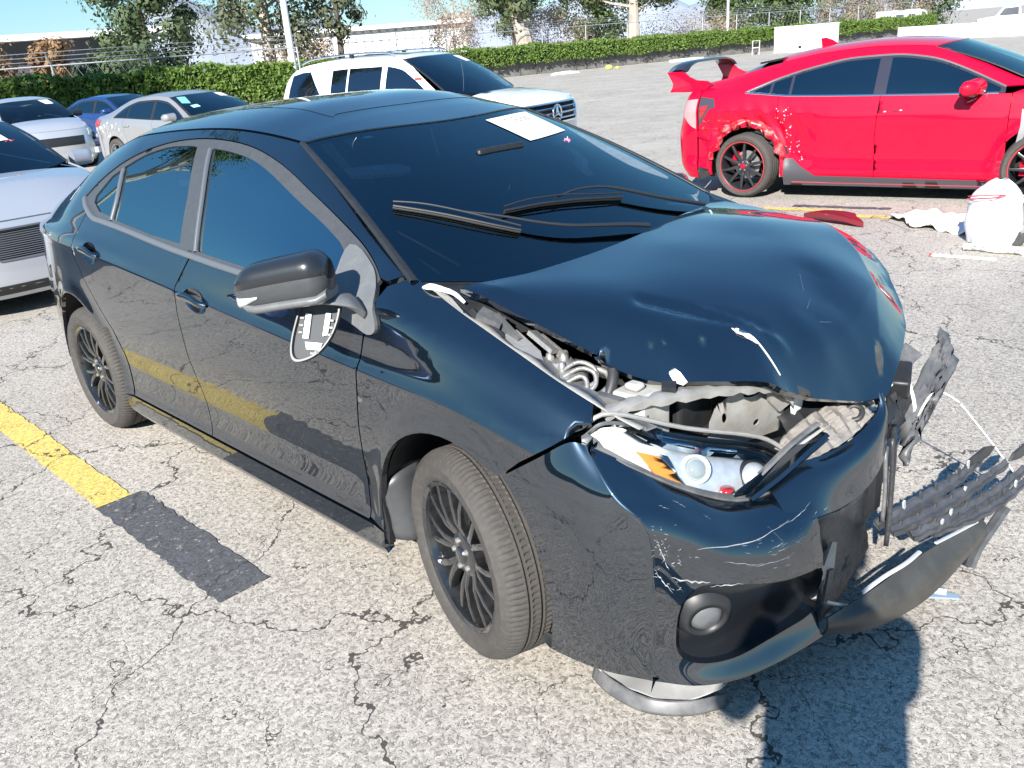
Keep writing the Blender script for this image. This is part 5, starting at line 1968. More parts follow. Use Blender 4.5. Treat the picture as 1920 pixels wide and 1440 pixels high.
MB().tube(spl([(.33, -.52, .88), (.42, -.56, .82), (.46, -.60, .78), (.50, -.62, .74)], 5), .004, 6).build('wire', M_HOSE, hero, smooth=True)
tk = MB().box((.36, -.62, .60), (.46, -.50, .835)).box((.385, -.60, .835), (.43, -.56, .855)).build('washer_tank', mat('white_tank', (.42, .41, .38), .5, var=.2, vscale=20), hero)
bevel(tk, .012, 2)
MB().box((.34, -.66, .80), (.42, -.635, .835), rot=None).build('fuse_box_lid', M_GREYP, hero)
bt = MB().box((.30, -.46, .62), (.46, -.30, .82)).build('air_box', M_BLACK, hero)
bevel(bt, .012, 2)
MB().box((-.018, -.014, -.012), (.018, .014, .012), rot=Matrix.Rotation(.6, 3, 'Z') @ Matrix.Rotation(.3, 3, 'X'), at=(.475, -.53, .838)).tube([(.45, -.50, .845), (.40, -.45, .86)], .005, 6).build('connector', M_BLACK, hero)

# bent radiator support
SB = spl([(.405, -.70, .812), (.44, -.63, .825), (.49, -.53, .822), (.535, -.42, .812), (.57, -.31, .792), (.588, -.22, .765), (.60, -.16, .715)], 5)
V, F = [], []
for i, p in enumerate(SB):
    t = i / (len(SB) - 1)
    w_ = .020 + .012 * t + .004 * math.sin(i * 1.7)
    h_ = .012 + .004 * math.sin(i * 2.3 + 1)
    for a, c in ((-1, -1), (-.4, -.3), (.4, -.6), (1, -1), (1.1, .4), (.5, .95), (-.3, .75), (-1.05, .6)):
        V.append((p[0] + a * w_ * .8, p[1] - a * w_ * .5, p[2] + c * h_))
for i in range(len(SB) - 1):
    for j in range(8):
        j2 = (j + 1) % 8
        F.append((i * 8 + j, i * 8 + j2, (i + 1) * 8 + j2, (i + 1) * 8 + j))
mobj('radiator_support', V, F, M_APRON, hero, auto=50)
MB().prism([(.0, .0), (.08, .03), (.11, -.02), (.10, -.09), (.05, -.11), (.01, -.06)], -.004, .004, lambda a, b, h: (.575 + h + a * .25, -.23 + a, .775 + b * .9)).build('support_gusset', M_APRON, hero)
# upright plate behind the lamp, with holes
f_plate = lambda a, b: np.stack([.515 + .10 * a + .02 * np.sin(b * 20), -.40 + .30 * a * 3.3 * .3, b], 1)


def f_plate(a, b):
    return np.stack([.50 + .085 * a + .008 * np.sin(b * 30), -.40 + .30 * a, b], 1)


hole = lambda cx, cy, r1, r2: [(cx + r1 * math.cos(q), cy + r2 * math.sin(q)) for q in np.linspace(0, 2 * math.pi, 14, endpoint=False)]
panel('lamp_mount_plate', f_plate, [(0, .60), (.02, .70), (.12, .74), (.3, .755), (.62, .765), (.86, .735), (.90, .60)], M_APRON, hero, holes=[hole(.52, .742, .10, .010), hole(.55, .655, .035, .010), hole(.18, .70, .03, .014), hole(.80, .70, .04, .012)], res=.05, th=.004, gap=0)
MB().box((.512, -.315, .62), (.522, -.300, .765)).box((.54, -.165, .60), (.556, -.135, .775)).build('plate_rib', M_APRON, hero)
MB().prism([(0, 0), (.035, .01), (.045, .05), (.02, .075), (-.01, .06)], -.006, .006, lambda a, b, h: (.60 + h, -.12 + a, .64 + b)).build('broken_tab', M_PRIMER, hero)
MB().prism([(0, 0), (.10, .012), (.12, .03), (.03, .035), (-.02, .02)], -.008, .008, lambda a, b, h: (.655 + h * 2 + b, -.215 + a, .60 + b + h)).build('broken_tab', M_PRIMER, hero)
# crushed grey foam and duct between lamp and hood tip
rz_ = random.Random(31)


def crumple(name, C, m, amp=.012, seed=1, res=14, th=.003):
    f = LoftF(C)
    nu, nv = f.C.shape[:2]
    U, Vv = np.meshgrid(np.linspace(0, nu - 1, res), np.linspace(0, nv - 1, res), indexing='ij')
    P = f(U.ravel(), Vv.ravel())
    r_ = np.random.RandomState(seed)
    ph = r_.uniform(0, 6, (6, 4))
    d = np.zeros(len(P))
    for a in ph:
        d += np.abs(np.sin(P[:, 0] * (18 + 10 * a[0]) + P[:, 1] * (20 + 9 * a[1]) + P[:, 2] * (22 + 6 * a[2]) + a[3])) - .6
    P = P + (r_.uniform(-1, 1, P.shape) * .25 + d[:, None] * np.array((.35, -.3, .5))) * amp
    return grid_obj(name, P.reshape(res, res, 3), m, hero, th=th, auto=25)


M_FOAM = mat('grey_felt_duct', (.20, .185, .17), .8, bump=.4, bscale=40, dirt=(.33, .31, .28), dscale=12, damt=.6)
crumple('air_duct', [[(.62, -.26, .60), (.66, -.29, .60), (.70, -.31, .595)], [(.63, -.16, .64), (.68, -.18, .62), (.735, -.20, .60)], [(.66, -.04, .66), (.71, -.06, .64), (.755, -.08, .61)], [(.69, .03, .66), (.73, .03, .655), (.765, .02, .64)]], M_FOAM, .008, 3, 26)
crumple('radiator_cover', [[(.52, -.14, .66), (.58, -.16, .64), (.64, -.2, .60)], [(.54, .02, .68), (.62, .0, .66), (.69, -.02, .62)], [(.55, .2, .66), (.63, .2, .63), (.70, .18, .60)]], M_BLACK, .010, 5, 12)
MB().box((.44, -.35, .26), (.50, .42, .66)).build('radiator', mat('radiator_core', (.025, .026, .028), .6, bump=.5, bscale=200), hero)
MB().tube(spl([(.70, -.02, .645), (.715, .0, .66), (.74, .0, .655), (.745, -.025, .64), (.72, -.04, .63)], 5), .008, 8).build('rubber_loop', M_HOSE, hero, smooth=True)
MB().lathe([(0, .012), (.018, .010), (.026, .0), (.024, -.02)], 16, 'x', at=(.765, -.075, .575)).build('lamp_cap', mat('yellowed_plastic', (.50, .43, .25), .45), hero, smooth=True)
# crash bar behind the torn cover and dark ducts below it
MB().tube(spl([(.60, -.55, .46), (.66, -.30, .46), (.69, .0, .46), (.66, .35, .46)], 6), .05, 8).build('crash_bar', mat('crash_bar_black', (.02, .02, .022), .6), hero)
MB().box((.60, -.36, .20), (.70, .30, .42)).build('lower_duct', M_BLACK, hero)
# black shroud inside the tear
crumple('inner_shroud', [[(.79, -.35, .49), (.80, -.34, .36), (.80, -.33, .24), (.80, -.33, .17)], [(.80, -.22, .47), (.79, -.22, .36), (.79, -.20, .25), (.80, -.22, .17)], [(.79, -.08, .46), (.78, -.06, .36), (.78, -.06, .27), (.79, -.10, .19)], [(.76, .03, .47), (.76, .04, .38), (.76, .04, .30), (.78, .02, .22)]], M_CRUMB, .008, 8, 16)
MB().prism([(0, 0), (.05, .012), (.058, .10), (.03, .115), (-.01, .06)], -.003, .003, lambda a, b, h: (.815 + h, -.335 + a, .30 + b)).build('bumper_bracket', M_APRON, hero)
MB().prism([(0, 0), (.035, .01), (.05, .075), (.02, .085)], -.004, .004, lambda a, b, h: (.82 + h, -.345 + a, .255 + b)).build('bumper_bracket', M_CRUMB, hero)
for a, b in (((.83, -.33, .205), (.845, -.25, .165)), ((.825, -.335, .25), (.845, -.24, .19))):
    MB().tube([a, b], .006, 6).build('bumper_stay', M_STEEL, hero)

# --- long grille strip hanging from the far side
STp = [[(.815, .06, .56), (.79, .13, .575)], [(.825, .05, .48), (.80, .125, .48)], [(.832, .04, .40), (.805, .115, .40)], [(.838, .03, .32), (.81, .105, .32)], [(.84, .02, .245), (.815, .09, .25)]]
grid_obj('hanging_strip', loft(STp, 4, 4), M_CRUMB, hero, th=.014)
grid_obj('hanging_strip', loft([[(.805, .035, .53), (.80, .06, .54)], [(.82, .02, .42), (.812, .05, .42)], [(.828, .0, .33), (.82, .035, .33)]], 4, 4), M_GREYP, hero, th=.010)

# --- broken reinforcement chunk and zip ties at the far corner
crumple('broken_reinforcement', [[(.77, .20, .55), (.81, .15, .51), (.83, .09, .47)], [(.77, .31, .63), (.815, .25, .585), (.84, .18, .54)], [(.765, .42, .70), (.81, .36, .655), (.845, .28, .61)], [(.76, .50, .745), (.80, .46, .72), (.845, .39, .67)]], M_GREYP, .006, 12, 16, th=.018)
crumple('broken_reinforcement', [[(.74, .10, .60), (.76, .08, .56), (.77, .08, .53)], [(.735, .20, .63), (.76, .18, .60), (.78, .17, .56)], [(.72, .28, .66), (.75, .27, .63), (.77, .27, .60)]], M_BLACK, .010, 15, 12, th=.012)
bx_ = MB().box((-.028, -.05, -.032), (.028, .05, .032), rot=Matrix.Rotation(.35, 3, 'Z') @ Matrix.Rotation(.4, 3, 'X'), at=(.745, .245, .665)).build('sensor_box', M_BLACK, hero)
bevel(bx_, .008, 2)
MB().box((-.03, -.035, -.004), (.03, .035, .004), rot=Matrix.Rotation(.5, 3, 'Y') @ Matrix.Rotation(.3, 3, 'X'), at=(.715, .36, .70)).build('broken_tab', M_GREYP, hero)
MB().box((-.03, -.03, -.003), (.03, .03, .003), rot=Matrix.Rotation(-.5, 3, 'Y') @ Matrix.Rotation(.6, 3, 'X'), at=(.69, .31, .735)).build('broken_tab', mat('clear_broken_lens', (.62, .66, .70), .1, coat=1), hero)
MB().tube(spl([(.70, .30, .71), (.745, .27, .68), (.79, .24, .61), (.815, .20, .54), (.82, .185, .50)], 5), .0055, 6).build('zip_tie', M_TIE, hero, smooth=True)
MB().tube(spl([(.815, .205, .565), (.82, .24, .605), (.825, .30, .625), (.84, .36, .60), (.862, .42, .555)], 5), .0035, 6).build('zip_tie', M_TIE, hero, smooth=True)
MB().tube(spl([(.70, .19, .66), (.73, .17, .655), (.745, .20, .675), (.73, .26, .70), (.70, .27, .71)], 5), .004, 6).build('zip_tie', M_TIE, hero, smooth=True)
MB().tube(spl([(.862, .42, .555), (.90, .55, .42), (.945, .70, .26), (.985, .80, .14)], 6), .0035, 6).build('loose_wire', M_TIE, hero, smooth=True)

# --- torn lower grille and lip, swung out sideways
LPc = [[(.835, -.36, .162), (.845, -.355, .19), (.84, -.35, .215)], [(.90, -.22, .13), (.905, -.20, .185), (.875, -.165, .215)], [(.945, -.06, .12), (.945, -.03, .17), (.905, .0, .225)], [(.965, .10, .115), (.965, .13, .165), (.925, .15, .215)], [(.975, .27, .125), (.975, .28, .160), (.945, .29, .20)], [(.985, .42, .14), (.985, .43, .16), (.96, .43, .19)]]
f_lp = LoftF(LPc)
panel('torn_bumper_lip', f_lp, [(u, 0) for u in np.linspace(0, 5, 22)] + [(5.0, .5), (4.9, 1.0), (5.02, 1.5)] + [(u, 2) for u in np.linspace(5, 0, 22)], mat('lip_plastic', (.045, .043, .038), .36, dirt=(.12, .11, .095), dscale=7, damt=.5), hero, res=.15, th=.006, gap=0)
MB().tube([tuple(p) for p in spl([(.855, -.18, .205), (.88, -.10, .225), (.905, -.02, .236), (.912, .06, .236)], 5)], .007, 8, squash=.6).build('lip_clip_rail', mat('pale_grey_plastic', (.45, .46, .48), .4), hero)
MB().tube(spl([(.925, .15, .225), (.945, .27, .212), (.962, .38, .20)], 5), .006, 8, squash=.6).build('lip_clip_rail', MATS['pale_grey_plastic'], hero)
M_SLAT = mat('grille_slat_plastic', (.055, .057, .062), .32, dirt=(.2, .2, .21), dscale=16, damt=.3)
slat_paths = [
    ([(.80, .02, .30), (.835, .18, .30), (.865, .34, .30), (.885, .46, .305), (.90, .56, .32)], .020),
    ([(.83, .05, .275), (.87, .20, .275), (.905, .36, .275), (.93, .50, .28), (.955, .64, .29)], .022),
    ([(.87, .10, .25), (.905, .24, .245), (.94, .40, .24), (.97, .56, .24), (.99, .72, .245)], .022),
    ([(.90, .18, .235), (.945, .34, .222), (.98, .50, .215), (1.0, .66, .215), (1.01, .84, .225)], .018),
]
for k, (pts, w_) in enumerate(slat_paths):
    sp = spl(pts, 6)
    V, F = [], []
    for i, p in enumerate(sp):
        jit = .004 * math.sin(i * 2.1 + k)
        tp = .55 + .45 * math.sin(math.pi * min(1, .15 + i / (len(sp) - 1)))
        for a, c in ((-1 * tp, -.35), (-1 * tp, .25), (-.3, .45), (.3, .15), (1 * tp, .35), (1 * tp, -.3)):
            V.append((p[0] + a * w_ * .75, p[1] - a * w_ * .35, p[2] + c * w_ + jit - a * w_ * .35))
    for i in range(len(sp) - 1):
        for j in range(6):
            j2 = (j + 1) % 6
            F.append((i * 6 + j, i * 6 + j2, (i + 1) * 6 + j2, (i + 1) * 6 + j))
    s_ = mobj('grille_slat', V, F, M_SLAT, hero, auto=30)
    for i in range(2, len(sp) - 2, 3):
        p = sp[i]
        MB().box((-.003, -.006, -.004), (.003, .006, .012 + .008 * ((i * 7 + k) % 3)), rot=Matrix.Rotation(.3 * ((i + k) % 3 - 1), 3, 'X'), at=(p[0] - .004, p[1], p[2] + .004)).build('slat_clip', M_SLAT if (i + k) % 5 else MATS['pale_grey_plastic'], s_)
for k, (x, y, z) in enumerate([(.895, .53, .325), (.965, .74, .285)]):
    MB().prism([(0, -.02), (.035, -.012), (.05, .02), (.02, .045), (-.02, .03), (-.03, .0)], -.004, .004, lambda a, b, h: (x + h + a * .5, y + a * 1.7, z + b * .7 + a * .3)).build('broken_fin', M_CRUMB, hero)
MB().tube(spl([(1.0, .52, .20), (.985, .46, .15), (.97, .40, .10), (.965, .36, .05)], 5), [.018] * 16, 6, squash=.5).build('broken_stay', M_SLAT, hero)

# splash shield dragging on the ground under the bumper
sh = spl([(.345, -.70), (.42, -.72), (.53, -.715), (.62, -.655), (.675, -.575), (.655, -.535), (.60, -.50), (.50, -.50), (.38, -.55)], 4, True)


def f_sh(x, y):
    return np.stack([x, y, .034 + .10 * np.maximum(0, .50 - np.hypot(x - .45, y + .35) * 1.0) * 0 + .10 * np.clip((y + .66) / .3, 0, 1)**1.5 + .006 * np.sin(x * 40)], 1)


panel('splash_shield', f_sh, sh, mat('scuffed_alloy_sheet', (.48, .48, .48), .42, metal=.3, dirt=(.75, .75, .74), dscale=10, damt=.7), hero, holes=[[(.505 + .012 * math.cos(a), -.655 + .014 * math.sin(a)) for a in np.linspace(0, 6.28, 12, endpoint=False)]], res=.03, th=.004, gap=0)
rim_ = [(x, y, .020 + .0 * x) for x, y in spl([(.345, -.71), (.42, -.732), (.535, -.727), (.63, -.665), (.688, -.578)], 6)]
grid_obj('shield_rim', np.array([[(x, y + .004, z + .018) for x, y, z in rim_], [(x, y, z + .012) for x, y, z in rim_], [(x + .004, y - .016, z - .008) for x, y, z in rim_], [(x + .004, y - .018, z - .016) for x, y, z in rim_]]), M_GREYP, hero, th=.004)

# mud flap / arch liner end behind the front wheel
gr = MB().prism([(-.375, .30), (-.40, .48), (-.372, .60), (-.345, .60), (-.352, .45), (-.33, .29), (-.34, .235)], -.012, .012, lambda a, b, h: (a, -.856 + h, b))
gr.build('liner_edge', M_BLACK, hero)
grid_obj('mud_flap', loft([[(-.35, -.855, .44), (-.345, -.852, .33), (-.325, -.85, .255)], [(-.33, -.80, .47), (-.31, -.80, .36), (-.285, -.80, .245)], [(-.34, -.72, .47), (-.32, -.72, .36), (-.30, -.72, .25)]], 4, 4), M_SATIN, hero, th=.008)

# --- wipers, sticker, cowl
def on_w(u, v, off=.0):
    p = f_wind(np.array([u]), np.array([v]))[0]
    return (p[0] + off * .45, p[1], p[2] + off * .9)


M_WIPER = mat('wiper_black', (.018, .019, .021), .55)
cowl = [(u, v) for u, v in [(0, -1)]]
grid_obj('cowl', np.array([[tuple(f_wind(np.array([0.0]), np.array([v]))[0] + np.array((dx, 0, dz))) for v in np.linspace(-.98, .98, 24)] for dx, dz in ((-.01, -.004), (.05, -.03), (.12, -.04), (.16, -.12))]), M_BLACK, hero)
for nm, blade, arm, piv in (('wiper', [(.412, -.885), (.34, -.72), (.27, -.58), (.219, -.468)], [(.335, -.66), (.285, -.52), (.225, -.38), (.185, -.25), (.155, -.08), (.128, .06), (.10, .17)], (.06, .22)),
                            ('wiper', [(.326, -.45), (.335, -.25), (.322, -.05), (.295, .12), (.262, .27)], [(.338, -.15), (.350, .02), (.325, .18), (.27, .30), (.18, .45), (.085, .62), (.03, .72)], (.01, .74))):
    b = [on_w(u, v, .012) for u, v in spl(blade, 6)]
    wo = MB().tube(b, .0042, 8).build(nm, M_WIPER, hero)
    MB().tube([on_w(u, v, .005) for u, v in spl(blade, 6)], .004, 5).build('wiper_rubber', M_HOSE, wo)
    br = spl([blade[0], ((blade[0][0] + blade[1][0]) / 2 + .004, (blade[0][1] + blade[1][1]) / 2), blade[1], blade[2], blade[-1]], 5)
    MB().tube([on_w(u + .006, v, .024 + .008 * math.sin(math.pi * i / (len(br) - 1))) for i, (u, v) in enumerate(br)], .003, 6).build('wiper_bridge', M_WIPER, wo)
    n_ = len(spl(arm, 5))
    MB().tube([on_w(u, v, .022 + .008 * math.sin(math.pi * i / n_)) for i, (u, v) in enumerate(spl(arm, 5))], [.005 + .009 * i / n_ for i in range(n_)], 8, squash=.6).build('wiper_arm', M_WIPER, wo)

uv = [(.942, .229), (.941, .767), (.713, .741), (.718, .276)]
panel('paper_sheet', lambda u, v: f_wind(u, v, .003), uv, M_PAPER, hero, res=.06, th=0, gap=0, flip=True)
M_INK = mat('grey_ink', (.30, .29, .28), .7)
ir = random.Random(2)
for rr_, (u0, n_) in enumerate(((.885, 9), (.868, 9), (.905, 4))):
    for i in range(n_):
        v0 = .37 + i * .031
        if ir.random() < .85:
            panel('ink_mark', lambda u, v: f_wind(u, v, .0045), [(u0, v0), (u0 + .011, v0), (u0 + .011, v0 + .02 * ir.uniform(.5, 1)), (u0, v0 + .02)], M_INK, hero, res=.05, th=0, gap=0, flip=True)
MB().tube([on_w(u, v, .001) for u, v in [(.655, .545), (.665, .575), (.645, .58), (.655, .61)]], .003, 5).tube([on_w(.64, .565, .001), on_w(.645, .60, .001)], .003, 5).build('crayon_mark', mat('pink_crayon', (.75, .25, .40), .7), hero)
MB().tube([on_w(.66, .60, .001), on_w(.672, .64, .001)], .0018, 5).build('crayon_mark', M_PAPER, hero)

# --- near mirror: grey sail and arm, black shell knocked rearwards, its lower cover hanging
M_MIRB = mat('mirror_grey_plastic', (.12, .125, .13), .38, dirt=(.22, .22, .22), dscale=20, damt=.4)
sail = [(-.545, 1.135), (-.415, 1.098), (-.345, 1.062), (-.285, 1.005), (-.265, .955), (-.300, .935), (-.375, .955), (-.50, .985), (-.525, 1.05)]
panel('mirror_sail', HB.side(-1, .010), spl(sail, 4, True), M_MIRB, hero, res=.02, th=.02, gap=0)


def shell(name, A, B, up, fwd, prof, m, parent, nu=18, nv=24):
    """rounded shell along A->B; prof(t)->(half height, depth fwd, depth back, drop)"""
    A, B, up, fwd = map(lambda q: np.array(q, float), (A, B, up, fwd))
    V, F = [], []
    for i in range(nu + 1):
        t = i / nu
        hh, df, db, dz = prof(t)
        c = A + (B - A) * t + up * dz
        for j in range(nv):
            a = 2 * math.pi * j / nv
            ca, sa = math.cos(a), math.sin(a)
            e = .8
            X = math.copysign(abs(ca)**e, ca)
            Z = math.copysign(abs(sa)**e, sa)
            V.append(tuple(c + fwd * X * (df if X > 0 else db) + up * Z * hh))
    for i in range(nu):
        for j in range(nv):
            j2 = (j + 1) % nv
            F.append((i * nv + j, i * nv + j2, (i + 1) * nv + j2, (i + 1) * nv + j))
    F += [tuple(range(nv))[::-1], tuple(nu * nv + j for j in range(nv))]
    return mobj(name, V, F, m, parent, auto=50)


_A, _B = np.array((-.35, -.92, 1.118)), np.array((-.575, -1.085, 1.088))
_ax = (_B - _A) / np.linalg.norm(_B - _A)
_fw = np.array((.62, -.78, .05))
_fw = _fw - _ax * (_fw @ _ax)
_fw /= np.linalg.norm(_fw)
_up = np.cross(_fw, _ax)
_up = _up if _up[2] > 0 else -_up


def mprof(t):
    e = (1 - max(0, (t - .72) / .28)**2.4 * .62) * (1 - max(0, (.16 - t) / .16)**2.2 * .45)
    return (.068 * e * (1 - .10 * t), .080 * e * (1 - .18 * t), .05 * e, -.012 * t**2)


def mprof_up(t):
    a, b, c, d = mprof(t)
    return (a * .66, b, c, d + a * .36)


def mprof_lo(t):
    a, b, c, d = mprof(t)
    return (a * .36, b * .985, c * .985, d - a * .52)


mir = shell('side_mirror', _A, _B, _up, _fw, mprof, M_SATIN, hero)
shell('mirror_cap', _A, _B, _up, _fw, lambda t: (mprof(t)[0] * .70, mprof(t)[1] * 1.03, mprof(t)[2] * .9, mprof(t)[3] + mprof(t)[0] * .36), mat('mirror_cap_dark', (.016, .018, .022), .32, coat=.35), mir)
shell('turn_signal', _A + (_B - _A) * .70, _A + (_B - _A) * 1.012, _up, _fw, lambda t: (.020 * (.35 + .65 * min(1, t * 1.6)), mprof(.70 + .31 * t)[1] * 1.05, mprof(.7 + .31 * t)[2] * .8, mprof(.70 + .31 * t)[3] - .022 - .006 * t), mat('signal_lens', (.70, .72, .73), .12, coat=1), mir, nu=8, nv=16)
shell('mirror_lower', _A + (_B - _A) * .02, _A + (_B - _A) * .97, _up, _fw, lambda t: (.018, mprof(.05 + .92 * t)[1] * .96, mprof(.05 + .92 * t)[2] * .9, mprof(.05 + .92 * t)[3] - mprof(.05 + .92 * t)[0] * .86), M_MIRB, mir, nu=10, nv=18)
grid_obj('mirror_arm', loft([[(-.36, -.86, 1.045), (-.33, -.86, 1.03), (-.30, -.86, 1.0), (-.31, -.86, .975)], [(-.365, -.90, 1.055), (-.325, -.905, 1.045), (-.305, -.905, 1.025), (-.325, -.90, 1.015)], [(-.40, -.95, 1.055), (-.36, -.96, 1.05), (-.345, -.96, 1.04), (-.37, -.95, 1.035)], [(-.45, -.99, 1.05), (-.42, -1.0, 1.05), (-.41, -1.0, 1.042), (-.43, -.99, 1.038)]], 5, 5), M_MIRB, mir, th=.01)
# the loose cover: a teardrop tray with pale clips, turned inside-out below the mirror
_o = np.array((-.40, -.955, .985))
_e1, _e2 = np.array((.80, .55, -.10)), np.array((-.38, .36, 1.0))
_e1 /= np.linalg.norm(_e1)
_e2 = _e2 - _e1 * (_e2 @ _e1)
_e2 /= np.linalg.norm(_e2)
_e3 = np.cross(_e1, _e2)
_e3 = _e3 if _e3[1] < 0 else -_e3
tear = spl([(-.045, .045), (-.062, -.02), (-.066, -.085), (-.055, -.118), (-.028, -.120), (.015, -.095), (.048, -.045), (.062, .01), (.058, .05), (.01, .06)], 4, True)
fr_t = lambda a, b, h: tuple(_o + _e1 * a + _e2 * b + _e3 * h)
tray = MB().prism(tear, -.006, .0, fr_t).build('hanging_mirror_cover', mat('cover_grey', (.085, .09, .095), .75, spec=.15), mir)
V = [fr_t(a, b, h) for h, s in ((0, 1.0), (.012, 1.0), (.012, .93), (.002, .90)) for a, b in [(x * s + (1 - s) * -.005, z * s + (1 - s) * -.03) for x, z in tear]]
nt_ = len(tear)
F = [(r_ * nt_ + i, r_ * nt_ + (i + 1) % nt_, (r_ + 1) * nt_ + (i + 1) % nt_, (r_ + 1) * nt_ + i) for r_ in range(3) for i in range(nt_)]
mobj('cover_rim', V, F, M_SATIN, tray, auto=30)
for poly in ([(-.035, -.055), (-.018, -.055), (-.018, .015), (-.034, .015)], [(.022, -.045), (.036, -.04), (.038, .02), (.024, .02)], [(-.020, -.085), (.018, -.085), (.024, -.065), (-.026, -.065)]):
    MB().prism(poly, .001, .008, fr_t).build('cover_clip', M_TIE, tray)
for k in range(8):
    a, b = [(-.042, -.04), (-.042, -.02), (-.042, 0), (.044, -.02), (.044, 0), (.044, -.04), (0, -.096), (.012, -.092)][k]
    MB().box((-.005, -.003, 0), (.005, .003, .001)).v
    MB().prism([(a - .006, b - .003), (a + .006, b - .003), (a + .006, b + .003), (a - .006, b + .003)], .001, .012, fr_t).build('cover_peg', M_SATIN, tray)
# far mirror
shell('side_mirror', (-.50, .90, 1.055), (-.56, 1.03, 1.05), (0, 0, 1), (1, .2, 0), lambda t: tuple(q * .72 for q in mprof(t)), M_HPAINT, hero)

# --- cabin
MB().box((-3.2, -.70, .22), (-.15, .70, .28)).build('cabin_floor', M_INT, hero)
dash = MB().prism([(-.12, .60), (-.10, .92), (-.25, .965), (-.55, .955), (-.72, .90), (-.76, .74), (-.62, .60)], -.70, .70, lambda a, b, h: (a, h, b)).build('dashboard', mat('dash_black', (.02, .02, .022), .65, bump=.2, bscale=200), hero)
bevel(dash, .03, 3)
for y in (-.36, .36):
    seat('front_seat', hero, (-1.38, y, .42), .50, .60)
seat('rear_seat', hero, (-2.25, 0, .42), 1.25, .55, bench=True)
sw_ = MB()
for i in range(1):
    pts = [(-.86 + .085 * math.cos(a) * .4, .36 + .185 * math.cos(a), .86 + .185 * math.sin(a) * .9) for a in np.linspace(0, 2 * math.pi, 33)]
    pts = [(-.86 - .07 * math.sin(a), .36 + .185 * math.cos(a), .88 + .17 * math.sin(a)) for a in np.linspace(0, 2 * math.pi, 33)]
    sw_.tube(pts, .016, 8, cap=False)
sw_.tube([(-.86, .19, .88), (-.83, .36, .875), (-.86, .53, .88)], .018, 8)
sw_.build('steering_wheel', M_BLACK, hero, smooth=True)
M_VISOR = mat('visor_grey', (.62, .62, .58), .75)
for sgv in (1, -1):
    vpoly = spl([(sgv * 0 + .800, sgv * -.93), (.772, sgv * -.95), (.742, sgv * -.90), (.715, sgv * -.66), (.722, sgv * -.60), (.750, sgv * -.585), (.785, sgv * -.64), (.806, sgv * -.86)], 4, True)
    vo = panel('sun_visor', lambda u, v: f_wind(u, v, -.035), vpoly, M_VISOR, hero, res=.05, th=.012, gap=0, flip=True)
    panel('visor_label', lambda u, v: f_wind(u, v, -.0335), [(.755, sgv * -.77), (.785, sgv * -.76), (.780, sgv * -.70), (.750, sgv * -.71)], M_PAPER, vo, res=.05, th=0, gap=0, flip=True)
ml = MB().box((-.012, -.115, -.032), (.012, .115, .032), at=(-.60, .0, 1.30)).build('rear_view_mirror', M_BLACK, hero)
bevel(ml, .01, 2)
# dark inner door skins so the cabin is closed
for sg in (-1, 1):
    panel('door_lining', HB.side(sg, -.07), [(-.35, .30), (-.35, .98), (-.9, .99), (-1.5, 1.01), (-2.3, 1.05), (-2.45, 1.05), (-2.45, .30)], M_INT, hero, res=.12, th=.01, flip=sg > 0)
panel('head_lining', lambda x, v: f_roofx(x, v) + np.array((0, 0, -.035)), [(-1.0, -.9), (-1.0, .9), (-2.6, .9), (-2.6, -.9)], mat('headliner', (.10, .10, .10), .9), hero, res=.12, th=.004, flip=True)

# ---------------------------------------------------------------- the other cars in the lot
def P3(pts):
    return PC(*[(p[0], p[1]) for p in pts]), PC(*[(p[0], p[2]) for p in pts])


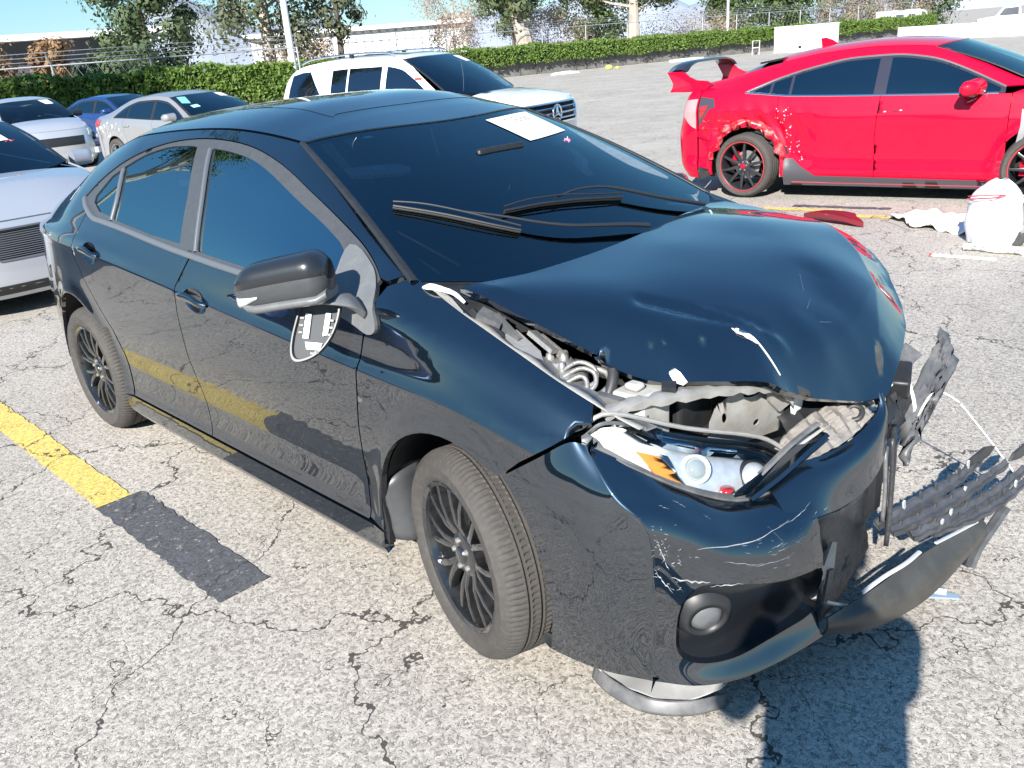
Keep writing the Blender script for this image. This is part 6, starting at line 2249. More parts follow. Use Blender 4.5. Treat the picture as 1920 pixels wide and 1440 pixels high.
def build_car(S):
    root = empty(S['name'], S['at'], R(S['yaw']), S['label'], S['cat'], S.get('group'))
    paint, gl = S['paint'], S['glass']
    zc_, wc_ = P3(S['crease'])
    zb_, wb_ = P3(S['belt'])
    zr_, wr_ = P3(S['rail'])
    sill = S.get('sill', .22)
    X = np.linspace(S['xr'] - .05, S['xf'] + .05, 40)

    def rw(fz, fw):
        return (PC(*zip(X, fz(X))), PC(*zip(X, fw(X))))
    d = S.get('tuck', .03)
    rows = [rw(lambda x: 0 * x + sill - .06, lambda x: wc_(x) - d - .03), rw(lambda x: 0 * x + sill + .06, lambda x: wc_(x) - d * .35),
            rw(lambda x: 0 * x + sill + .2, lambda x: wc_(x) - d * .75), rw(lambda x: zc_(x) * .55 + (sill + .2) * .45, lambda x: wc_(x) - d * .4),
            rw(lambda x: zc_(x) - .02, lambda x: wc_(x) - .001), rw(zc_, wc_), rw(lambda x: zc_(x) + .02, lambda x: wc_(x) - .006),
            rw(lambda x: zc_(x) * .35 + zb_(x) * .65, lambda x: wc_(x) * .42 + wb_(x) * .58), rw(zb_, wb_),
            rw(lambda x: zb_(x) * .5 + zr_(x) * .5, lambda x: wb_(x) * .58 + wr_(x) * .42), rw(lambda x: zb_(x) * .14 + zr_(x) * .86, lambda x: wb_(x) * .22 + wr_(x) * .78), rw(zr_, wr_)]
    wb, wr0 = S['wb'], S['wheel'][0]
    ar = S.get('arch', (wr0 + .045, wr0 + .06))
    B = Body(rows, wheels=((0, wr0, ar[0], ar[1]), (-wb, wr0, ar[0], ar[1])), flare=S.get('flare', .012))
    if 'dent' in S:
        B.extra = S['dent']
    zr = lambda x: float(B.zr(np.array([x]))[0])
    zb = lambda x: float(zb_(x))
    res = S.get('res', .05)
    x0, x1 = S['x0'], S['x1']                      # where nose and tail start
    xA, xB, xC = S['gaps']
    rA, rD = S['railA'], S['frame']                # A-pillar foot x ; window opening top curve
    fr_ = PC(*rD)
    xw0, xw1 = rD[0][0], rD[-1][0]                 # front and rear ends of the opening (front > rear)
    low = sill
    fro = arc(0, wr0, ar[0], ar[1], 0, 180, 16)
    rea = arc(-wb, wr0, ar[0], ar[1], 0, 180, 16)
    for sg in S.get('sides', (-1, 1)):
        f = B.side(sg)
        k = dict(parent=root, res=res, flip=sg > 0, th=.015)
        top = [(x, zr(x) - .002) for x in np.linspace(rA, x0, 12)]
        P = [(xA, zb(xA))] + top + [(x0, low), (ar[0], low)] + [a for a in fro if a[1] > low] + [(-ar[0], low), (xA, low)]
        if not (S.get('skip_fender') == sg):
            panel('front_fender', f, P, paint, **k)
        P = [(x, zb(x)) for x in np.linspace(xA, xB, 10)] + [(xB - .02, .6), (xB, low), (xA, low)]
        panel('front_door', f, P, paint, **k)
        xl = -wb + ar[0] + .05
        P = [(x, zb(x)) for x in np.linspace(xB, xC, 10)] + [(xC, .78), (max(xl, xC), .58), (xl, low), (xB, low), (xB - .02, .6)]
        panel('rear_door', f, P, paint, **k)
        raf = [(x, zr(x) - .002) for x in np.linspace(rA, x1, 34)]
        P = raf + [(x1, low + .0), (-wb - ar[0], low)] + [a for a in rea[::-1] if a[1] > low] + [(-wb + ar[0], low), (xl, low), (max(xl, xC), .58), (xC, .78), (xC, zb(xC))] + [(x, zb(x)) for x in np.linspace(xC, xw1, 5)[1:]] + [(x, float(fr_(x))) for x in np.linspace(xw1, xw0, 24)]
        if S.get('quarter_cut') and S['quarter_cut'][0] == sg:
            P = S['quarter_cut'][1](P)
        panel('quarter_panel', f, P, paint, **k)
        panel('sill', f, [(-ar[0], low - .002), (xl - .02, low - .002), (xl - .02, low - .09), (-ar[0], low - .09)], S.get('sillmat', M_BLACK), parent=root, res=res, flip=sg > 0, th=.03)
        # glasshouse
        op = [(x, float(fr_(x)) - .001) for x in np.linspace(xw0, xw1, 24)] + [(x, zb(x) + .001) for x in np.linspace(xw1, xw0, 24)]
        panel('window_frame', B.side(sg, -.010), op, S.get('framemat', M_BLACK), root, res=res, flip=sg > 0, th=.004, gap=0)
        for a, b in S['wins']:
            xs = np.linspace(a, b, 14)
            up = [(x, float(fr_(x)) - .030) for x in xs]
            lo = [(x, zb(x) + .016) for x in xs]
            keep = [i for i in range(14) if up[i][1] - lo[i][1] > .012]
            if len(keep) > 2:
                pw = [up[i] for i in keep] + [lo[i] for i in keep[::-1]]
                panel('side_window', B.side(sg, -.006), pw, gl, root, res=res * 1.5, flip=sg > 0, th=0, gap=0)
        if 'trim' in S:
            strip('window_trim', f, [(x, zb(x) + .004) for x in np.linspace(xw0 - .05, xw1, 12)], .018, S['trim'], root, k=2)
        if S.get('trim_top') is not None:
            strip('window_trim', f, [(x, float(fr_(x)) - .004) for x in np.linspace(xw0, xw1, 20)], .014, S['trim_top'], root, k=2)
        for hx in S.get('handles', ()):
            hzz = float(zc_(hx)) + S.get('handle_dz', -.01)
            wy = float(B.w(np.array([hx]), np.array([hzz]))[0])
            o = MB().box((hx - .10, -.012, hzz - .014), (hx + .10, .012, hzz + .014), at=(0, sg * (wy + .012), 0)).build('door_handle', S.get('handlemat', paint), root)
            bevel(o, .008, 2)
    # roof, windshield, rear window
    rx0, rx1 = S['roof']
    cr = PC(*S['crown'])
    xf_ = lambda v: rx0 + S.get('roof_bow', .10) * (1 - abs(v)**2)
    xr_ = lambda v: rx1 - .06 * (1 - abs(v)**2)

    def f_roof_(x, v):
        xx = np.minimum(x, rx0)
        return np.stack([x, v * B.wr(xx), B.zr(xx) + cr(xx) * (1 - np.abs(v)**3) - np.maximum(x - rx0, 0) * .15], 1)
    vs_ = np.linspace(-.995, .995, 17)
    panel('roof', f_roof_, [(xf_(v), v) for v in vs_] + [(xr_(v), v) for v in vs_[::-1]], S.get('roofmat', paint), root, res=.08, th=.012, gap=.001)
    bx, bxc, by, bz, bzc = S['wind']

    def f_w(u, v, off=0.0):
        av = np.abs(v)
        xb = bx + (bxc - bx) * av**2.2
        zb2 = bz + (bzc - bz) * av**2
        T = f_roof_(np.array([xf_(q) for q in v]), v)
        return np.stack([xb + (T[:, 0] - xb) * u, v * by + (T[:, 1] - v * by) * u, zb2 + (T[:, 2] - .004 - zb2) * u + .03 * np.sin(math.pi * np.clip(u, -.1, 1.1)) + off], 1)
    wpoly = [(0, v) for v in np.linspace(-1, 1, 15)] + [(u, 1) for u in np.linspace(.1, .9, 8)] + [(1, v) for v in np.linspace(1, -1, 15)] + [(u, -1) for u in np.linspace(.9, .1, 8)]
    panel('windshield', f_w, wpoly, S.get('windmat', gl), root, res=.09, th=0, gap=.004, flip=True)
    panel('windshield_band', lambda u, v: f_w(u, v, -.008), [(0, v) for v in np.linspace(-1, 1, 15)] + [(.07, v) for v in np.linspace(1, -1, 15)], M_BLACK, root, res=.09, th=0, gap=0, flip=True)
    for sg in (-1, 1):
        strip('windshield_moulding', f_w, [(0, sg), (.5, sg * 1.003), (1.0, sg)], .035, S.get('pillarmat', M_BLACK), root, k=6)
    S['f_w'] = f_w
    ex, exc, ey, ez, ezc = S['rearw']

    def f_r(u, v, off=0.0):
        av = np.abs(v)
        xb = ex + (exc - ex) * av**2.2
        zb2 = ez + (ezc - ez) * av**2
        T = f_roof_(np.array([xr_(q) for q in v]), v)
        return np.stack([xb + (T[:, 0] - xb) * u, v * ey + (T[:, 1] - v * ey) * u, zb2 + (T[:, 2] - .004 - zb2) * u + .02 * np.sin(math.pi * u) + off], 1)
    panel('rear_window', f_r, wpoly, gl, root, res=.1, th=0, gap=.004)
    S['f_r'] = f_r
    # nose and tail
    xn = PC(*S['nose'])
    nn = S.get('nose_n', 2.8)
    fn = B.nose(x0, xn, nn)
    S['fn'] = fn
    zt = S['nose_top']                              # height of hood lip in the middle
    ztop = lambda t: zt + (zr(x0) - zt) * abs(t)**3
    holes = S.get('nose_holes', [])
    tt = np.linspace(-1, 1, 33)
    S['bumper'] = panel('front_bumper', fn, [(t, sill - .06) for t in tt] + [(t, ztop(t)) for t in tt[::-1]], S.get('bumpermat', paint), root, holes=holes, res=.06, th=.02)
    hc = PC(*S['hood'])

    def f_h(x, v):
        xx = np.minimum(x, x0)
        A = np.stack([xx, v * B.wr(xx), B.zr(xx) + hc(xx) * (1 - np.abs(v)**2.6)], 1)
        s = np.clip((x - x0) / .3, 0, 1)
        t = np.sign(v) * 2 / math.pi * np.arcsin(np.clip(np.abs(v), 0, 1)**(nn / 2))
        zz = np.array([ztop(q) for q in t])
        Np = fn(t, zz)
        A0 = np.stack([np.full_like(v, x0), v * B.wr(np.full_like(v, x0)), B.zr(np.full_like(v, x0)) + hc(np.full_like(v, x0)) * (1 - np.abs(v)**2.6)], 1)
        Q = A0 + (Np - A0) * s[:, None]
        Q[:, 2] += (.03 * np.sin(math.pi * s * .5) * (1 - s) * 2 + 0) * (1 - np.abs(v)**2.6)
        m_ = (x > x0)[:, None]
        return np.where(m_, Q, A)
    S['f_h'] = f_h
    S['hood_o'] = panel('hood', f_h, [(S['hood_x'], v) for v in np.linspace(-.985, .985, 15)] + [(x0 + .295, v) for v in np.linspace(.985, -.985, 15)], paint, root, res=.06, th=.015, gap=.002)
    xtl = PC(*S['tail'])
    ft = B.nose(x1, xtl, S.get('tail_n', 3.0))
    S['ft'] = ft
    tz = S['tail_top']
    S['rear_o'] = panel('rear_bumper', ft, [(t, sill - .04) for t in tt] + [(t, tz + (zr(x1) - tz) * abs(t)**3) for t in tt[::-1]], paint, root, res=.07, th=.02, flip=True, holes=S.get('tail_holes', []))
    if 'trunk_x' in S:
        tc = PC(*S['trunk'])

        def f_t(x, v):
            xx = np.maximum(x, x1)
            A = np.stack([xx, v * B.wr(xx), B.zr(xx) + tc(xx) * (1 - np.abs(v)**2.6)], 1)
            s = np.clip((x1 - x) / .2, 0, 1)
            t = np.sign(v) * 2 / math.pi * np.arcsin(np.clip(np.abs(v), 0, 1)**1.5)
            Np = ft(t, np.array([tz + (zr(x1) - tz) * abs(q)**3 for q in t]))
            return A + (Np - A) * s[:, None]
        panel('trunk_lid', f_t, [(S['trunk_x'], v) for v in np.linspace(-.985, .985, 13)] + [(x1 - .198, v) for v in np.linspace(.985, -.985, 13)], paint, root, res=.07, th=.012, gap=.002)
    # wheels
    wr1, rim, wid, sp, rimmat = S['wheel']
    ty = S.get('track', .78)
    kw = dict(detail=S.get('wdetail', 1), stripe=S.get('stripe'), cap_mat=S.get('cap_mat'), hub=S.get('caliper'))
    w0 = make_wheel('wheel', root, (0, -ty, wr1), wr1, rim, wid, sp, (rimmat, M_TYRE), -1, steer=S.get('steer', 0), **kw)
    rs_ = S.get('rear_right', {})
    make_wheel('wheel', root, (-wb + rs_.get('dx', 0), -ty + rs_.get('dy', 0), wr1), wr1, rim, wid, sp, (rimmat, M_TYRE), -1, proto=w0, steer=rs_.get('steer', 0), camber=rs_.get('camber', 0), spin=.4)
    make_wheel('wheel', root, (0, ty, wr1), wr1, rim, wid, sp, (rimmat, M_TYRE), 1, proto=w0, steer=S.get('steer', 0))
    make_wheel('wheel', root, (-wb, ty, wr1), wr1, rim, wid, sp, (rimmat, M_TYRE), 1, proto=w0)
    for sg in (-1, 1):
        for cx in (0, -wb):
            n = 18
            rx = ar[0] + .01
            G = [[(cx + rx * math.cos(math.pi * i / n), sg * y, sill + (wr0 - sill) + (ar[1] + .02) * math.sin(math.pi * i / n)) for i in range(n + 1)] for y in (ty + .06, ty - .2)]
            G.append([(cx, sg * (ty - .2), wr0) for i in range(n + 1)])
            grid_obj('wheel_liner', G, M_DARK, root)
    # underbody, cabin
    MB().box((x1, -.62, sill - .05), (x0, .62, sill + .15)).build('underbody', M_DARK, root)
    zf = sill + .2
    seat_z = S.get('seat_z', .42)
    for y in (-.37, .37):
        seat('front_seat', root, (-1.35 + S.get('seat_dx', 0), y, seat_z), .5, .58, S.get('seatmat'))
    seat('rear_seat', root, (-2.2 + S.get('seat_dx', 0), 0, seat_z), 1.2, .52, S.get('seatmat'), bench=True)
    da = MB().prism([(bx - .05, .60), (bx - .06, bz - .03), (bx - .45, bz - .03), (bx - .62, bz - .12), (bx - .55, .6)], -.68, .68, lambda a, b, h: (a, h, b)).build('dashboard', S.get('dashmat', M_INT), root)
    bevel(da, .03, 2)
    S['B'], S['root'] = B, root
    # mirrors
    for sg in (-1, 1):
        mx, mz, my = S['mirror']
        mw = float(B.w(np.array([mx]), np.array([mz - .06]))[0])
        L_ = S.get('mirror_l', .20)
        mo = shell('side_mirror', (mx, sg * (mw + .05), mz), (mx - .05, sg * (mw + .05 + L_), mz - .005), (0, 0, 1), (1, 0, 0), lambda t: (.072 * (1 - max(0, (t - .75) / .25)**2.4 * .5) * (1 - .1 * t), .10 * (1 - max(0, (t - .7) / .3)**2 * .6), .035, 0), S.get('mirrormat', paint), root, nu=10, nv=16)
        MB().tube([(mx - .02, sg * (mw - .03), mz - .075), (mx - .01, sg * (mw + .10), mz - .05)], .022, 8).build('mirror_arm', M_BLACK, mo)
    return root


def patch(S, name, f, poly, m, off=.004, res=.05, th=.01, flip=False, parent=None, holes=()):
    return panel(name, lambda a, b: _lift(f, a, b, off), poly, m, parent or S['root'], res=res, th=th, gap=0, flip=flip, holes=holes)


def bars(S, f, t0, t1, z0, z1, n, m, vertical=True, off=.006, w=.004, parent=None, name='grille_bar'):
    for i in range(n):
        q = (i + .5) / n
        if vertical:
            t = t0 + (t1 - t0) * q
            pts = [(t, z0 + (z1 - z0) * j / 4) for j in range(5)]
        else:
            z = z0 + (z1 - z0) * q
            pts = [(t0 + (t1 - t0) * j / 8, z) for j in range(9)]
        a = np.array(pts)
        P = _lift(f, a[:, 0], a[:, 1], off)
        MB().tube([tuple(p) for p in P], w, 5).build(name, m, parent or S['root'])


GL_DARK = glass('car_glass_dark', (.05, .055, .06), 2.6, refl=(.75, .95, 1.0))
GL_CLEAR = glass('car_glass_clear', (.26, .30, .32), 2.1, refl=(.8, .96, 1.0))
M_ALLOYW = mat('silver_alloy_wheel', (.42, .42, .43), .3, metal=.8)
M_CARINT = mat('car_interior_mid', (.09, .09, .09), .8)

# ---- red hatchback with a tall wing
M_RED = mat('red_paint', (.50, .0012, .026), .45, coat=1.0, coat_rough=.02, coat_ior=1.38, spec=.1)
M_REDD = mat('red_torn_metal', (.45, .01, .02), .4, metal=.2, dirt=(.62, .58, .56), dscale=16, damt=.45)
M_BRIM = mat('matt_black_wheel', (.02, .021, .024), .35, coat=.4)


def quarter_red(P):
    return P


def dent_red(x, z):
    a = np.exp(-(((x + 2.62) / .42)**2 + ((z - .70) / .14)**2))
    return -.055 * a * (1 + .5 * np.sin(x * 37 + z * 19)) - .03 * np.exp(-(((x + 2.2) / .14)**2 + ((z - .52) / .2)**2))


RED = dict(name='red_hatchback', label='bright red hatchback with tall rear wing and crushed rear wheel arch', cat='car', at=(-.70, 7.44, gz(-.70, 7.44)), yaw=9.6,
           paint=M_RED, glass=GL_DARK, windmat=glass('red_car_windshield', (.25, .32, .36), 2.6, refl=(.8, 1.0, 1.0)), wb=2.70, wheel=(.327, .252, .24, (10, 'single'), M_BRIM), xf=.93, xr=-3.60, x0=.45, x1=-3.25, gaps=(-.30, -1.40, -2.38), railA=-.13, sill=.215, arch=(.375, .385), track=.80,
           crease=[(-3.6, .90, .70), (-3.2, .89, .86), (-2.7, .87, .905), (-2.0, .83, .905), (-1, .80, .905), (0, .77, .91), (.45, .72, .86), (.9, .66, .70)],
           belt=[(-3.6, 1.02, .60), (-3.2, 1.06, .76), (-2.75, 1.05, .825), (-2.3, 1.01, .84), (-1.4, .99, .85), (-.5, .98, .85), (-.2, .98, .845), (.1, .925, .83), (.45, .82, .76), (.9, .70, .62)],
           rail=[(-3.6, 1.06, .50), (-3.35, 1.13, .56), (-3.0, 1.20, .56), (-2.5, 1.31, .555), (-2.0, 1.39, .56), (-1.5, 1.42, .565), (-1.0, 1.395, .575), (-.65, 1.27, .625), (-.35, 1.135, .69), (-.13, 1.045, .735), (.1, .975, .74), (.45, .86, .70), (.9, .74, .55)],
           frame=[(-.36, 1.035), (-.50, 1.10), (-.73, 1.205), (-1.0, 1.300), (-1.35, 1.345), (-1.7, 1.335), (-2.1, 1.265), (-2.45, 1.17), (-2.74, 1.06)], wins=[(-.40, -1.36), (-1.47, -2.26), (-2.29, -2.46), (-2.49, -2.70)], trim=M_CHROME, trim_top=M_TRIMG,
           roof=(-1.0, -2.45), crown=[(-2.5, .07), (-1.8, .065), (-1.0, .055)], wind=(.16, -.10, .735, .975, 1.04), rearw=(-3.25, -3.15, .52, 1.10, 1.12), roof_bow=.16,
           nose=[(.15, .82), (.35, .92), (.55, .93), (.75, .88)], nose_top=.74, hood=[(-.3, .03), (.2, .05), (.5, .05)], hood_x=.18, tail=[(.15, -3.45), (.35, -3.58), (.6, -3.60), (.8, -3.55), (1.02, -3.50)], tail_top=1.0, tail_n=3.4,
           mirror=(-.60, 1.045, 0), mirror_l=.24, stripe=mat('red_rim_stripe', (.5, .03, .04), .4), cap_mat=M_RED, caliper=M_RED, rear_right=dict(steer=-.12, camber=.05, dy=-.01), dent=dent_red, flare=.02, framemat=mat('dark_pillar', (.03, .03, .045), .25, coat=.5), res=.04, sillmat=M_SATIN, wdetail=1)
red = build_car(RED)
Br = RED['B']
fr = Br.side(-1)
# wing: two end plates on a long blade, red uprights
M_CARB = mat('black_carbon', (.02, .021, .023), .25, coat=1)
for sg in (-1, 1):
    MB().prism([(-3.22, 1.09), (-3.36, 1.07), (-3.64, 1.075), (-3.61, 1.12), (-3.60, 1.16), (-3.67, 1.285), (-3.48, 1.285), (-3.41, 1.225), (-3.33, 1.19), (-3.22, 1.18), (-3.14, 1.15)], -.014, .014, lambda a, b, h: (a, sg * .70 + h, b)).build('wing_upright', M_RED, red)
G = []
for y in np.linspace(-.71, .71, 17):
    up = .085 * (1 - (abs(y) / .71)**6)
    G.append([(-3.67 + .0, y, 1.270 + up), (-3.58, y, 1.302 + up), (-3.50, y, 1.302 + up), (-3.43, y, 1.28 + up), (-3.50, y, 1.27 + up), (-3.58, y, 1.265 + up)])
grid_obj('rear_wing', np.array(G), M_CARB, red, wrap=True)
# roof spoiler with vortex fins, aerial
MB().prism([(-2.45, -.50), (-2.72, -.46), (-2.76, 0), (-2.72, .46), (-2.45, .50)], 0, .02, lambda a, b, h: (a, b, 1.345 + h + (a + 2.45) * .14)).build('roof_spoiler', M_CARB, red)
MB().prism([(-2.02, 0), (-2.22, 0), (-2.235, .085), (-2.19, .09), (-2.12, .065)], -.014, .014, lambda a, b, h: (a, h, 1.43 + b)).build('roof_aerial', M_RED, red)
# tail lamp
patch(RED, 'tail_lamp', fr, [(-3.24, 1.02), (-3.08, 1.0), (-3.05, .92), (-3.12, .90), (-3.24, .72)], mat('smoked_lamp', (.05, .05, .06), .1, coat=1), off=.006)
patch(RED, 'tail_lamp_core', fr, [(-3.22, .92), (-3.13, .94), (-3.16, .88), (-3.22, .80)], M_RED_LENS, off=.012)
patch(RED, 'tail_lamp', RED['ft'], [(-.99, .70), (-.99, 1.0), (-.60, .98), (-.66, .84), (-.80, .80)], mat('pale_tail_lens', (.55, .25, .25), .15, coat=1), off=-.006, flip=True)
# fender vent, mirror lower shell, carbon side skirt kick, bumper diffuser
patch(RED, 'fender_vent', fr, [(-.205, .845), (-.105, .83), (-.08, .79), (-.12, .72), (-.225, .47), (-.235, .47), (-.20, .70)], mat('vent_grey', (.28, .28, .29), .4), off=.004)
patch(RED, 'side_skirt', fr, [(-2.29, .215), (-2.29, .40), (-2.20, .40), (-2.12, .33), (-1.96, .24), (-.40, .225), (-.40, .15), (-2.29, .14)], mat('skirt_dark', (.06, .06, .07), .4), off=.02)
strip('skirt_line', Br.side(-1, .02), [(-2.2, .165), (-1.2, .165), (-.42, .165)], .014, mat('skirt_red_line', (.4, .05, .07), .4), red, k=4)
patch(RED, 'diffuser_end', fr, [(-3.24, .30), (-3.12, .28), (-3.10, .21), (-3.24, .16)], M_CARB, off=.012)
# torn rear arch
rr_ = random.Random(9)
edge_o, edge_i = [], []
for i in range(26):
    a = R(8 + 166 * i / 25)
    q = 1.0 + .02 * rr_.uniform(-1, 1)
    edge_o.append((-2.70 + .43 * q * math.cos(a), .327 + .47 * q * math.sin(a)))
    q = 1.0 + .05 * rr_.uniform(-1, 1)
    edge_i.append((-2.70 + .362 * q * math.cos(a), .327 + .385 * q * math.sin(a)))
eo, ei = np.array(edge_o), np.array(edge_i)
Pa = fr(eo[:, 0], eo[:, 1])
Pb = fr(ei[:, 0], ei[:, 1])
rrn = np.random.RandomState(4)
Pm = (Pa + Pb) / 2 + np.stack([rrn.uniform(-.02, .02, 26), rrn.uniform(-.045, .02, 26), rrn.uniform(-.02, .02, 26)], 1)
Pb = Pb + np.stack([rrn.uniform(-.015, .015, 26), rrn.uniform(-.05, .035, 26), rrn.uniform(-.02, .02, 26)], 1)
Pa[:, 1] -= .006
grid_obj('torn_arch', np.array([Pa, Pm, Pb]), M_REDD, red, auto=20, th=.004)
# ripped liner flaps and scuffs
for k, (a0, c) in enumerate([(38, (.05, -.01)), (62, (.0, .0)), (20, (.06, -.03))]):
    a = R(a0)
    px, pz = -2.70 + .36 * math.cos(a), .327 + .38 * math.sin(a)
    MB().prism([(-.10, .0), (-.04, .04), (.03, .03), (.10, -.06), (.12, -.12), (.05, -.07), (-.02, -.02)], -.006, .006, lambda q, b, h: (px + q + c[0], -.86 + h + .02 * k, pz + b + c[1])).build('ripped_liner', M_BLACK, red)
patch(RED, 'bumper_edge', fr, [(-3.24, .68), (-3.10, .70), (-3.02, .62), (-2.98, .50), (-3.06, .46), (-3.12, .58), (-3.24, .62)], M_RED, off=.03, th=.01)
M_CHIP = mat('bare_chip', (.62, .35, .38), .5)
for k in range(38):
    t = rr_.random()
    px = -2.34 + .18 * t + rr_.gauss(0, .05)
    pz = .86 - .52 * t + rr_.gauss(0, .05)
    s = rr_.uniform(.003, .011)
    patch(RED, 'paint_chip', fr, [(px + s * rr_.uniform(-1, 1), pz - s), (px + s, pz + s * rr_.uniform(-.5, .5)), (px, pz + s), (px - s, pz)], M_CHIP, off=.005, th=.001, res=.05)
for k in range(10):
    px, pz = rr_.uniform(-3.2, -2.75), rr_.uniform(.70, .80)
    s = rr_.uniform(.02, .06)
    patch(RED, 'crumple_scuff', fr, [(px - s, pz), (px, pz - .010), (px + s, pz + .006), (px, pz + .012)], M_REDD, off=.006, th=.002, res=.06)
MB().box((-2.36, -.80, .20), (-2.28, -.45, .30)).box((-2.42, -.74, .31), (-2.30, -.60, .36)).build('suspension_arm', M_STEEL, red)
# door pull marks and badge on the door
for hx, hz_ in ((-1.34, .845), (-1.20, .855)):
    patch(RED, 'handle_mark', fr, [(hx - .012, hz_ - .006), (hx + .012, hz_ - .004), (hx + .010, hz_ + .006), (hx - .010, hz_ + .006)], M_CHIP, off=.004, th=.002)
strip('handle_recess', fr, [(-1.34, .842), (-1.27, .843), (-1.20, .852)], .008, M_DARK, red, k=3)
patch(RED, 'door_scuff', fr, [(-.66, .90), (-.58, .935), (-.575, .945), (-.65, .912)], M_CHIP, off=.004, th=.001)
MB().prism([(-.07, -.012), (.07, -.02), (.06, .02), (-.06, .02)], -.12, .12, lambda a, b, h: (-.63 + a * .9, -1.0 + h * .8, .992 + b)).build('mirror_base', M_BLACK, red)

# ---- white SUV
M_WHITE = mat('white_paint', (.80, .80, .79), .35, coat=1.0, coat_rough=.03, coat_ior=1.5)
SUVL = dict(name='white_suv', label='white SUV with roof rails and three-pointed star grille behind the black sedan', cat='suv', at=(-7.62, 6.95, gz(-7.62, 6.95) - .02), yaw=10.0,
            paint=M_WHITE, glass=glass('suv_glass', (.07, .09, .12), 2.4, refl=(.7, .85, 1.0)), windmat=GL_CLEAR, wb=2.915, wheel=(.375, .26, .25, (5, 'twin'), M_ALLOYW), xf=.88, xr=-3.92, x0=.40, x1=-3.55, gaps=(-.42, -1.55, -2.50), railA=-.42, sill=.36, arch=(.43, .44), track=.82,
            crease=[(-3.9, .98, .80), (-3.5, 1.0, .93), (-2.9, 1.0, .955), (-1.5, .99, .955), (0, .97, .955), (.4, .94, .90), (.9, .90, .74)],
            belt=[(-3.9, 1.20, .76), (-3.5, 1.21, .86), (-2.9, 1.19, .88), (-1.5, 1.15, .885), (-.5, 1.12, .885), (-.3, 1.12, .88), (0, 1.10, .87), (.4, 1.06, .81), (.9, .98, .66)],
            rail=[(-3.9, 1.25, .62), (-3.75, 1.42, .62), (-3.6, 1.60, .615), (-3.2, 1.70, .62), (-2.4, 1.745, .63), (-1.7, 1.74, .635), (-1.25, 1.70, .64), (-.9, 1.47, .70), (-.6, 1.27, .77), (-.42, 1.17, .80), (0, 1.14, .80), (.4, 1.10, .74), (.9, 1.0, .58)],
            frame=[(-.60, 1.18), (-.75, 1.29), (-1.0, 1.46), (-1.25, 1.595), (-1.6, 1.645), (-2.2, 1.645), (-2.8, 1.625), (-3.3, 1.58), (-3.62, 1.50)], wins=[(-.60, -1.50), (-1.60, -2.26), (-2.30, -2.62)], trim=M_CHROME, framemat=M_WHITE,
            roof=(-1.24, -3.55), crown=[(-3.6, .03), (-2.4, .045), (-1.24, .04)], wind=(-.05, -.36, .80, 1.16, 1.20), rearw=(-3.88, -3.82, .62, 1.22, 1.22), roof_bow=.10,
            nose=[(.3, .80), (.5, .88), (.8, .88), (1.05, .80)], nose_top=1.04, nose_n=3.2, hood=[(-.4, .03), (.1, .05), (.4, .05)], hood_x=-.03, tail=[(.3, -3.85), (.6, -3.92), (1.0, -3.92), (1.25, -3.88)], tail_top=1.24,
            mirror=(-.80, 1.21, 0), mirror_l=.21, seat_z=.70, seat_dx=-.05, res=.06, dashmat=M_CARINT, seatmat=M_CARINT, nose_holes=[[(-.36, .72), (-.42, .98), (.42, .98), (.36, .72)]])
suv = build_car(SUVL)
Bs = SUVL['B']
fsu = SUVL['fn']
# rear quarter glass wraps forward-leaning
for sg in (-1, 1):
    panel('side_window', Bs.side(sg, .002), [(-2.80, 1.22), (-3.60, 1.23), (-3.54, 1.56), (-3.3, 1.60), (-3.12, 1.605)], SUVL['glass'], suv, res=.1, th=0, gap=0, flip=sg > 0)
    rp_ = [(-1.45, sg * .60, 1.765), (-1.6, sg * .60, 1.80), (-2.3, sg * .595, 1.815), (-3.1, sg * .59, 1.785), (-3.42, sg * .585, 1.72)]
    MB().tube(spl(rp_, 5), .014, 8).build('roof_rail', M_CHROME, suv, smooth=True)
    MB().box((-.03, -.02, -.05), (.03, .02, 0), at=(-2.3, sg * .595, 1.81)).build('roof_rail_foot', M_BLACK, suv)
panel('sunroof', lambda x, v: np.stack([x, v * .5, Bs.zr(x) + .046 + 0 * v], 1), [(-1.42, -.8), (-1.42, .8), (-2.6, .8), (-2.6, -.8)], mat('suv_sunroof', (.03, .035, .04), .05, coat=1), suv, res=.2, th=.004)
panel('grille_back', lambda a, b: _lift(fsu, a, b, -.03), [(-.37, .71), (-.43, .985), (.43, .985), (.37, .71)], M_DARK, suv, res=.06, th=.004, gap=0)
for z in (.775, .845, .915):
    a = np.linspace(-.40, .40, 13)
    Pq = _lift(fsu, a, np.full(13, z), .002)
    MB().tube([tuple(p) for p in Pq], .016 if z < .9 else .012, 6, squash=.8).build('grille_bar', M_CHROME, suv)
a = np.array([(-.36, .72), (-.42, .98), (.42, .98), (.36, .72), (-.36, .72)])
MB().tube([tuple(p) for p in _lift(fsu, *np.array(resample([tuple(q) for q in a], .08, False)).T, .004)], .018, 6).build('grille_surround', M_CHROME, suv)
c = _lift(fsu, np.array([0.0]), np.array([.845]), .028)[0]
st = MB().lathe([(.098, 0), (.105, .012), (.114, .012), (.12, 0), (.114, -.012), (.105, -.012)], 32, 'x', at=tuple(c), closed=True)
for k in range(3):
    q = R(90 + 120 * k)
    e_ = (c[0], c[1] + .11 * math.cos(q), c[2] + .11 * math.sin(q))
    st.tube([tuple(c), e_], [.026, .006], 6)
st.build('star_emblem', M_CHROME, suv)
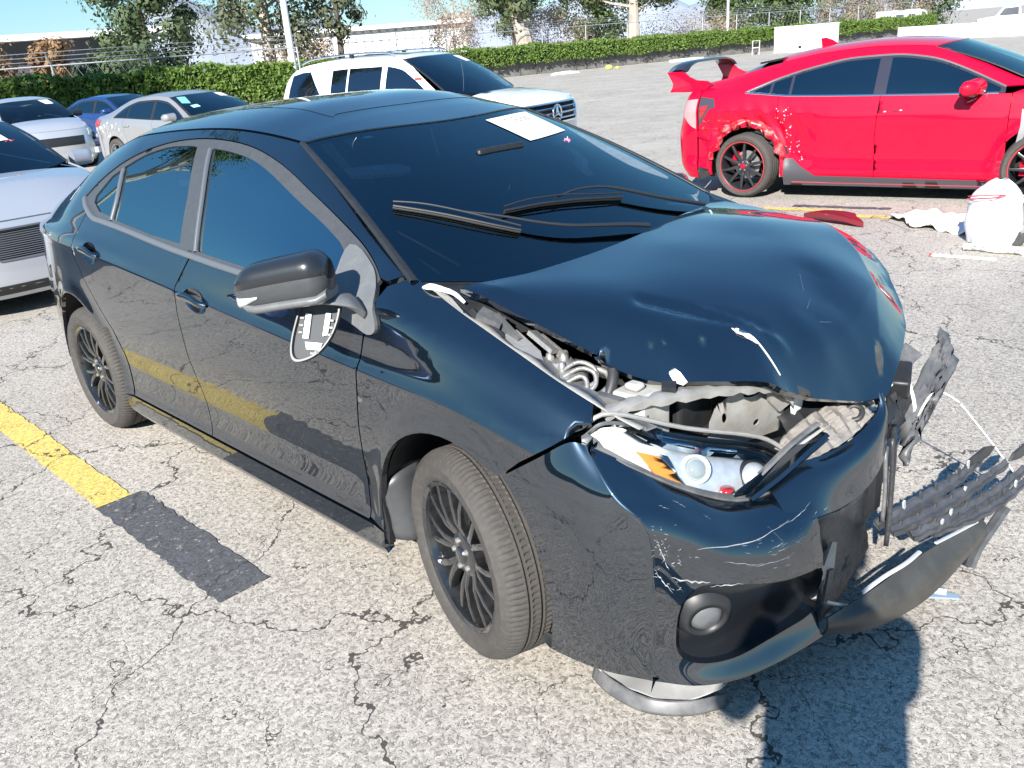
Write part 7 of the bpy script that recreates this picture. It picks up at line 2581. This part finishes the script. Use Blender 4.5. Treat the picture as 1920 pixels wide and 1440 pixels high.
for sg in (-1, 1):
    patch(SUVL, 'headlamp', fsu, [(sg * .50, .96), (sg * .56, .78), (sg * .80, .80), (sg * .97, .92), (sg * .97, 1.0), (sg * .72, 1.01)], M_CLEAR_LENS, off=.006)
    patch(SUVL, 'hood_vent', SUVL['f_h'], [(-.02, sg * .42), (-.02, sg * .60), (.06, sg * .60), (.06, sg * .42)], M_BLACK, off=.004, th=.004)
panel('paper_sheet', lambda u, v: SUVL['f_w'](u, v, .003), [(.93, .48), (.93, .82), (.74, .84), (.74, .56)], M_PAPER, suv, res=.1, th=0, gap=0, flip=True)
# tow strap, turquoise club and red hook seen in the side window
tq = MB().prism(spl([(0, 0), (-.06, .10), (-.02, .22), (.10, .27), (.22, .25), (.22, .21), (.10, .20), (.05, .12), (.06, .02)], 3, True), -.02, .02, lambda a, b, h: (-1.12 + a, -.70 + h, 1.18 + b)).build('steering_wheel_cover', mat('turquoise_plastic', (.02, .42, .48), .4), suv)
MB().tube([(-.97, -.74, 1.42), (-.86, -.74, 1.42)], .02, 6).tube([(-.90, -.74, 1.42), (-.91, -.74, 1.14)], .014, 6).build('window_hook', mat('red_plastic', (.6, .08, .06), .4), suv)

# ---- grey sedan
M_GREY = mat('grey_metal_paint', (.36, .36, .37), .35, metal=.5, coat=1.0, coat_ior=1.5)
SED = dict(crease=[(-3.75, .88, .70), (-3.3, .90, .84), (-2.8, .90, .875), (-1.5, .86, .88), (0, .80, .88), (.4, .75, .83), (.85, .68, .66)],
           belt=[(-3.75, 1.0, .64), (-3.3, 1.02, .76), (-2.8, 1.03, .81), (-1.5, .985, .83), (-.5, .955, .83), (-.25, .95, .82), (0, .92, .81), (.4, .85, .75), (.85, .74, .60)],
           rail=[(-3.75, 1.03, .56), (-3.4, 1.08, .61), (-3.05, 1.16, .59), (-2.7, 1.27, .565), (-2.3, 1.355, .56), (-1.6, 1.395, .57), (-1.1, 1.36, .58), (-.8, 1.23, .63), (-.5, 1.09, .69), (-.3, 1.01, .735), (0, .965, .745), (.4, .90, .69), (.85, .78, .54)],
           frame=[(-.48, 1.0), (-.62, 1.075), (-.85, 1.19), (-1.1, 1.285), (-1.5, 1.325), (-2.0, 1.315), (-2.35, 1.255), (-2.62, 1.16), (-2.80, 1.055)], wins=[(-.55, -1.42), (-1.52, -2.30), (-2.35, -2.72)],
           roof=(-1.09, -2.6), crown=[(-2.7, .045), (-1.6, .055), (-1.09, .045)], wind=(.0, -.28, .735, .955, 1.01), rearw=(-3.22, -3.12, .60, 1.10, 1.09), roof_bow=.12,
           nose=[(.15, .72), (.3, .82), (.55, .83), (.75, .76)], nose_top=.74, hood=[(-.3, .03), (.1, .045), (.4, .05)], hood_x=.02, tail=[(.15, -3.70), (.4, -3.80), (.7, -3.80), (1.0, -3.74)], tail_top=1.03, trunk_x=-3.18, trunk=[(-3.6, .03), (-3.1, .035)],
           mirror=(-.66, 1.03, 0), xf=.83, xr=-3.80, x0=.38, x1=-3.45, gaps=(-.34, -1.42, -2.42), railA=-.30, wb=2.81, wheel=(.32, .22, .22, (5, 'y'), M_ALLOYW), arch=(.365, .375), res=.07)
BMW = dict(SED, name='grey_sedan', label='grey sedan with scraped rear door and paper on its windshield beyond the roof', cat='car', at=(-13.9, 6.1, gz(-13.9, 6.1)), yaw=8.5, paint=M_GREY, glass=GL_DARK, windmat=GL_CLEAR, handles=(-1.30, -2.30), mirrormat=M_GREY, dashmat=M_CARINT)
bmw = build_car(BMW)
fb_ = BMW['B'].side(-1)
panel('paper_sheet', lambda u, v: BMW['f_w'](u, v, .003), [(.95, .50), (.95, .88), (.72, .84), (.76, .52)], M_PAPER, bmw, res=.1, th=0, gap=0, flip=True)
panel('green_sticker', lambda u, v: BMW['f_w'](u, v, .003), [(.93, -.86), (.90, -.62), (.55, -.72), (.58, -.92)], mat('green_scribble', (.16, .42, .38), .6), bmw, res=.1, th=0, gap=0, flip=True)
panel('blue_sticker', lambda u, v: BMW['f_w'](u, v, .003), [(.46, -.80), (.50, -.60), (.40, -.58), (.36, -.78)], mat('cyan_paper', (.35, .72, .78), .6), bmw, res=.1, th=0, gap=0, flip=True)
patch(BMW, 'tail_lamp', fb_, [(-3.44, 1.0), (-3.30, .985), (-3.34, .90), (-3.44, .86)], M_RED_LENS, off=.006)
patch(BMW, 'tail_lamp', BMW['ft'], [(-.99, .86), (-.99, 1.01), (-.62, .99), (-.66, .88)], M_RED_LENS, off=-.006, flip=True)
rb_ = random.Random(3)
for k in range(14):
    px, pz = rb_.uniform(-3.15, -2.45), rb_.uniform(.70, .94)
    s = rb_.uniform(.015, .05)
    patch(BMW, 'scrape', fb_, [(px - s * .3, pz - s), (px + s * .2, pz - s * .5), (px + s * .3, pz + s), (px, pz + s * .8)], mat('pale_scrape', (.70, .71, .73), .5), off=.004, th=.001)

# ---- silver car with its front corner torn off
M_SILV = mat('silver_paint', (.56, .57, .59), .32, metal=.45, coat=1.0, coat_ior=1.5)


def dent_sil(x, z):
    return -.05 * np.exp(-(((x - .1) / .35)**2 + ((z - .72) / .16)**2)) * (1 + .6 * np.sin(x * 25 + z * 17))


up_ = lambda L_, dz: [(p[0], p[1] + dz * min(1, max(0, (p[1] - .6) / .5)), p[2]) for p in L_]
SIL = dict(SED, name='silver_crossover', label='silver car with smashed front corner parked by the hedge', cat='car', at=(-19.6, 4.55, gz(-19.6, 4.55)), yaw=-3, paint=M_SILV, glass=GL_DARK, windmat=glass('sil_wind', (.35, .38, .4), 1.7), dent=dent_sil,
           crease=up_(SED['crease'], .08), belt=up_(SED['belt'], .08), rail=up_(SED['rail'], .10), frame=[(x, z + .09) for x, z in SED['frame']], wind=(.0, -.28, .735, 1.04, 1.10), rearw=(-3.22, -3.12, .60, 1.19, 1.18), nose_top=.84, mirror=(-.66, 1.12, 0), mirrormat=M_BLACK)
sil = build_car(SIL)
panel('paper_sheet', lambda u, v: SIL['f_w'](u, v, .003), [(.94, .40), (.94, .78), (.66, .80), (.68, .52)], M_PAPER, sil, res=.1, th=0, gap=0, flip=True)
wc = MB().prism(spl([(0, 0), (.05, .09), (.16, .12), (.26, .07), (.32, .0)], 3), -.04, .04, lambda a, b, h: (-.45 + h, -.52 + a, 1.02 + b)).build('white_cloth', M_PAPER, sil)
fsl = SIL['fn']
fsd = SIL['B'].side(1)
for nm, f_, poly, m, fl in (('headlamp', fsl, [(.56, .82), (.60, .68), (.84, .66), (.98, .76), (.98, .84)], M_CLEAR_LENS, False), ('headlamp', fsl, [(-.56, .82), (-.60, .68), (-.84, .66), (-.98, .76), (-.98, .84)], M_CLEAR_LENS, False), ('grille_opening', fsl, [(-.4, .70), (.4, .70), (.36, .52), (-.36, .52)], M_BLACK, False)):
    patch(SIL, nm, f_, poly, m, off=.005)
rs2 = random.Random(17)
for k in range(9):
    px, pz = rs2.uniform(-.35, .36), rs2.uniform(.56, .86)
    q = rs2.uniform(.08, .2)
    MB().prism([(-q, -.01), (-q * .3, -.05), (q, -.02), (q * .8, .03), (0, .05)], -.02, .02, lambda a, b, h: (px + a + .1, .86 + h + b * .6, pz + b - a * .25)).build('torn_panel', M_SILV if k % 3 else M_STEEL, sil)
for k in range(5):
    MB().prism([(-.15, -.04), (.1, -.06), (.18, .03), (-.05, .06)], -.05, .05, lambda a, b, h: (.25 + a + .06 * k, .70 + h + .05 * (k % 2), .38 + .07 * k + b)).build('torn_inner', [M_DARK, M_STEEL, M_BLACK][k % 3], sil)
MB().box((-.15, -.1, -.06), (.15, .1, .06), rot=Matrix.Rotation(.5, 3, 'Z'), at=(.62, .78, .36)).build('loose_bumper_end', M_SILV, sil)

# ---- blue car
M_BLUE = mat('blue_paint', (.012, .05, .19), .35, metal=.3, coat=1.0, coat_ior=1.5)
BLU = dict(SED, name='blue_sedan', label='blue sedan half hidden behind the grey sedan by the wall', cat='car', at=(-23.3, 8.6, gz(-23.3, 8.6)), yaw=13, paint=M_BLUE, glass=GL_DARK)
blu = build_car(BLU)

# ---- silver sports sedan close on the left
M_SILW = mat('pale_silver_paint', (.46, .48, .52), .34, metal=.4, coat=1.0, coat_rough=.02, coat_ior=1.5)
LEX = dict(SED, name='pale_silver_sedan', label='pale silver sedan facing the camera at the left edge behind the black sedan', cat='car', at=(-6.45, -.14, gz(-6.45, -.14)), yaw=1.5, paint=M_SILW, glass=GL_DARK, windmat=glass('lex_wind', (.20, .24, .26), 1.9, refl=(.8, .95, 1.0)), res=.05,
           hood=[(-.3, .03), (.1, .05), (.4, .065)], nose=[(.15, .80), (.25, .87), (.4, .88), (.55, .86), (.75, .78)], nose_top=.73, tuck=.03,
           nose_holes=[[(-.17, .455), (-.36, .64), (-.35, .675), (.35, .675), (.36, .64), (.17, .455)], [(.26, .30), (.30, .40), (.52, .40), (.50, .29)], [(-.26, .30), (-.30, .40), (-.52, .40), (-.50, .29)]], mirror=(-.60, 1.0, 0), mirror_l=.22)
lex = build_car(LEX)
fx = LEX['fn']
panel('grille_back', lambda a, b: _lift(fx, a, b, -.03), [(-.18, .445), (-.38, .64), (-.37, .685), (.37, .685), (.38, .64), (.18, .445)], M_DARK, lex, res=.06, th=.004, gap=0)
for i in range(13):
    z = .475 + .0158 * i
    hw_ = .17 + (.355 - .17) * min(1, (z - .455) / .185)
    aa = np.linspace(-hw_, hw_, 11)
    MB().tube([tuple(p) for p in _lift(fx, aa, np.full(11, z), -.008)], .0042, 5).build('grille_bar', M_TRIMG, lex)
q_ = [(-.17, .455), (-.36, .64), (-.35, .675), (.35, .675), (.36, .64), (.17, .455), (-.17, .455)]
MB().tube([tuple(p) for p in _lift(fx, *np.array(resample(q_, .05, False)).T, .002)], .009, 6).build('grille_surround', M_TRIMG, lex)
for sg in (-1, 1):
    panel('fog_recess', lambda a, b: _lift(fx, a, b, -.03), [(sg * .25, .29), (sg * .29, .41), (sg * .53, .41), (sg * .51, .28)], mat('recess_grey', (.10, .105, .11), .5), lex, res=.06, th=.004, gap=0, flip=False)
    patch(LEX, 'headlamp', fx, [(sg * .46, .70), (sg * .50, .58), (sg * .72, .58), (sg * .96, .70), (sg * .97, .80), (sg * .70, .76)], M_CLEAR_LENS, off=.006)
patch(LEX, 'lower_intake', fx, [(-.45, .27), (.45, .27), (.40, .20), (-.40, .20)], M_BLACK, off=.003)
panel('paper_sheet', lambda u, v: LEX['f_w'](u, v, .003), [(.80, .12), (.80, .60), (.55, .64), (.55, .20)], M_PAPER, lex, res=.1, th=0, gap=0, flip=True)
MB().tube([tuple(LEX['f_w'](np.array([u]), np.array([v]))[0]) for u, v in ((.53, .58), (.545, .64), (.52, .66), (.53, .70))], .006, 5).build('crayon_mark', mat('red_crayon', (.7, .12, .10), .7), lex)

# ---------------------------------------------------------------- litter near the red car
gb = gz(-.5, 5.0)
M_BAG = mat('white_plastic_bag', (.80, .81, .83), .35, spec=.5)
V, F = [], []
nu, nv = 26, 30
rg = np.random.RandomState(6)
for i in range(nu + 1):
    t = i / nu
    z = .60 * t
    base = .20 + .045 * math.sin(math.pi * min(1, t * 1.25)) - .14 * max(0, (t - .72) / .28)**2.2
    for j in range(nv):
        a = 2 * math.pi * j / nv
        w_ = 1 + .06 * math.sin(3 * a + 5 * t) + .05 * math.sin(7 * a - 6 * t + 1) + .03 * math.sin(13 * a + 9 * t)
        V.append((.05 * t + base * w_ * math.cos(a) * 1.1, base * w_ * math.sin(a) * .8, z + .012 * math.sin(5 * a + 7 * t)))
for i in range(nu):
    for j in range(nv):
        F.append((i * nv + j, i * nv + (j + 1) % nv, (i + 1) * nv + (j + 1) % nv, (i + 1) * nv + j))
F.append(tuple(nu * nv + j for j in range(nv)))
bag = empty('plastic_sack', (-.42, 4.92, gb), R(-12), 'full white plastic sack with red drawstring in front of the red car', 'bag')
bag.scale = (.74, .74, .80)
mobj('sack', V, F, M_BAG, bag, auto=60)
MB().tube(spl([(-.20, -.12, .44), (-.05, -.20, .47), (.12, -.19, .49), (.20, -.10, .485), (.12, -.19, .465), (-.08, -.205, .44), (-.20, -.14, .42)], 4), .006, 5).build('drawstring', mat('red_string', (.62, .06, .08), .5), bag)
dl = empty('wheeled_dolly', (-.12, 5.02, gb), R(8), 'low grey dolly with caster wheels half behind the white sack', 'dolly')
MB().box((-.22, -.10, .10), (.50, .22, .16)).build('deck', M_STEEL, dl)
for x, y in ((-.12, -.10), (.40, -.08), (.40, .2)):
    MB().lathe([(0, -.02), (.045, -.02), (.055, -.012), (.055, .012), (.045, .02), (0, .02)], 16, 'y', at=(x, y, .055)).box((x - .02, y - .025, .06), (x + .02, y + .025, .11)).build('caster', M_SATIN, dl)
# crumpled cloth
cl = spl([(-1.42, 5.52), (-1.20, 5.78), (-.95, 5.72), (-.78, 5.76), (-.58, 5.45), (-.62, 5.12), (-.80, 5.14), (-.98, 5.22), (-1.12, 5.20), (-1.22, 5.36)], 3, True)


def f_cl(x, y):
    return np.stack([x, y, gb + .030 + .022 * np.sin(x * 17 + y * 9) * np.cos(y * 14) + .016 * np.sin(x * 31 - y * 23)], 1)


tag(panel('white_sheet', f_cl, cl, mat('white_fabric', (.80, .80, .79), .7), None, res=.035, th=.012, gap=0), 'crumpled white sheet lying on the ground left of the sack', 'sheet')
# folded paper and a printed strip
pp = empty('paper_strip', (-.42, 4.36, gz(-.4, 4.3)), R(8), 'white printed strip with a red end lying nearest the camera', 'paper')
MB().box((-.20, -.028, .004), (.22, .028, .010)).build('strip', M_PAPER, pp)
MB().box((-.215, -.03, .003), (-.20, .03, .012)).build('red_end', mat('red_print', (.6, .06, .06), .6), pp)
for i in range(14):
    if i not in (3, 8):
        MB().box((-.17 + i * .024, -.014, .0105), (-.155 + i * .024, -.002 + .006 * (i % 3), .0112)).build('print_mark', M_INK, pp)
cr_ = empty('crumpled_paper', (-.33, 4.60, gz(-.4, 4.6)), R(4), 'crumpled white paper roll with dark lettering beside the sack', 'paper')
MB().tube(spl([(-.16, 0, .03), (-.06, .015, .035), (.06, -.01, .03), (.2, .01, .032), (.26, -.02, .02)], 4), [.034] * 17, 9, squash=.7).build('roll', M_PAPER, cr_)
for i in range(7):
    MB().lathe([(.010, -.002), (.018, 0), (.010, .002)], 10, 'y', at=(-.13 + i * .055, -.036, .036 + .004 * (i % 2))).build('print_mark', M_INK, cr_)
# red broken moulding beyond the hood
fg = empty('bumper_fragment', (-1.78, 5.20, gz(-1.8, 5.2)), R(-18), 'dark red broken bumper fragment on the ground beyond the black hood', 'debris')
MB().prism(spl([(-.30, -.06), (-.10, -.10), (.16, -.07), (.33, .0), (.20, .05), (.14, .10), (-.05, .06), (-.26, .04)], 2, True), .01, .05, lambda a, b, h: (a, b, h + .05 * (1 - (a / .33)**2))).build('shell', mat('fragment_red', (.16, .015, .025), .35), fg)
MB().tube([(-.26, -.06, .04), (.0, -.09, .09), (.28, -.02, .04)], .008, 5).build('edge', mat('fragment_edge', (.4, .05, .06), .4), fg)
# broken clear plastic near the torn lip
tag(MB().prism([(-.05, -.022), (.0, -.018), (.06, -.014), (.062, .004), (.02, .012), (-.045, .022)], 0, .006, lambda a, b, h: (.93 + a * .8 - b * .3, .225 + a * .45 + b, .004 + h)).prism([(-.048, .018), (.02, .010), (.02, .016), (-.045, .024)], .006, .016, lambda a, b, h: (.93 + a * .8 - b * .3, .225 + a * .45 + b, .004 + h)).build('lens_fragment', mat('blue_grey_plastic', (.25, .32, .40), .2, coat=.5)), 'small pale plastic fragment on the shaded ground by the torn bumper', 'debris')

# ---------------------------------------------------------------- the photographer, whose shadow falls across the ground
def person(at, yaw):
    root = empty('person', (at[0], at[1], 0), yaw, 'person in dark jacket photographing the car, seen only by the shadow cast', 'person')
    J = {'pelvis': (0, 0, .95), 'belly': (.01, 0, 1.10), 'chest': (.02, 0, 1.32), 'neck': (.02, 0, 1.50), 'chin': (.045, 0, 1.57), 'head': (.035, 0, 1.68), 'crown': (.03, 0, 1.76),
         'hipL': (0, .10, .90), 'kneeL': (.03, .12, .50), 'ankL': (0, .13, .09), 'toeL': (.17, .15, .04), 'hipR': (0, -.10, .90), 'kneeR': (.03, -.12, .50), 'ankR': (0, -.13, .09), 'toeR': (.17, -.15, .04),
         'shL': (.02, .165, 1.43), 'elL': (.13, .23, 1.20), 'wrL': (.17, .12, 1.46), 'shR': (.02, -.165, 1.43), 'elR': (.13, -.23, 1.20), 'wrR': (.17, -.12, 1.46)}
    rad = {'pelvis': (.17, .13), 'belly': (.165, .125), 'chest': (.18, .125), 'neck': (.06, .06), 'chin': (.075, .085), 'head': (.085, .10), 'crown': (.06, .07), 'hipL': (.10, .10), 'kneeL': (.065, .065), 'ankL': (.045, .05), 'toeL': (.04, .035), 'hipR': (.10, .10), 'kneeR': (.065, .065), 'ankR': (.045, .05), 'toeR': (.04, .035),
           'shL': (.075, .075), 'elL': (.055, .055), 'wrL': (.034, .034), 'shR': (.075, .075), 'elR': (.055, .055), 'wrR': (.034, .034)}
    names = list(J)
    ed = [('pelvis', 'belly'), ('belly', 'chest'), ('chest', 'neck'), ('neck', 'chin'), ('chin', 'head'), ('head', 'crown'), ('pelvis', 'hipL'), ('hipL', 'kneeL'), ('kneeL', 'ankL'), ('ankL', 'toeL'), ('pelvis', 'hipR'), ('hipR', 'kneeR'), ('kneeR', 'ankR'), ('ankR', 'toeR'), ('chest', 'shL'), ('shL', 'elL'), ('elL', 'wrL'), ('chest', 'shR'), ('shR', 'elR'), ('elR', 'wrR')]

    def skin(nm, J, rad, ed, m, rootv):
        names = list(J)
        me = bpy.data.meshes.new(nm)
        me.from_pydata([J[k] for k in names], [(names.index(a), names.index(b)) for a, b in ed], [])
        o = bpy.data.objects.new(nm, me)
        COL.objects.link(o)
        o.parent = root
        md = o.modifiers.new('skin', 'SKIN')
        if not me.skin_vertices:
            bpy.context.view_layer.objects.active = o
        sv = me.skin_vertices[0].data if me.skin_vertices else None
        if sv is None:
            return o
        for i, k in enumerate(names):
            sv[i].radius = rad[k] if isinstance(rad[k], tuple) else (rad[k], rad[k])
            sv[i].use_root = (k == rootv)
        ss = o.modifiers.new('sub', 'SUBSURF')
        ss.levels = ss.render_levels = 2
        me.materials.append(m)
        return o
    skin('body', J, rad, ed, mat('jacket_dark', (.03, .035, .05), .8), 'pelvis')
    ms = mat('skin_tone', (.45, .27, .19), .55)
    for sg, sd in ((1, 'L'), (-1, 'R')):
        w = J['wr' + sd]
        H = {'wrist': w, 'palm': (w[0] + .03, w[1] - sg * .035, w[2] + .05)}
        rh = {'wrist': .030, 'palm': .036}
        eh = [('wrist', 'palm')]
        for f in range(4):
            b = (w[0] + .045, w[1] - sg * (.04 + .004 * f), w[2] + .095 - .018 * f)
            for q, (dx, dy) in enumerate(((.0, .0), (.022, .018), (.016, .040 - .004 * f))):
                H['f%d%d' % (f, q)] = (b[0] + dx, b[1] - sg * dy, b[2] + .004 * q)
                rh['f%d%d' % (f, q)] = .0095 - .001 * q
            eh += [('palm', 'f%d0' % f), ('f%d0' % f, 'f%d1' % f), ('f%d1' % f, 'f%d2' % f)]
        H['t0'] = (w[0] + .02, w[1] - sg * .05, w[2] + .03)
        H['t1'] = (w[0] + .012, w[1] - sg * .075, w[2] + .06)
        rh['t0'], rh['t1'] = .012, .009
        eh += [('palm', 't0'), ('t0', 't1')]
        skin('hand', H, rh, eh, ms, 'palm')
    # cap over short hair, face features
    MB().lathe([(0, .115), (.05, .108), (.09, .075), (.105, .02), (.106, -.01)], 20, 'z', at=(.03, 0, 1.70)).prism([(.08, -.07), (.16, -.05), (.18, 0), (.16, .05), (.08, .07)], 1.70, 1.708).build('cap', mat('cap_dark', (.05, .05, .06), .8), root)
    MB().lathe([(0, .018), (.012, .012), (.014, -.02), (0, -.024)], 8, 'x', at=(.125, 0, 1.635)).build('nose', ms, root)
    for sg in (-1, 1):
        MB().lathe([(0, .008), (.010, .004), (.012, -.004)], 10, 'x', at=(.113, sg * .034, 1.668)).build('eye', mat('eye_dark', (.05, .04, .035), .3), root)
        MB().lathe([(0, .008), (.022, .004), (.026, -.006)], 10, 'y', at=(.03, sg * .092, 1.655)).build('ear', ms, root)
    MB().box((.112, -.026, 1.592), (.120, .026, 1.600)).build('mouth', mat('lip_tone', (.36, .16, .13), .6), root)
    return root


ph_yaw = 2.378
pc = Vector((1.66, -2.205))
person((1.66 + .185 * .72, -2.205 - .185 * .69), ph_yaw)
phn = empty('phone', (1.643, -2.184, 1.655), ph_yaw, 'black phone held up in both hands of the person taking the photo', 'phone')
MB().box((-.008, -.078, -.037), (-.0, .078, .037), rot=Matrix.Rotation(.0, 3, 'Y')).build('case', M_BLACK, phn)
MB().box((-.0095, -.074, -.034), (-.0085, .074, .034)).build('screen', mat('screen_black', (.01, .01, .012), .1, coat=1), phn)
# tall tree out of frame; the blue sedans are added to darken door reflections
def copy_tree(o, parent=None):
    c = o.copy()
    COL.objects.link(c)
    if parent is not None:
        c.parent = parent
    for ch in o.children:
        copy_tree(ch, c)
    return c


for k, (x, y, yw, lb) in enumerate([(-6.6, -3.55, 2, 'unseen blue sedan added next to the pale silver sedan to darken door reflections'), (-6.4, -6.7, -3, 'unseen blue sedan added two bays left of the pale silver sedan to darken door reflections')]):
    c_ = copy_tree(blu)
    c_.location = (x, y, 0)
    c_.rotation_euler = (0, 0, R(yw))
    c_['label'] = lb
tree('eucalyptus_tree', (-22.0, -4.6), 13, (2.6, 9.4, 13.5), 'tall leafy tree outside the frame at left, mirrored in the rear window', 'green', 4200, .15, .3, M_BARK, seed=61, base_z=0.0)
hb_ = hedge_wall((-40, -34), (34, -30), 2.6, 2.6, .6, 1.2, 'unseen hedge added far behind the camera for a dark band in reflections', 5, 60)  # added hedge, puts a dark horizon band into the paint reflections
